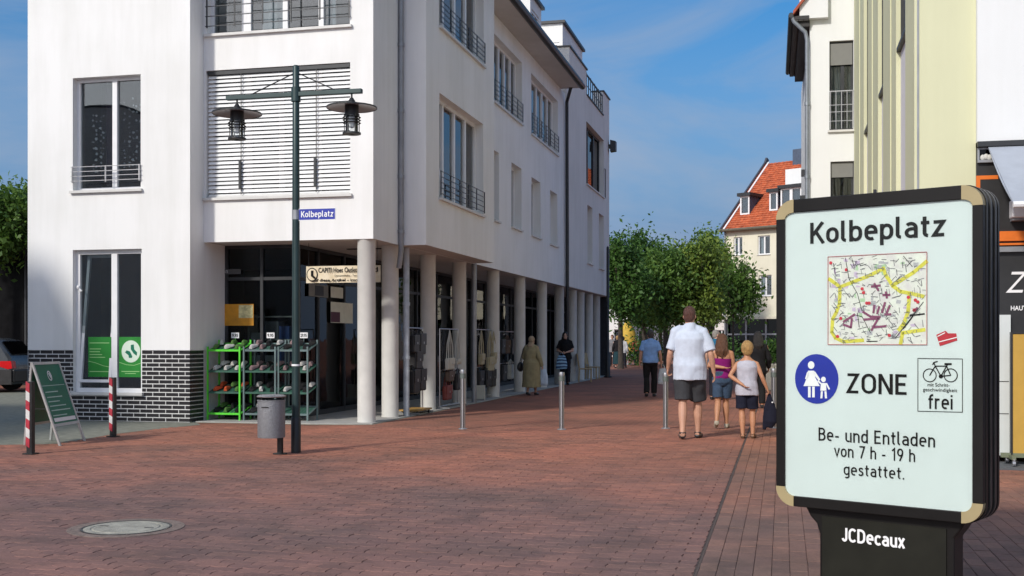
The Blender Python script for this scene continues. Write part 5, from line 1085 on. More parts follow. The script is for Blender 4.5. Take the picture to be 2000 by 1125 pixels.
flat(T_, [rect(0.07, Wb-0.07, Hb-0.325, Hb-0.317)]+[rect(0.10, 0.10+(Wb-0.2)*k_, Hb-zz-0.013, Hb-zz) for zz, k_ in ((0.40, 0.62), (0.47, 0.75), (0.53, 0.55), (0.59, 0.8), (0.65, 0.95), (0.72, 0.7))], 0.0045, 'printed_lines', mat('pale_teal_print', (0.45, 0.62, 0.55), 0.5), ab)
flat(T_, [rect(0.09, Wb-0.06, Hb-0.81, Hb-0.76)], 0.0045, 'printed_bar', M_PRINTW, ab)
for s in (0.05, Wb-0.05): m = MB(); m.bar((s-0.21*0.5, 0.5/Hb*ti, 0.5), (s-0.21*0.5+0.055, 2*ti-0.5/Hb*ti, 0.5), 0.012); m.build('stay', M_BLACK, ab)

# ------------------------------------------------------------------ poster column (city light board) in the foreground
PL = Vector((1.663, 6.84)); PR = Vector((2.511, 6.137)); prz = math.atan2(PR.y-PL.y, PR.x-PL.x); K = Frame(PL.x, PL.y, prz); PW = (PR-PL).length; Z0, Z1 = 0.482, 2.192
ps = thing('poster_column', 'large black framed city poster board with pale street sign poster in the foreground', 'poster board', (PL.x, PL.y, 0), prz); TK = front(0)
DP = 0.265; bd = 0.058; bt_, bb_ = 0.078, 0.062
M_MUPI = mat('dark_brown_black_paint', (0.009, 0.008, 0.0075), 0.42, 0.0, var=0.2, scale=3, spec=0.25); M_MUPI2 = mat('worn_grey_black_paint', (0.035, 0.035, 0.035), 0.42, 0.2, var=0.35, scale=6)
X0, X1, ZB, ZTp = -bd, PW+bd, Z0-bb_, Z1+bt_
def rrect(x0, x1, z0, z1, r, n=7):
    out = []
    for cx, cz, a0 in ((x1-r, z0+r, -PI/2), (x1-r, z1-r, 0), (x0+r, z1-r, PI/2), (x0+r, z0+r, PI)):
        out += [(cx+r*math.cos(a0+PI/2*i/n), cz+r*math.sin(a0+PI/2*i/n)) for i in range(n+1)]
    return out
def shell(o, i, y0, y1):                                 # ring between two outlines of equal length
    n = len(o); m = MB(); m.add([(p[0], y0, p[1]) for p in o]+[(p[0], y0, p[1]) for p in i]+[(p[0], y1, p[1]) for p in o]+[(p[0], y1, p[1]) for p in i],
        [(k, (k+1) % n, n+(k+1) % n, n+k) for k in range(n)]+[(2*n+k, 2*n+(k+1) % n, (k+1) % n, k) for k in range(n)]+[(n+k, n+(k+1) % n, 3*n+(k+1) % n, 3*n+k) for k in range(n)]+[(2*n+k, 3*n+k, 3*n+(k+1) % n, 2*n+(k+1) % n) for k in range(n)]); return m
# body behind the door, with ribs round its edge
m = MB(); m.prism(rrect(X0+0.006, X1-0.006, ZB+0.006, ZTp-0.006, 0.10), 0.03, DP); m.build('body', M_MUPI, ps, smooth=True)
for yy in (0.045, 0.12, 0.20, 0.25):
    shell(rrect(X0-0.004, X1+0.004, ZB-0.004, ZTp+0.004, 0.108), rrect(X0+0.02, X1-0.02, ZB+0.02, ZTp-0.02, 0.09), yy-0.014, yy+0.014).build('rib', M_MUPI2 if yy in (0.12, 0.20) else M_MUPI, ps, smooth=True)
# front door: straight bars and cast corners
cr_ = 0.115
for nm, a, b, c, d in (('frame_bar', X0+cr_, X1-cr_, ZTp-bt_, ZTp), ('frame_bar', X0+cr_, X1-cr_, ZB, ZB+bb_), ('frame_bar', X0, X0+bd, ZB+cr_, ZTp-cr_), ('frame_bar', X1-bd, X1, ZB+cr_, ZTp-cr_)):
    m = MB(); m.T = TK; m.box(a, b, -0.032, 0.014, c, d); m.build(nm, M_MUPI, ps, bevel=0.004)
for sx, sz in ((0, 0), (1, 0), (0, 1), (1, 1)):
    ccx = X1-cr_ if sx else X0+cr_; ccz = ZTp-cr_ if sz else ZB+cr_; a0 = {(1, 0): -PI/2, (1, 1): 0, (0, 1): PI/2, (0, 0): PI}[(sx, sz)]
    fx = bd; fz = bt_ if sz else bb_; N_ = 8; po = [(ccx+cr_*math.cos(a0+PI/2*i/N_), ccz+cr_*math.sin(a0+PI/2*i/N_)) for i in range(N_+1)]
    rx, rz_ = cr_-fx, cr_-fz; pi_ = [(ccx+rx*math.cos(a0+PI/2*i/N_), ccz+rz_*math.sin(a0+PI/2*i/N_)) for i in range(N_+1)]
    m = MB(); m.T = TK; n_ = N_+1
    m.add([(p[0], 0.016, p[1]) for p in po]+[(p[0], 0.016, p[1]) for p in pi_]+[(p[0], -0.032, p[1]) for p in po]+[(p[0], -0.032, p[1]) for p in pi_],
          [(k, k+1, n_+k+1, n_+k) for k in range(N_)]+[(k, k+1, 2*n_+k+1, 2*n_+k) for k in range(N_)]+[(n_+k, n_+k+1, 3*n_+k+1, 3*n_+k) for k in range(N_)]+[(0, n_, 3*n_, 2*n_), (N_, n_+N_, 3*n_+N_, 2*n_+N_)]); m.build('corner_casting', M_TAN, ps)
m = MB(); m.T = TK; m.box(X0+bd-0.01, X1-bd+0.01, -0.03, 0.0, Z0-0.01, Z1+0.01); pf = m.build('poster', M_POSTER, ps)
# pedestal
m = MB(); pa, pb2 = 0.192, 0.983; pr = [(pa, -0.012), (pa, 0.26), (pa-0.02, 0.32), (pa-0.06, 0.36), (pa-0.10, ZB+0.01), (pb2+0.07, ZB+0.01), (pb2+0.03, 0.36), (pb2, 0.32), (pb2, -0.012)]
m.prism(pr, 0.055, DP-0.05); m.build('pedestal', M_MUPI, ps, bevel=0.01)
m = MB(); m.prism([(pa+0.02, 0.0), (pa+0.02, 0.37), (pb2-0.04, 0.37), (pb2-0.04, 0.0)], 0.045, 0.056); m.build('pedestal_panel', mat('dark_olive_panel', (0.014, 0.014, 0.010), 0.55, var=0.2, spec=0.2), ps)
def kp(x, y, d=0.0): return K.hit(1, -d, x, y)
def ktext(s, x0, x1, y0, y1, mt, bold=0.0, d=0.004, parent=pf):
    xm = (x0+x1)/2; a = kp(x0, (y0+y1)/2).x; b = kp(x1, (y0+y1)/2).x; return text_on(parent, s, TK, a, b, kp(xm, y1).z, kp(xm, y0).z, d, mt, bold)
def dtext(t_, x0, x1, ytop, ybase, w=0.135, d=0.004, yp=0.0, parent=pf, mt=M_PRINTB):
    xm = (x0+x1)/2; ym = (ytop+ybase)/2; a = K.hit(1, yp, x0, ym).x; b = K.hit(1, yp, x1, ym).x; zb_ = K.hit(1, yp, xm, ybase).z; zt_ = K.hit(1, yp, xm, ytop).z
    return sign_text(parent, t_, TK, a, b, zb_, zt_-zb_, d, mt, w)
dtext('Kolbeplatz', 1583, 1846, 426, 468.5, 0.145); dtext('ZONE', 1654, 1773, 730, 769.5, 0.135); dtext('frei', 1813, 1861, 770, 799, 0.13)
dtext('Be- und Entladen', 1599, 1827, 840.5, 867, 0.12); dtext('von 7 h - 19 h', 1630, 1788, 872.5, 897, 0.12); dtext('gestattet.', 1648, 1767, 908, 932, 0.12)
ktext('mit Schritt-', 1812, 1855, 748, 755, M_PRINTB, 0.004); ktext('geschwindigkeit', 1803, 1870, 758, 767, M_PRINTB, 0.004)
dtext('JCDecaux', 1645, 1767, 1037, 1064, 0.17, -0.043, 0.045, ps, M_PRINTW)
# framed cycle sign
def kq(x, y): p = kp(x, y); return (p.x, p.z)
def kflat(polys, d, nm, mt, parent=pf): return flat(TK, polys, d, nm, mt, parent, 0.0012)
bxp = [kq(1793, 700), kq(1880, 701), kq(1880, 805), kq(1793, 803)]; kflat(strip(bxp+[bxp[0]], 0.0035), 0.002, 'sign_border', M_PRINTB)
def ring(cx, cz, r, w, n=22): P = [(cx+r*math.cos(2*PI*i/n), cz+r*math.sin(2*PI*i/n)) for i in range(n+1)]; return strip(P, w)
w1, w2_ = kq(1816, 733), kq(1857, 733); r_ = abs(kp(1870, 733).x-kp(1857, 733).x)
by = ring(w1[0], w1[1], r_, 0.005)+ring(w2_[0], w2_[1], r_, 0.005)
pts = {k_: kq(*v_) for k_, v_ in dict(a=(1827, 715), b=(1849, 715), c=(1838, 735), seat=(1852, 711), s1=(1846, 711), s2=(1858, 711), bar=(1824, 708), b2=(1831, 706), b3=(1822, 712)).items()}
for c_ in ((w1, 'a'), ('a', 'b'), ('a', 'c'), ('c', 'b'), ('c', w2_), ('b', w2_), ('b', 'seat'), ('a', 'bar'), ('bar', 'b2'), ('bar', 'b3')):
    p, q = [pts[i] if isinstance(i, str) else i for i in c_]; by += strip([p, q], 0.006)
by += strip([pts['s1'], pts['s2']], 0.011)+[disc(*pts['c'], 0.012, 10)]
kflat(by, 0.002, 'bicycle_symbol', M_PRINTB)
# round blue sign with parent and child
c0 = kq(1595, 740); rb = abs(kp(1638, 740).x-kp(1595, 740).x); rzv = abs(kp(1595, 692).z-kp(1595, 789).z)/2
kflat([disc(c0[0], c0[1], rb, 36, rzv/rb)], 0.002, 'blue_disc', M_BLUE)
fg = [disc(*kq(1585, 713), 0.021, 14, 1.1), [kq(*p) for p in ((1579, 724), (1591, 724), (1593, 737), (1602, 754), (1570, 754), (1577, 737))], [kq(*p) for p in ((1579, 755), (1584, 755), (1584, 776), (1579, 776))], [kq(*p) for p in ((1587, 755), (1592, 755), (1592, 776), (1587, 776))],
      [kq(*p) for p in ((1590, 725), (1593, 726), (1603, 741), (1600, 744), (1590, 731))], [kq(*p) for p in ((1580, 725), (1577, 727), (1573, 740), (1577, 741), (1581, 732))],
      disc(*kq(1609, 741), 0.015, 12, 1.1), [kq(*p) for p in ((1604, 748), (1614, 748), (1615, 763), (1603, 763))], [kq(*p) for p in ((1604, 764), (1608, 764), (1607, 778), (1603, 778))], [kq(*p) for p in ((1611, 764), (1615, 764), (1616, 778), (1612, 778))],
      [kq(*p) for p in ((1605, 748), (1604, 751), (1597, 745), (1599, 742))], [kq(*p) for p in ((1613, 748), (1616, 748), (1622, 760), (1619, 761))]]
kflat(fg, 0.0045, 'pedestrian_symbol', M_PRINTW)
# red sticker
rs_ = [kq(1829, 654), kq(1847, 646), kq(1852, 651), kq(1868, 651), kq(1870, 665), kq(1836, 676)]; kflat([rs_], 0.002, 'red_sticker', mat('sticker_red', (0.42, 0.008, 0.02), 0.5))
kflat(strip([kq(1834, 668), kq(1869, 659)], 0.005)+strip([kq(1832, 657), kq(1846, 650)], 0.005), 0.0045, 'sticker_stripe', M_PRINTW)
# town map
ma, mb_ = kq(1618, 500), kq(1811, 674); mx0, mx1 = kp(1618, 590).x, kp(1811, 590).x; mz1, mz0 = kp(1714, 497).z, kp(1714, 673).z
kflat([rect(mx0, mx1, mz0, mz1)], 0.0015, 'town_map', mat('map_paper', (0.70, 0.66, 0.66), 0.5, var=0.12, scale=14, tint=(0.68, 0.72, 0.62)))
kflat(strip([(mx0, mz0), (mx1, mz0), (mx1, mz1), (mx0, mz1), (mx0, mz0)], 0.003), 0.006, 'map_border', mat('map_red_line', (0.4, 0.03, 0.05), 0.5))
def mq(u, v): return (mx0+(mx1-mx0)*(u-100)/1035, mz1-(mz1-mz0)*(v-100)/930)
yel = [[(110, 335), (180, 385), (230, 425), (370, 375), (520, 325), (690, 250)], [(230, 425), (225, 600), (190, 690), (150, 760), (140, 900), (180, 960), (270, 1000), (480, 985)], [(690, 240), (720, 320), (790, 430), (870, 490), (970, 510), (1100, 545)], [(1130, 195), (1000, 300), (840, 395), (790, 420)], [(960, 510), (945, 700), (900, 820), (850, 880)], [(870, 1020), (890, 910), (1110, 880)]]
kflat([q for l in yel for q in strip([mq(*p) for p in l], 0.021)], 0.003, 'map_main_road', mat('map_yellow', (0.62, 0.58, 0.06), 0.5, var=0.15, scale=30))
rd = random.Random(5); bk = []
pur = [[(600, 625), (590, 700)], [(650, 640), (630, 710)], [(710, 600), (680, 700)], [(760, 630), (730, 700)], [(480, 690), (560, 740), (660, 745)], [(490, 770), (650, 760)], [(640, 760), (570, 880)], [(270, 790), (390, 715)], [(270, 820), (350, 850), (360, 760)], [(600, 850), (720, 840)], [(710, 720), (770, 720)], [(1000, 690), (1040, 660)], [(570, 430), (660, 420)], [(600, 400), (640, 470)], [(690, 520), (760, 520)], [(720, 490), (730, 550)]]
kflat([q for l in pur for q in strip([mq(*p) for p in l], 0.0125)], 0.005, 'map_building', mat('map_purple', (0.22, 0.05, 0.12), 0.5))
kflat([disc(*mq(*p), 0.010, 8) for p in ((300, 245), (470, 450), (485, 490), (240, 755), (1020, 580), (1045, 600), (1010, 680), (950, 550), (520, 600), (545, 600), (130, 165), (205, 945), (755, 935))], 0.005, 'map_marker', mat('map_bright_red', (0.55, 0.02, 0.04), 0.5))
for _ in range(300):
    u, v = rd.uniform(120, 1090), rd.uniform(120, 1000); a_ = rd.choice([0.1, 1.45, -0.25, 0.9, -0.8]); l_ = rd.uniform(18, 75); u2, v2 = min(1125, max(110, u+l_*math.cos(a_))), min(1015, max(110, v+l_*math.sin(a_)))
    bk += strip([mq(u, v), mq(u2, v2)], rd.choice([0.002, 0.003, 0.004]))
for nm_, mt_, cnt in (('map_park', mat('map_green', (0.38, 0.55, 0.34), 0.5), 16), ('map_block', mat('map_lilac', (0.52, 0.42, 0.56), 0.5), 26), ('map_block', mat('map_grey', (0.42, 0.42, 0.44), 0.5), 26)):
    pg = []
    for _ in range(cnt):
        u, v = rd.uniform(130, 1040), rd.uniform(130, 960); w_, h_ = rd.uniform(15, 60), rd.uniform(15, 55); t_ = rd.uniform(-12, 12); pg.append([mq(u, v), mq(u+w_, v+t_), mq(u+w_-t_, v+h_), mq(u-t_, v+h_*0.9)])
    kflat(pg, 0.0022 if 'park' in nm_ else (0.0025 if cnt == 26 and 'lilac' in mt_.name else 0.0028), nm_, mt_)
kflat(bk, 0.004, 'map_street_line', mat('map_grey_line', (0.16, 0.16, 0.17), 0.6, var=0.4, scale=60))
sg = []
for l in ([(290, 120), (330, 340), (420, 500), (470, 680)], [(160, 170), (180, 290)], [(360, 130), (390, 230)], [(900, 130), (990, 240)], [(820, 960), (1100, 600)], [(900, 870), (1000, 740)], [(420, 700), (440, 850)], [(400, 720), (470, 740), (560, 910)]): sg += strip([mq(*p) for p in l], 0.003)
sg += strip([mq(965, 735), mq(1110, 720)], 0.008)+strip([mq(520, 995), mq(630, 995)], 0.005)
kflat(sg, 0.0055, 'map_street_line', M_PRINTB)
m = MB(); m.T = TK; m.box(X0+bd+0.002, X1-bd-0.002, 0.0075, 0.0105, Z0+0.002, Z1-0.002); m.build('glass_pane', glass('poster_glass', (0.97, 0.985, 0.98), 0.0, 1.22), ps)
m = MB(); m.T = TK; m.box((X0+X1)/2-0.006, (X0+X1)/2+0.006, -0.02, 0.0, ZTp, ZTp+0.02); m.build('top_latch', M_BLACK, ps)

# ------------------------------------------------------------------ dark post at the far arcade corner
g_ = ground_at(1187, 737); fp = thing('dark_street_post', 'slim dark street post standing at the far arcade corner', 'post', g_, A.rz)
m = MB(); m.lathe([(0.10, 0), (0.10, 0.9), (0.06, 0.95), (0.05, 5.0), (0.02, 5.05)], 14); m.build('shaft', M_BLACK, fp, smooth=True)
m = MB(); m.lathe([(0.16, 0), (0.16, 0.05)], 14); m.build('foot', M_BLACK, fp)

# ------------------------------------------------------------------ shop things under the arcade
def sgn(u, v): return A.w(u, v)
# banner
bnr = thing('shop_banner', 'long yellowed shop banner with round emblem hung between the columns', 'banner', A.w(-0.9, 0.5), A.rz)
VB = 0.5
p = A.hit(1, VB, 598, 536); q = A.hit(1, VB, 743, 534); zt_, zb_ = A.hit(1, VB, 670, 519).z, A.hit(1, VB, 670, 552).z; ox = -0.9
m = MB(); n = 24
vs = []
for i in range(n+1):
    x = p.x+(q.x-p.x)*i/n-ox; y = 0.012*math.sin(i*0.9); vs += [(x, y, zb_), (x, y, zt_)]
m.add(vs, [(2*i, 2*i+2, 2*i+3, 2*i+1) for i in range(n)]); m.add([(v[0], v[1]+0.006, v[2]) for v in vs], [(2*i, 2*i+2, 2*i+3, 2*i+1) for i in range(n)])
m.build('cloth', mat('yellowed_banner', (0.74, 0.60, 0.38), 0.8, var=0.18, scale=4, tint=(0.76, 0.68, 0.52)), bnr, smooth=True)
TBn = front(0); L0, L1 = p.x-ox, q.x-ox; hb = zt_-zb_
text_on(bnr, 'CAPITI Hoes Outlet', TBn, L0+0.24, L0+0.24+(L1-L0)*0.52, zb_+hb*0.60, zt_-hb*0.1, 0.016, M_PRINTB, 0.02)
text_on(bnr, 'und', TBn, L1-0.28, L1-0.04, zb_+hb*0.60, zt_-hb*0.1, 0.016, M_PRINTB, 0.02)
text_on(bnr, 'Damenschuhe - Taschen', TBn, L0+0.55, L0+1.05, zb_+hb*0.36, zb_+hb*0.47, 0.016, M_PRINTB, 0.01)
text_on(bnr, 'auf diese Artikel - immer', TBn, L0+0.12, L1-0.3, zb_+hb*0.07, zb_+hb*0.24, 0.016, M_PRINTB, 0.03)
flat(TBn, [disc(L0+0.12, (zt_+zb_)/2, 0.105, 20, 1.15)], 0.015, 'emblem_disc', M_PRINTB, bnr); flat(TBn, [disc(L0+0.12, (zt_+zb_)/2, 0.09, 20, 1.15)], 0.018, 'emblem_field', mat('yellowed_banner', (0.5, 0.38, 0.2)), bnr)
flat(TBn, [[(L0+0.10, zb_+0.22), (L0+0.15, zb_+0.22), (L0+0.15, zb_+0.13), (L0+0.19, zb_+0.10), (L0+0.18, zb_+0.06), (L0+0.1, zb_+0.12)]], 0.021, 'emblem_shoe', M_PRINTB, bnr)
for x in (L0+0.05, L1-0.05): m = MB(); m.tube([(x, 0, zt_-0.01), (x, 0, ZS)], 0.004, 5); m.build('cord', M_BLACK, bnr)
# posters on the shop glass
def poster(T, fr, ax, c, x0, y0, x1, y1, label, mt, extra=None, d=0.006, nm='shop_poster'):
    p = fr.hit(ax, c, x0, (y0+y1)/2); q = fr.hit(ax, c, x1, (y0+y1)/2); xm = (x0+x1)/2; s0, s1 = (p.x, q.x) if ax == 1 else (p.y, q.y); zz1, zz0 = fr.hit(ax, c, xm, y0).z, fr.hit(ax, c, xm, y1).z
    m = MB(); m.T = T; m.box(s0, s1, d, d+0.004, zz0, zz1); o = m.build(nm, mt); o.matrix_world = A.M; tag(o, label, 'poster')
    if extra:
        for e_mt, (a, b, c_, d_) in extra:
            m = MB(); m.T = T; m.box(s0+(s1-s0)*a, s0+(s1-s0)*b, d+0.004, d+0.007, zz0+(zz1-zz0)*c_, zz0+(zz1-zz0)*d_); m.build('printed_field', e_mt, o)
    return o
M_PAPER = mat('poster_paper', (0.80, 0.80, 0.70), 0.6, var=0.08)
poster(front(VF), A, 1, VF, 433, 594, 497, 636, 'orange and yellow poster behind the shoe racks', mat('amber_poster', (0.55, 0.24, 0.01), 0.6, var=0.3, scale=3), [(mat('amber_light', (0.55, 0.5, 0.25), 0.6, var=0.5, scale=12), (0.55, 0.98, 0.35, 0.95)), (mat('lemon', (0.7, 0.62, 0.02), 0.6), (0.0, 0.09, 0.85, 1.0))], 0.03)
poster(sideR(SW), A, 0, SW, 643, 561, 667, 582, 'small pale notice high on the shop door glass', M_PAPER, None, 0.03)
poster(sideR(SW), A, 0, SW, 643, 591, 686, 631, 'large pale poster with plum corner on the shop door glass', M_PAPER, [(mat('plum_print', (0.09, 0.02, 0.05), 0.6), (0.0, 0.4, 0.03, 0.52))], 0.03)
poster(sideR(SW), A, 0, SW, 600, 556, 638, 580, 'grey framed notice under the shop banner', mat('grey_notice', (0.22, 0.22, 0.21), 0.6), [(M_BLACK, (0.3, 0.75, 0.1, 0.9))], 0.03)
poster(front(VF), A, 1, VF, 416, 526, 472, 536, 'faint white lettering strip high on the dark shop glass', mat('dim_strip', (0.06, 0.06, 0.06), 0.6), None, 0.03, 'lettering_strip')
t_ = A.hit(1, VF, 418, 531); o = text_on(None, 'Bastian', front(VF), t_.x, t_.x+0.3, t_.z-0.03, t_.z+0.05, 0.036, mat('dim_white_print', (0.35, 0.35, 0.35), 0.6), 0.02, 'window_lettering'); o.matrix_world = A.M; tag(o, 'small white shop name lettering on the dark glass', 'lettering')

# shoe racks in front of the shop window
M_LIME = mat('lime_green_frame', (0.10, 0.62, 0.04), 0.4, var=0.1); M_TEAL = mat('grey_teal_frame', (0.15, 0.21, 0.21), 0.4, 0.3, var=0.15); M_SHELF = mat('green_wire_shelf', (0.03, 0.10, 0.07), 0.5, var=0.2)
def shoe_rack(label, u, v, w, dep, h, fm, tag_no):
    r = thing('shoe_rack', label, 'shelf', A.w(u, v, 0.012), A.rz, 'shoe racks before the shop window')
    for x in (0, w):
        for y in (0, dep):
            hh = h-0.12 if y == 0 else h; m = MB(); m.bar((x, y, 0), (x, y, hh), 0.028); m.build('leg', fm, r)
    for i in range(4):
        z = 0.10+i*(h-0.30)/3; d0 = 0.02+0.02*i
        m = MB()
        for k_ in range(9): x = w*(k_+0.5)/9; m.bar((x, 0.0, z), (x, dep, z+0.13), 0.008)
        m.box(0, w, 0.0, 0.012, z-0.005, z+0.03); m.bar((0, 0, z), (0, dep, z+0.13), 0.016); m.bar((w, 0, z), (w, dep, z+0.13), 0.016); m.box(0, w, dep-0.01, dep, z+0.125, z+0.145)
        m.build('shelf', fm if i in (0, 3) else M_SHELF, r)
        m = MB(); m.add([(0.01, 0.01, z+0.004), (w-0.01, 0.01, z+0.004), (w-0.01, dep-0.01, z+0.13), (0.01, dep-0.01, z+0.13)], [(0, 1, 2, 3)]); m.build('shelf_mat', M_SHELF, r)
    m = MB(); m.box(w*0.35+0.025, w*0.35+0.175, dep-0.005, dep+0.005, h+0.03, h+0.13); cd = m.build('price_card', M_PRINTW, r)
    m = MB(); m.bar((w*0.35+0.10, dep, h-0.1), (w*0.35+0.10, dep, h+0.03), 0.01); m.build('card_holder', fm, r)
    text_on(cd, tag_no, front(dep-0.005), w*0.35+0.04, w*0.35+0.16, h+0.05, h+0.11, 0.003, M_PRINTB, 0.03)
    return r
def shoe(label, wpos, rz, mt, L_=0.25, grp='shoes on the racks'):
    m = MB(); pr = [(0, 0.0, 0.030, 0.055), (0.05, 0.0, 0.036, 0.075), (0.11, 0, 0.034, 0.065), (0.17, 0, 0.043, 0.045), (0.22, 0, 0.040, 0.034), (0.25, 0, 0.018, 0.02)]; vs = []
    for x, y0, hw, hh in pr:
        for k_ in range(8): a_ = PI*k_/7; vs.append((x*L_/0.25, hw*math.cos(a_), hh*math.sin(a_)))
    m.add(vs, [(i*8+j, i*8+j+1, (i+1)*8+j+1, (i+1)*8+j) for i in range(5) for j in range(7)]+[(i*8, (i+1)*8, (i+1)*8+7, i*8+7) for i in range(5)]+[tuple(range(8)), tuple(range(40, 48))])
    t = thing('shoe', label, 'shoe', wpos, rz, grp); m.build('upper', mt, t, smooth=True)
    m = MB(); m.prism([(-0.005, -0.03), (0.1, -0.036), (0.2, -0.045), (0.255, -0.015), (0.255, 0.015), (0.2, 0.045), (0.1, 0.036), (-0.005, 0.03)], -0.014, 0.002, axis=2); m.build('sole', M_BLACK, t); return t
RK = [(-3.12, 0.02, 0.62, M_LIME, 'lime green slanted shoe rack against the black brick corner', '9.95'), (-2.44, 0.06, 0.60, M_TEAL, 'grey slanted shoe rack between the lime rack and the outer rack', '9.95'), (-1.80, 0.10, 0.55, M_TEAL, 'grey slanted shoe rack nearest the lamp post', '29.95')]
MSH = {'white': mat('white_shoe', (0.62, 0.60, 0.56), 0.6), 'orange': mat('orange_shoe', (0.60, 0.10, 0.03), 0.6), 'black': mat('black_shoe', (0.02, 0.02, 0.022), 0.4), 'green': mat('green_shoe', (0.10, 0.22, 0.05), 0.6), 'brown': mat('brown_shoe', (0.12, 0.06, 0.03), 0.5), 'pink': mat('dusty_pink_shoe', (0.30, 0.20, 0.20), 0.6)}
lay = [(0, 3, 'green white green'), (0, 2, 'white white white'), (0, 1, 'orange orange green'), (0, 0, 'black green black'), (1, 3, 'white pink black'), (1, 2, 'pink pink black'), (1, 1, 'black white black'), (1, 0, 'black white black'), (2, 3, 'black pink black'), (2, 2, 'pink pink white'), (2, 1, 'white black black')]
lvl = ['bottom', 'second lowest', 'second highest', 'top']; rkn = ['lime rack', 'middle grey rack', 'outer grey rack']; RH = 1.42
for u, v, w, fm, lb, tg in RK: shoe_rack(lb, u, v, w, 0.42, RH, fm, tg)
for ri, li, cols in lay:
    u, v, w = RK[ri][:3]; z = 0.10+li*(RH-0.30)/3
    cl = cols.split(); seen = {}
    for row in (0, 1):
        if row: cl = [cl[1], cl[2], cl[0]]
        for k_, c_ in enumerate(cl):
            x = w*(k_+0.5)/3+(0.03 if row else 0.0); yy = 0.06+0.20*row; wp = A.w(u+x, v+yy, 0.012+z+0.05+0.075*row-0.012)
            o = shoe(f'{("leftmost", "middle", "rightmost")[k_]} {c_} {("front-row", "back-row")[row]} shoe on the {lvl[li]} shelf of the {rkn[ri]}', wp, A.rz+PI/2+random.uniform(-0.45, 0.45), MSH[c_], 0.21); o.rotation_euler = (0, -0.29, o.rotation_euler.z)

# handbag racks and hanging bags
M_CHROME = mat('chrome_tube', (0.5, 0.5, 0.5), 0.3, 0.9, var=0.08)
def bag(label, rack_w, u, z, w, h, mt, strap, nm='handbag', d=0.10, y=0.0):
    t = thing(nm, label, 'handbag', rack_w(u, y, z), A.rz+PI/2, 'handbags hanging on the racks')
    m = MB(); m.box(-w/2, w/2, -d/2, d/2, -h, 0); m.build('body', mt, t, bevel=0.03, seg=3)
    m = MB(); m.box(-w*0.48, w*0.48, -d/2-0.012, -d/2-0.002, -h*0.55, 0.01); m.build('flap', mt, t, bevel=0.01)
    m = MB()
    for yy in (-d*0.25, d*0.25): m.tube([(-w*0.38, yy, -0.02), (-w*0.30, yy*0.7, strap*0.5), (0, 0, strap), (w*0.30, yy*0.7, strap*0.5), (w*0.38, yy, -0.02)], 0.012, 6)
    m.build('strap', mt, t, smooth=True)
    m = MB(); m.box(-0.02, 0.02, -d/2-0.018, -d/2-0.010, -h*0.5, -h*0.38); m.build('clasp', M_CHROME, t); return t
def bag_rack(label, gx, gy, w, h, mids, nm='bag_rack'):
    g_ = ground_at(gx, gy); r = thing(nm, label, 'rack', (g_.x, g_.y, 0.0), A.rz+PI/2, 'racks of bags under the arcade')
    for x in (-w/2, w/2): m = MB(); m.tube([(x, 0, 0.03), (x, 0, h)], 0.014, 8); m.build('upright', M_CHROME, r, smooth=True); m = MB(); m.bar((x, -0.22, 0.03), (x, 0.22, 0.03), 0.03); m.build('foot', M_CHROME, r)
    for z in [h]+mids: m = MB(); m.tube([(-w/2, 0, z), (w/2, 0, z)], 0.012, 8); m.build('rail', M_CHROME, r, smooth=True)
    m = MB(); m.tube([(-w/2, 0, 0.06), (w/2, 0, 0.06)], 0.012, 8); m.build('bottom_rail', M_CHROME, r)
    Mx = Matrix.Translation(g_) @ Matrix.Rotation(A.rz+PI/2, 4, 'Z'); return lambda u, y, z: Mx @ Vector((u, y, z))
MB_W = mat('cream_leather', (0.55, 0.53, 0.45), 0.5, var=0.1); MB_K = mat('black_leather', (0.018, 0.017, 0.018), 0.4, var=0.2); MB_B = mat('brown_leather', (0.10, 0.06, 0.04), 0.5, var=0.2); MB_T = mat('beige_leather', (0.42, 0.36, 0.22), 0.55, var=0.12); MB_R = mat('dark_red_leather', (0.22, 0.04, 0.03), 0.5, var=0.15)
rk = bag_rack('chrome bag rack with cream bags between the second and third columns', 877, 796, 1.35, 1.66, [0.80])
bag('wide cream handbag with flap on the front chrome rack', rk, -0.35, 1.05, 0.42, 0.24, MB_W, 0.58, y=-0.12); bag('small white clutch bag hung beside the wide cream handbag', rk, 0.30, 1.02, 0.34, 0.11, MB_W, 0.6, y=-0.1)
bag('dark brown satchel under the wide cream handbag', rk, -0.30, 0.78, 0.4, 0.22, MB_B, 0.1, y=-0.1); bag('black tote low on the front chrome rack', rk, 0.38, 0.72, 0.42, 0.36, MB_K, 0.1, y=-0.08); bag('dark red bag near the floor on the front chrome rack', rk, -0.30, 0.48, 0.42, 0.30, MB_R, 0.3, y=-0.05)
bag('black shoulder bag high on the front chrome rack', rk, 0.05, 1.0, 0.30, 0.26, MB_K, 0.6, y=0.12)
rk = bag_rack('chrome bag rack with beige bags behind the leftmost bollard', 947, 779, 1.75, 1.68, [0.78])
bag('large beige hobo bag on the rear chrome rack', rk, 0.05, 1.02, 0.52, 0.34, MB_T, 0.62, y=-0.12); bag('beige shoulder bag at the street end of the rear rack', rk, -0.62, 1.10, 0.30, 0.26, MB_T, 0.55, y=-0.08); bag('beige bag at the shop end of the rear rack', rk, 0.62, 1.12, 0.32, 0.28, MB_T, 0.52, y=-0.06)
bag('black bag with long straps under the large beige hobo bag', rk, -0.1, 0.70, 0.46, 0.40, MB_K, 0.08, y=-0.1); bag('black bag low at the street end of the rear rack', rk, -0.62, 0.70, 0.40, 0.45, MB_K, 0.08, y=-0.05); bag('black bag low at the shop end of the rear rack', rk, 0.55, 0.70, 0.40, 0.42, MB_K, 0.08, y=-0.05)
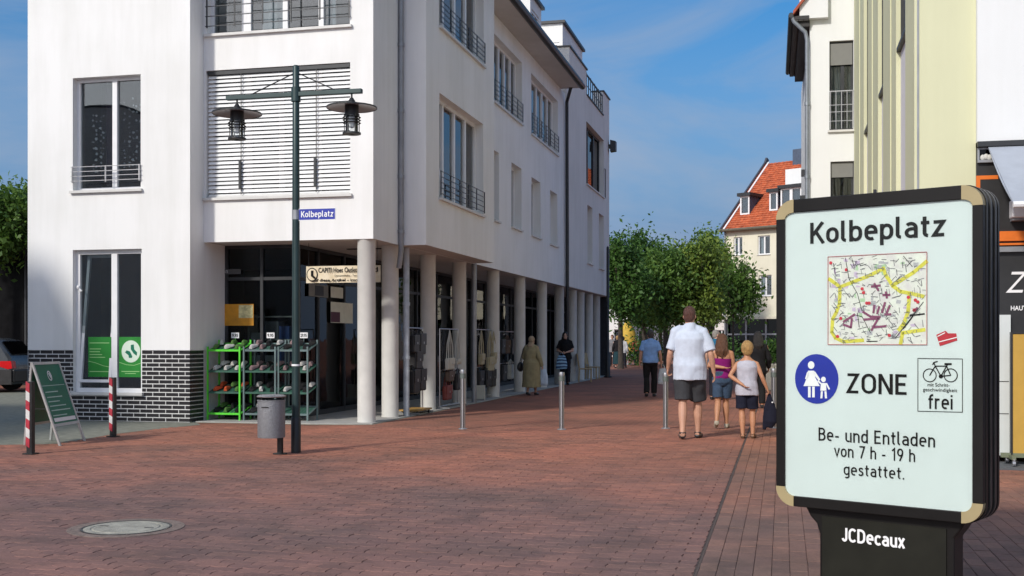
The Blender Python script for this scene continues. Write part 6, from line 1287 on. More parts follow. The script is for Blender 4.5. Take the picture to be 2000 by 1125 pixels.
rk = bag_rack('chrome rack of dark bags in the shade behind the rear rack', 992, 766, 1.9, 1.66, [0.8])
for u, z, w, h, mt_, lb in ((-0.65, 1.45, .4, .4, MB_K, 'black bag at the far top of the shaded rack'), (-0.1, 1.42, .42, .36, MB_B, 'brown bag in the top middle of the shaded rack'), (0.5, 1.45, .4, .42, MB_K, 'black bag at the near top of the shaded rack'), (-0.5, 0.75, .42, .42, MB_K, 'black bag at the far bottom of the shaded rack'), (0.3, 0.75, .44, .40, MB_W, 'cream bag at the near bottom of the shaded rack')): bag(lb, rk, u, z, w, h, mt_, 0.15)
rk = bag_rack('wheeled rack crowded with black bags beside the pale drain pipe', 812, 808, 0.85, 1.66, [0.95])
for i, (u, z, w, h, lb) in enumerate(((-0.22, 1.52, 0.34, 0.34, 'black bag at top street end of the wheeled rack'), (0.18, 1.55, 0.36, 0.40, 'black bag at top shop end of the wheeled rack'), (-0.05, 1.20, 0.40, 0.34, 'black backpack halfway up the wheeled rack'), (0.20, 0.86, 0.36, 0.42, 'black bag low at the shop end of the wheeled rack'), (-0.20, 0.86, 0.36, 0.46, 'black bag low at the street end of the wheeled rack'))): bag(lb, rk, u, z, w, h, MB_K, 0.1, d=0.2)
g_ = ground_at(812, 808); tr_ = thing('floor_trolley', 'low amber wooden trolley under the wheeled bag rack', 'trolley', g_, A.rz+PI/2)
m = MB(); m.box(-0.42, 0.42, -0.2, 0.2, 0.07, 0.10); m.build('deck', mat('amber_wood', (0.42, 0.24, 0.06), 0.6, var=0.2, scale=8), tr_, bevel=0.005)
for x in (-0.36, 0.36):
    for y in (-0.15, 0.15): m = MB(); m.tube([(x, y-0.012, 0.035), (x, y+0.012, 0.035)], 0.034, 10); m.bar((x, y, 0.03), (x, y, 0.075), 0.015); m.build('caster', M_BLACK, tr_)
g_ = ground_at(934, 782); bx_ = thing('white_carton', 'small white carton standing by the rear chrome rack', 'box', (g_.x, g_.y, 0), A.rz+0.2)
m = MB(); m.box(-0.12, 0.16, -0.12, 0.12, 0, 0.36); m.build('carton', MB_W, bx_, bevel=0.005); m = MB(); m.box(-0.12, 0.16, -0.02, 0.02, 0.36, 0.363); m.build('tape', MB_T, bx_)

# wicker chairs at the far arcade columns
M_WICK = mat('tan_wicker', (0.42, 0.30, 0.15), 0.7, var=0.25, scale=60, bump=0.4, bscale=80)
def chair(label, gx, gy, rz):
    t = thing('cafe_chair', label, 'chair', ground_at(gx, gy), rz, 'cafe chairs at the far columns')
    for x in (-0.2, 0.2):
        m = MB(); m.bar((x, -0.2, 0), (x, -0.2, 0.45), 0.035); m.build('leg', M_WICK, t); m = MB(); m.bar((x, 0.22, 0), (x, 0.2, 0.45), 0.035); m.build('leg', M_WICK, t); m = MB(); m.bar((x, 0.2, 0.45), (x, 0.28, 0.95), 0.035); m.build('back_post', M_WICK, t)
    m = MB(); m.box(-0.23, 0.23, -0.23, 0.23, 0.43, 0.47); m.build('seat', M_WICK, t, bevel=0.01)
    m = MB(); m.add([(-0.22, 0.215, 0.55), (0.22, 0.215, 0.55), (0.22, 0.28, 0.97), (-0.22, 0.28, 0.97), (-0.22, 0.24, 0.55), (0.22, 0.24, 0.55), (0.22, 0.305, 0.97), (-0.22, 0.305, 0.97)], [(0,1,2,3), (7,6,5,4), (0,1,5,4), (1,2,6,5), (2,3,7,6), (3,0,4,7)]); m.build('backrest', M_WICK, t)
chair('tan wicker chair behind the person in black by the columns', 1143, 746, A.rz+PI/2+0.2); chair('tan wicker chair nearest the far arcade corner', 1157, 741, A.rz+PI/2-0.1)

# shelving and boxes inside the shop, behind the glass
M_LAM = mat('pale_shelf_board', (0.42, 0.40, 0.36), 0.6, var=0.1)
CART = [mat('carton_'+n, c, 0.7, var=0.15) for n, c in (('white', (0.6, 0.6, 0.58)), ('tan', (0.42, 0.30, 0.16)), ('red', (0.35, 0.03, 0.03)), ('blue', (0.04, 0.08, 0.25)), ('grey', (0.2, 0.2, 0.21)))]
rb_ = random.Random(12)
for (u, v, w, rz, lb) in ((-2.95, 1.25, 1.0, 0, 'pale shelf unit with shoe cartons behind the front shop window'), (-2.2, 2.4, 1.2, PI/2, 'pale shelf unit with shoe cartons behind the door glass'), (-2.2, 5.0, 1.2, PI/2, 'pale shelf unit with cartons inside behind the bag racks')):
    t = thing('shelf_unit', lb, 'shelf', A.w(u, v, 0.012), A.rz+rz, 'shelf units inside the shop')
    for x in (0, w): m = MB(); m.box(x-0.015, x+0.015, 0, 0.35, 0, 1.9); m.build('side_panel', M_LAM, t)
    for i in range(5):
        z = 0.12+i*0.43; m = MB(); m.box(0.015, w-0.015, 0, 0.35, z, z+0.025); m.build('shelf_board', M_LAM, t)
        if i == 4: continue
        x = 0.04
        while x < w-0.3:
            bw = rb_.uniform(0.2, 0.3); hh_ = rb_.choice((0.12, 0.24, 0.33)); m = MB(); m.box(x, x+bw-0.015, 0.02, 0.3, z+0.026, z+0.026+hh_); m.build('carton', rb_.choice(CART), t); x += bw

# ------------------------------------------------------------------ people
def solid(mb, name, mt, parent, voxel=0.012, fold=0.0, seed=0, S=1.0, smooth_n=2, freq=22.0):
    me = mb.mesh(name); o = bpy.data.objects.new(name, me); COL.objects.link(o)
    r = o.modifiers.new('r', 'REMESH'); r.mode = 'VOXEL'; r.voxel_size = voxel
    s = o.modifiers.new('s', 'SMOOTH'); s.factor = 0.5; s.iterations = smooth_n
    dg = bpy.context.evaluated_depsgraph_get(); ne = bpy.data.meshes.new_from_object(o.evaluated_get(dg)); bpy.data.objects.remove(o); bpy.data.meshes.remove(me)
    n = len(ne.vertices); co = np.empty(n*3, 'f'); ne.vertices.foreach_get('co', co); co = co.reshape(-1, 3)
    if fold:
        nr = np.empty(n*3, 'f'); ne.vertices.foreach_get('normal', nr); nr = nr.reshape(-1, 3); rg = np.random.default_rng(seed); d = np.zeros(n)
        for _ in range(6):
            k = rg.normal(size=3); k /= np.linalg.norm(k); k *= rg.uniform(0.5, 1.7)*freq; k[2] *= 0.75; d += np.sin(co@k+rg.uniform(0, 6.28)+1.5*np.sin(co@(k[[1, 2, 0]]*0.4)))
        co = co+nr*(np.clip(d/3.0+0.15, -0.35, 0.95)*fold)[:, None]
    ne.vertices.foreach_set('co', (co*S).astype('f').ravel()); ne.update(); ne.name = name
    ne.polygons.foreach_set('use_smooth', [True]*len(ne.polygons)); ne.materials.clear()
    return link(name, ne, mt, parent)
JD = dict(lsh=(-.185, 0, 1.415), rsh=(.185, 0, 1.415), lel=(-.235, -.03, 1.13), rel=(.235, -.03, 1.13), lwr=(-.245, .05, .88), rwr=(.245, .05, .88),
          lhip=(-.088, 0, .92), rhip=(.088, 0, .92), lkn=(-.095, .02, .50), rkn=(.095, .02, .50), lan=(-.095, -.03, .085), ran=(.095, -.03, .085), lto=(-.115, .13, .03), rto=(.115, .13, .03))
RT = [(.84, .120, .100, 0, 0), (.90, .160, .118, 0, 0), (.97, .165, .120, 0, -.005), (1.08, .142, .105, 0, 0), (1.20, .152, .110, 0, .005), (1.32, .172, .115, 0, .005), (1.40, .165, .098, 0, 0), (1.455, .105, .072, 0, 0), (1.49, .062, .062, 0, .0), (1.56, .052, .056, 0, .01)]
def lerp(a, b, t): return Vector(a)+(Vector(b)-Vector(a))*t
def limb(mb, a, b, r0, r1, n=10, bulge=0.0, k=5):
    mb.tube([lerp(a, b, i/(k-1)) for i in range(k)], [r0+(r1-r0)*i/(k-1)+bulge*math.sin(PI*min(1, i/(k-1)*1.25)) for i in range(k)], n)
    mb.ell(a, (r0, r0, r0), n, 6); mb.ell(b, (r1, r1, r1), n, 6)
def hand(mb, W_, E_, side, fr, curl):
    d = (Vector(W_)-Vector(E_)).normalized(); s = Vector((0, 1, 0)); s = s-d*s.dot(d)
    s = s.normalized() if s.length > 0.15 else Vector((1, 0, 0)); nrm = d.cross(s).normalized()*(-side)
    c = Vector(W_)+d*0.045; Mx = Matrix((nrm, s, d)).transposed(); mb.ell(c, (.017, .040, .052), 10, 8, Mx)
    for k, L_ in enumerate((.068, .078, .074, .058)):
        off = s*(.030-.020*k); b0 = Vector(W_)+d*0.078+off; b1 = b0+(d*math.cos(curl)+nrm*math.sin(curl))*L_*0.5; b2 = b1+(d*math.cos(2.1*curl)+nrm*math.sin(2.1*curl))*L_*0.5
        mb.tube([b0-d*0.02, b0, b1, b2], [fr*1.05, fr, fr*0.95, fr*0.8], 7)
    b0 = Vector(W_)+d*0.03+s*0.032; mb.tube([b0-s*0.012, b0+s*0.02+d*0.02, b0+s*0.028+d*0.052+nrm*0.012], [fr*1.15, fr*1.05, fr*0.85], 7)
SKIN = {}
def skin(n, c):
    return mat(n, c, 0.55, var=0.10, scale=9, bump=0.05, bscale=120)
def person(label, loc, rz, H, J, skinm, hairm, top, bottom, shoes, hair='short', head_yaw=0.0, wide=1.0, head_k=1.0, voxel=0.008, group=None, curl=(0.35, 0.35), seed=1, eyes=True, tilt=0.0):
    S = H/1.75; j = dict(JD); j.update(J or {}); j = {k: Vector(v) for k, v in j.items()}
    P = thing('person', label, 'person', loc, rz, group)
    b = MB(); b.loft([(z, rx*wide, ry*(1+(wide-1)*1.3), x, y) for z, rx, ry, x, y in RT], 18)
    for s in 'lr':
        limb(b, j[s+'sh'], j[s+'el'], .046*wide, .038, bulge=.004); b.tube([(.03 if s == 'r' else -.03, 0, 1.475), lerp((0, 0, 1.46), j[s+'sh'], .55), j[s+'sh']], [.045, .045, .044], 10); limb(b, j[s+'el'], j[s+'wr'], .039, .026, bulge=.006)
        limb(b, j[s+'hip'], j[s+'kn'], .088*wide, .055, bulge=.006); limb(b, j[s+'kn'], j[s+'an'], .054, .036, bulge=.014)
        hand(b, j[s+'wr'], j[s+'el'], 1 if s == 'r' else -1, .0085 if voxel < .009 else .0105, curl[0 if s == 'l' else 1])
        a, t = j[s+'an'], j[s+'to']; b.tube([a+(a-t)*Vector((.28, .28, 0))+Vector((0, 0, -.035)), a+Vector((0, 0, -.03)), lerp(a, t, .6)+Vector((0, 0, -.005)), t, t+(t-a)*Vector((.2, .2, 0))], [.030, .040, .036, .030, .016], 9)
    # head
    hc = Vector((0, .02, 1.625)); HM = Matrix.Rotation(head_yaw, 3, 'Z') @ Matrix.Rotation(tilt, 3, 'X'); K_ = head_k
    def hp(x, y, z): return hc+Vector((0, 0, (K_-1)*.10))+HM @ Vector((x*K_, y*K_, z*K_))
    def he(x, y, z, r, n=14, m=10): b.ell(hp(x, y, z), tuple(q*K_ for q in r), n, m, HM)
    he(0, 0, .02, (.077, .096, .105)); he(0, .030, -.050, (.060, .062, .068)); he(0, .098, -.012, (.013, .018, .026), 8, 6); he(0, .082, -.070, (.026, .014, .010), 8, 6); he(0, .080, .022, (.05, .018, .012), 8, 6)
    for s in (-1, 1): he(s*.079, -.008, -.008, (.010, .022, .032), 8, 6)
    b.tube([(0, -.005, 1.46), (0, .012, 1.56)], [.058*wide, .052*wide], 10)
    body = solid(b, 'body', skinm, P, voxel, S=S)
    if eyes:
        for s in (-1, 1): m = MB(); m.ell(hp(s*.030, .091, .006)*S, (.011*S, .006*S, .006*S), 8, 6, HM); m.build('eye', M_BLACK, body, smooth=True)
    # hair
    h = MB()
    if hair in ('short', 'long', 'bun', 'buzz'):
        e = .004 if hair == 'buzz' else .014
        h.ell(hp(0, -.016, .032), tuple(q*K_ for q in (.080+e, .092+e, .100+e)), 14, 10, HM); h.ell(hp(0, -.05, -.02), tuple(q*K_ for q in (.068+e, .055, .075)), 12, 8, HM)
    if hair == 'long':
        for i in range(9):
            a = PI+PI*(i/8)-0.0; x = .075*math.cos(a); y = -.03+.07*math.sin(a); h.tube([hp(x*.9, y, .04), hp(x*1.15, y*1.15-.01, -.08), hp(x*1.25+.01*math.sin(i*3), y*1.2-.025, -.19), hp(x*1.0+.012*math.sin(i*5), y*1.1-.035, -.30+.03*math.sin(i*2.3))], [.034, .036, .030, .010], 8)
    if hair == 'scarf':
        h.ell(hp(0, -.012, .025), tuple(q*K_ for q in (.092, .104, .112)), 14, 10, HM); h.ell(hp(0, -.03, -.09), (.085, .08, .08), 12, 8); h.tube([hp(0, -.02, -.08), hp(0, -.045, -.20)], [.09, .12], 12)
    if len(h.v): solid(h, {'scarf': 'headscarf'}.get(hair, 'hair'), hairm, P, .010, fold=.004 if hair != 'buzz' else .001, seed=seed, S=S, freq=70)
    # upper garment
    tm, hem, sleeve, loose, kind = top
    g_ = MB(); rings = []; zt = {'strap': 1.30, 'vest': 1.44}.get(kind, 1.475)
    zs = [hem]+[z for z, *_ in RT if hem+.03 < z < zt-.02]+[zt]
    for z in zs:
        a = RT[0]
        for r0, r1 in zip(RT, RT[1:]):
            if r0[0] <= z <= r1[0]: t = (z-r0[0])/(r1[0]-r0[0]); a = [r0[i]+(r1[i]-r0[i])*t for i in range(5)]; break
        else: a = RT[1] if z < 1 else RT[-1]
        f = loose*(1.0 if z < 1.3 else max(0.25, (1.50-z)/.2)); rx, ry = a[1]*wide+f, a[2]*(1+(wide-1)*1.3)+f
        if kind == 'coat' and z < 1.0: rx = .20*wide+loose+(1.0-z)*.05; ry = .15+loose+(1.0-z)*.06
        if kind != 'coat' and z < 1.06: rx = max(rx, .168*wide+loose); ry = max(ry, .122*(1+(wide-1)*1.3)+loose)
        elif kind in ('shirt', 'polo'): rx = max(rx, .150*wide+loose) if z < 1.3 else rx
        if z > 1.43 and kind not in ('vest', 'strap'): rx, ry = .088, .080
        rings.append((z, rx, ry, 0, a[4] if len(a) > 4 else 0))
    if kind == 'coat': rings = [(hem, .20*wide+loose+(1-hem)*.05, .15+loose+(1-hem)*.06, 0, 0), (.6, .21*wide+loose, .165+loose, 0, 0)]+[r for r in rings if r[0] > .75]
    g_.loft(rings, 20)
    for s in 'lr':
        if kind == 'vest': limb(g_, lerp(j[s+'sh'], (0, 0, 1.42), .42), lerp(j[s+'sh'], (0, 0, 1.42), .3), .058*wide, .056*wide); continue
        if sleeve <= 0: continue
        e = lerp(j[s+'sh'], j[s+'el'], min(1, sleeve)); w0, w1 = .060*wide+loose*.12, .055*wide+loose*.42
        sh_ = lerp(j[s+'sh'], (0, 0, 1.40), .10)+Vector((0, 0, -.006)); g_.ell(sh_, (.066*wide,)*3, 14, 10); g_.tube([(.05 if s == 'r' else -.05, 0, 1.462), lerp((.05 if s == 'r' else -.05, 0, 1.462), sh_, .5)+Vector((0, 0, .010)), sh_], [.050, .056*wide, .062*wide], 12); g_.tube([lerp(sh_, (0, 0, 1.42), .55), lerp(sh_, (0, 0, 1.42), .2), lerp(sh_, e, .1), lerp(sh_, e, .5), e], [.052*wide, .060*wide, w0, (w0+w1)/2, w1], 14)
        if sleeve > 1: limb(g_, j[s+'el'], lerp(j[s+'el'], j[s+'wr'], sleeve-1), w1, .048)
    if kind in ('shirt', 'polo'): g_.tube([(0, -.012, 1.43), (0, -.008, 1.48), (0, .002, 1.525)], [.095*wide, .080*wide, .068*wide], 14)
    solid(g_, {'coat': 'coat', 'vest': 'sleeveless_shirt', 'strap': 'strap_top', 'polo': 'polo_shirt'}.get(kind, 'shirt'), tm, P, .011, fold=.012, seed=seed+3, S=S, freq=20)
    # lower garment
    if bottom:
        bm_, length, lo = bottom; q = MB(); q.loft([(.80, .10*wide, .09, 0, 0), (.86, .165*wide+lo*.5, .125+lo*.5, 0, 0), (.97, .170*wide+lo*.4, .125+lo*.4, 0, 0), (1.06, .150*wide+.012, .113+.012, 0, 0)], 18)
        if length == 'skirt': q.loft([(.22, .26, .22, 0, 0), (.6, .22, .18, 0, 0), (.95, .17, .13, 0, 0)], 18)
        else:
            for s in 'lr':
                if length <= 1: q.tube([j[s+'hip']+Vector((0, 0, .03)), lerp(j[s+'hip'], j[s+'kn'], length*.5), lerp(j[s+'hip'], j[s+'kn'], length*.8), lerp(j[s+'hip'], j[s+'kn'], length)], [.092*wide+lo*.8, .086*wide+lo, .080+lo*1.1, .080+lo*1.15], 16)
                else: limb(q, j[s+'hip'], j[s+'kn'], .095*wide+lo*.6, .066+lo*.6); q.tube([j[s+'kn'], lerp(j[s+'kn'], j[s+'an'], (length-1)*.5), lerp(j[s+'kn'], j[s+'an'], length-1)], [.065+lo*.6, .062+lo*.6, .058+lo*.6], 14)
        solid(q, 'skirt' if length == 'skirt' else ('shorts' if length <= 1 else 'trousers'), bm_, P, .011, fold=.008, seed=seed+5, S=S)
    if shoes:
        for s in 'lr':
            a, t = j[s+'an'], j[s+'to']; m = MB(); m.tube([a+(a-t)*Vector((.32, .32, 0))+Vector((0, 0, -.045)), a+Vector((0, 0, -.04)), lerp(a, t, .6)+Vector((0, 0, -.008)), t, t+(t-a)*Vector((.26, .26, 0))], [.036, .048, .044, .038, .020], 10)
            if shoes[1] == 'closed': m.tube([a+Vector((0, 0, -.04)), a+Vector((0, 0, .0))], [.046, .044], 10)
            else: m.v = [(x, y, min(z, t.z+.016) if shoes[1] == 'sandal' else z) for x, y, z in m.v]; m.lathe([(.046, -.012), (.048, .0), (.046, .012)], 12, a+Vector((0, 0, -.012))); m.tube([lerp(a, t, .45)+Vector((-.05, 0, -.02)), lerp(a, t, .45)+Vector((0, 0, .022)), lerp(a, t, .45)+Vector((.05, 0, -.02))], .012, 6)
            m.v = [(x, y, max(z, .004)) for x, y, z in m.v]
            solid(m, 'shoe', shoes[0], P, .009, S=S)
    return P, S
def hairm_(n, c): return mat(n, c, 0.5, var=0.45, scale=30, bump=0.9, bscale=55, stretch=(3.0, 3.0, 0.5))
def fab(n, c, var=0.12):
    if 'hair' in n and 'scarf' not in n: return hairm_(n, c)
    return mat(n, c, 0.85, var=var, scale=14, bump=0.15, bscale=160, spec=0.2)
SK1 = skin('fair_skin', (0.50, 0.27, 0.18)); SK2 = skin('tanned_skin', (0.46, 0.22, 0.12)); SK3 = skin('light_skin', (0.55, 0.33, 0.24))
def shirt_check(name):
    m, t, b, N, L = nodes(name); co = N('ShaderNodeTexCoord')
    wv = N('ShaderNodeTexWave'); wv.inputs['Scale'].default_value = 70; wv.bands_direction = 'X'; L(co.outputs['Object'], wv.inputs['Vector']); wz = N('ShaderNodeTexWave'); wz.inputs['Scale'].default_value = 70; wz.bands_direction = 'Z'; L(co.outputs['Object'], wz.inputs['Vector'])
    a = N('ShaderNodeMath'); a.operation = 'MULTIPLY'; L(wv.outputs['Fac'], a.inputs[0]); L(wz.outputs['Fac'], a.inputs[1]); r = N('ShaderNodeValToRGB'); r.color_ramp.elements[0].color = (0.60, 0.66, 0.76, 1); r.color_ramp.elements[1].color = (0.72, 0.76, 0.84, 1); L(a.outputs[0], r.inputs[0]); L(r.outputs[0], b.inputs['Base Color']); b.inputs['Roughness'].default_value = 0.85; return m
away = A.rz
# big man in white shirt
man_at = ground_at(1347, 857)
person('big man seen from behind in white shirt and dark grey shorts, walking', man_at, away+R(4), 1.91,
       dict(lsh=(-.20, 0, 1.41), rsh=(.20, 0, 1.41), lel=(-.255, -.02, 1.14), lwr=(-.285, .10, .93), rel=(.275, -.05, 1.12), rwr=(.315, .02, .88), lan=(-.09, -.15, .10), lto=(-.105, .0, .03), ran=(.105, .13, .085), rto=(.14, .28, .03), rkn=(.105, .13, .50), lkn=(-.09, -.01, .50)),
       SK1, fab('reddish_brown_buzz_hair', (0.09, 0.035, 0.025)), (fab('pale_blue_white_cotton', (0.53, 0.585, 0.68), .08), .78, .86, .040, 'shirt'), (fab('charcoal_shorts', (0.045, 0.047, 0.052)), .96, .030), (MSH['black'], 'sandal'), 'buzz', head_yaw=R(-12), wide=1.08, voxel=.007, seed=11, curl=(.9, .4))
# boy
boy_at = ground_at(1459, 856)
person('blond boy in grey sleeveless shirt with one arm behind his back', boy_at, away+R(-4), 1.37,
       dict(lsh=(-.175, 0, 1.38), rsh=(.175, 0, 1.38), lel=(-.30, -.10, 1.16), lwr=(-.06, -.20, 1.00), rel=(.275, -.02, 1.14), rwr=(.36, .05, .92), lan=(-.075, -.02, .085), lto=(-.085, .14, .03), ran=(.10, .06, .085), rto=(.125, .20, .03), rkn=(.095, .09, .50)),
       SK2, fab('blond_hair', (0.42, 0.25, 0.09), .3), (fab('pale_grey_cotton', (0.44, 0.44, 0.50)), .80, 0, .040, 'vest'), (fab('navy_shorts', (0.012, 0.014, 0.028)), .86, .028), (MSH['brown'], 'sandal'), 'short', head_yaw=R(10), head_k=1.20, voxel=.008, seed=23, curl=(.4, .9))
jk = thing('navy_jacket', 'dark navy jacket hanging from the hand of the blond boy', 'jacket', boy_at, away); bs = 1.37/1.75
hx = Vector((.40, .07, .80))*bs
m = MB(); m.tube([hx+Vector((0, 0, .03)), hx+Vector((.01, 0, -.06)), hx+Vector((.03, .01, -.22)), hx+Vector((.02, .0, -.38)), hx+Vector((.0, 0, -.47))], [.025, .045, .085, .10, .05], 12, sy=0.55); m.tube([hx, hx+Vector((-.03, .0, -.2)), hx+Vector((-.07, .01, -.50))], [.03, .05, .028], 10, sy=0.6)
solid(m, 'cloth', fab('navy_cloth', (0.010, 0.011, 0.022)), jk, .012, fold=.012, seed=4)
m = MB(); m.ell(hx+Vector((.045, -.058, -.10)), (.012, .006, .010), 8, 6); m.build('logo_patch', M_PRINTW, jk)
# girl
person('girl with long brown hair, purple top and denim shorts walking away', ground_at(1411, 837), away+R(2), 1.52,
       dict(lsh=(-.165, 0, 1.40), rsh=(.165, 0, 1.40), lel=(-.235, -.10, 1.17), lwr=(.03, -.20, 1.135), rel=(.20, .05, 1.13), rwr=(.16, .22, 1.0), lan=(-.10, -.20, .16), lto=(-.12, -.08, .045), lkn=(-.08, .02, .50), ran=(.07, .12, .085), rto=(.10, .27, .03), rkn=(.06, .12, .50)),
       SK2, fab('brown_hair', (0.11, 0.045, 0.02), .3), (fab('purple_jersey', (0.20, 0.01, 0.13)), .93, 0, .018, 'strap'), (fab('blue_denim', (0.045, 0.075, 0.125), .25), .80, .022), (fab('beige_canvas_shoe', (0.42, 0.38, 0.30)), 'closed'), 'long', voxel=.008, seed=31, wide=.92, curl=(.3, .5), head_yaw=R(-15))
# man in blue polo
bp2 = ground_at(1270, 775)
person('older man in light blue polo shirt and black trousers walking away', bp2, away+R(6), 1.68,
       dict(lel=(-.25, -.06, 1.13), lwr=(-.275, .0, .88), rel=(.26, -.05, 1.13), rwr=(.285, .03, .87), lan=(-.09, -.14, .10), lto=(-.11, .01, .03), ran=(.10, .14, .085), rto=(.13, .29, .03), rkn=(.10, .12, .50)),
       SK1, fab('dark_grey_hair', (0.05, 0.047, 0.045)), (fab('light_blue_pique', (0.21, 0.38, 0.70)), .90, .72, .030, 'polo'), (fab('black_trousers', (0.014, 0.014, 0.015)), 1.97, .022), (MSH['black'], 'closed'), 'short', wide=1.06, voxel=.009, seed=41, head_yaw=R(25))
def carrier(label, at, rz, off, w, h, mt, nm='carrier_bag', stripes=None, d=0.12):
    t = thing(nm, label, 'bag', at, rz); o_ = Vector(off); m = MB()
    m.loft([(o_.z-h, w*.48, d*.45, o_.x, o_.y), (o_.z-h*.9, w*.52, d*.55, o_.x, o_.y), (o_.z-h*.45, w*.47, d*.5, o_.x, o_.y), (o_.z-.05, w*.33, d*.22, o_.x, o_.y), (o_.z-.04, w*.30, d*.12, o_.x, o_.y)], 14); solid(m, 'sack', mt, t, .012, fold=.008, seed=8)
    m = MB()
    for s in (-1, 1): m.tube([(o_.x+s*w*.22, o_.y, o_.z-.06), (o_.x+s*.02, o_.y, o_.z+.05)], .010, 6)
    m.build('handle', mt, t); return t
carrier('pale plastic bag carried by the man in the blue polo', bp2, away+R(6), (.315, .10, .76), .24, .44, fab('white_plastic_bag', (0.55, 0.60, 0.62)))
# woman in olive coat
wo_ = ground_at(1038, 772)
person('woman in long olive beige coat and pale headscarf walking beside the columns', wo_, away+R(-14), 1.53,
       dict(lel=(-.25, .03, 1.14), lwr=(-.22, .18, .95), rel=(.27, -.03, 1.13), rwr=(.31, .06, .88), lan=(-.08, -.1, .1), lto=(-.09, .04, .03), ran=(.09, .1, .085), rto=(.10, .24, .03)),
       SK1, fab('beige_headscarf', (0.34, 0.26, 0.18), .3), (fab('olive_coat_cloth', (0.33, 0.285, 0.165)), .24, 1.92, .045, 'coat'), None, (MSH['black'], 'closed'), 'scarf', wide=1.08, voxel=.009, seed=51, head_yaw=R(-20))
carrier('pale blue plastic bag carried by the woman in the olive coat', wo_, away+R(-14), (.30, .10, .72), .24, .46, fab('light_blue_plastic', (0.55, 0.66, 0.80)))
sb_ = thing('shoulder_bag', 'black shoulder bag at the left hip of the woman in olive', 'handbag', wo_, away+R(-14))
m = MB(); m.ell((-.33, .02, .73), (.08, .14, .13), 14, 10); solid(m, 'pouch', MB_K, sb_, .012, fold=.004); m = MB(); m.tube([(-.33, .08, .84), (-.29, .06, 1.08), (-.17, .0, 1.30), (-.2, -.08, 1.20), (-.31, -.06, .84)], .012, 6); m.build('strap', MB_K, sb_, smooth=True)
# person in black with striped bag, facing the camera
bk_ = ground_at(1104, 752)
person('person with dark hair in black T-shirt facing the camera by the columns', bk_, away+PI+R(8), 1.69,
       dict(lel=(-.25, .0, 1.14), lwr=(-.04, .24, 1.08), rel=(.25, .0, 1.14), rwr=(.08, .25, 1.06), lan=(-.09, .02, .085), ran=(.10, -.06, .085), rto=(.13, .1, .03)),
       SK3, fab('black_hair', (0.014, 0.012, 0.012)), (fab('black_jersey', (0.012, 0.012, 0.014)), .86, .75, .035, 'shirt'), (fab('dark_navy_trousers', (0.018, 0.018, 0.026)), 1.95, .02), (MSH['black'], 'closed'), 'long', head_yaw=R(5), voxel=.009, seed=61, wide=1.05, curl=(.7, .7))
def stripes(name, c1, c2, sc_=8):
    m, t, b, N, L = nodes(name); co = N('ShaderNodeTexCoord'); wv = N('ShaderNodeTexWave'); wv.inputs['Scale'].default_value = sc_; wv.inputs['Distortion'].default_value = 4; wv.bands_direction = 'Z'; L(co.outputs['Object'], wv.inputs['Vector'])
    r = N('ShaderNodeValToRGB'); r.color_ramp.interpolation = 'CONSTANT'; r.color_ramp.elements[0].color = (*c1, 1); r.color_ramp.elements[1].color = (*c2, 1); r.color_ramp.elements[1].position = .5; L(wv.outputs['Fac'], r.inputs[0]); L(r.outputs[0], b.inputs['Base Color']); b.inputs['Roughness'].default_value = .6; return m
carrier('blue and white striped bag held before the person in black', bk_, away+PI+R(8), (.10, .34, .98), .36, .46, stripes('blue_white_wave_stripes', (0.03, 0.07, 0.16), (0.30, 0.52, 0.72), 3.2))
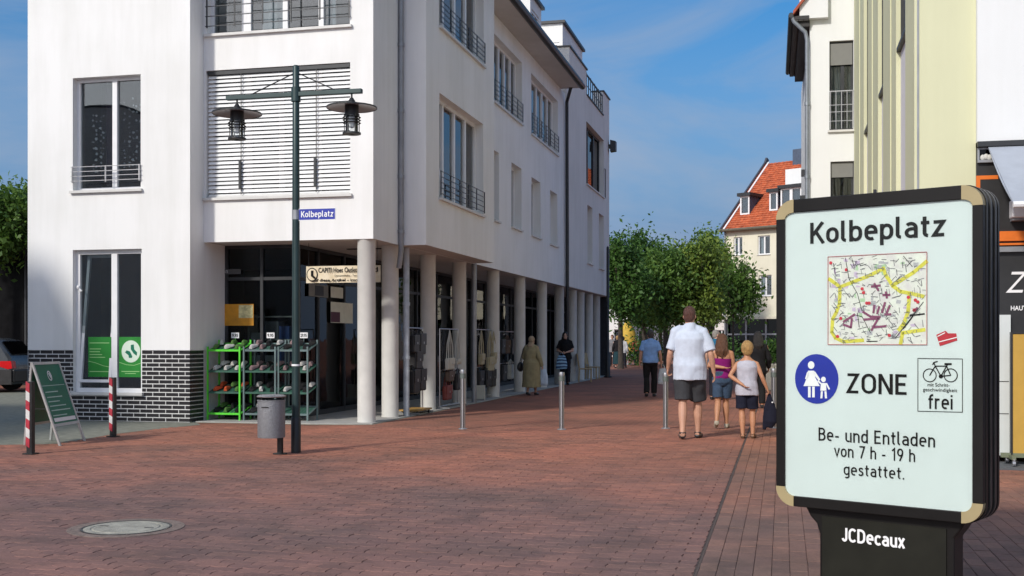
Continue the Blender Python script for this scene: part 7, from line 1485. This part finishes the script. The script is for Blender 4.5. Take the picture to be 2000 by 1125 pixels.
# man in teal, dark clad person, far couple
person('grey haired man in teal shirt beyond the girl', ground_at(1398, 781), away+R(-20), 1.67, dict(rel=(.25, .02, 1.13), rwr=(.2, .2, 1.0)), SK3, fab('grey_hair', (0.30, 0.28, 0.26)), (fab('teal_cotton', (0.02, 0.13, 0.24)), .84, .8, .03, 'shirt'), (fab('dark_navy_trousers', (0.018, 0.018, 0.026)), 1.95, .02), (MSH['black'], 'closed'), 'buzz', head_yaw=R(-35), wide=1.08, voxel=.010, seed=71)
person('dark clad person mostly hidden behind the blond boy', ground_at(1480, 797), away+R(10), 1.60, dict(rel=(.26, .03, 1.13), rwr=(.27, .15, .93)), SK2, fab('black_hair', (0.014, 0.012, 0.012)), (fab('black_jersey', (0.012, 0.012, 0.014)), .80, 1.9, .03, 'shirt'), (fab('black_trousers', (0.014, 0.014, 0.015)), 1.95, .025), (MSH['black'], 'closed'), 'long', voxel=.010, seed=81)
person('distant blonde woman in dark top and long teal skirt', ground_at(1206, 719), away+R(20), 1.66, dict(), SK3, fab('blond_hair', (0.42, 0.25, 0.09), .3), (fab('black_jersey', (0.012, 0.012, 0.014)), .9, 1.8, .03, 'shirt'), (fab('dark_teal_skirt_cloth', (0.015, 0.045, 0.055)), 'skirt', .02), (MSH['black'], 'closed'), 'short', voxel=.014, seed=91)
person('distant dark haired person in white jacket and dark trousers', ground_at(1217, 718), away-R(10), 1.62, dict(lan=(-.09, -.1, .1), ran=(.1, .1, .085), rto=(.12, .25, .03)), SK2, fab('black_hair', (0.014, 0.012, 0.012)), (fab('white_jacket_cloth', (0.55, 0.55, 0.56)), .82, 1.85, .03, 'shirt'), (fab('dark_navy_trousers', (0.018, 0.018, 0.026)), 1.95, .02), (MSH['black'], 'closed'), 'short', voxel=.014, seed=95)

person('distant person in red top under the far trees', ground_at(1243, 713), away+R(15), 1.65, dict(lan=(-.09, -.12, .1), ran=(.1, .12, .085), rto=(.12, .27, .03)), SK2, fab('dark_grey_hair', (0.05, 0.047, 0.045)), (fab('faded_red_cotton', (0.32, 0.06, 0.05)), .85, .8, .03, 'shirt'), (fab('blue_denim', (0.045, 0.075, 0.125), .25), 1.95, .02), (MSH['black'], 'closed'), 'short', voxel=.016, seed=101)
person('distant person in grey jacket beside the dark street post', ground_at(1196, 716), away+PI, 1.72, dict(lan=(-.09, .1, .1), ran=(.1, -.1, .085), rto=(.12, .05, .03)), SK3, fab('brown_hair', (0.11, 0.045, 0.02), .3), (fab('grey_jacket_cloth', (0.18, 0.18, 0.19)), .80, 1.85, .03, 'shirt'), (fab('dark_navy_trousers', (0.018, 0.018, 0.026)), 1.95, .02), (MSH['black'], 'closed'), 'short', voxel=.016, seed=111)
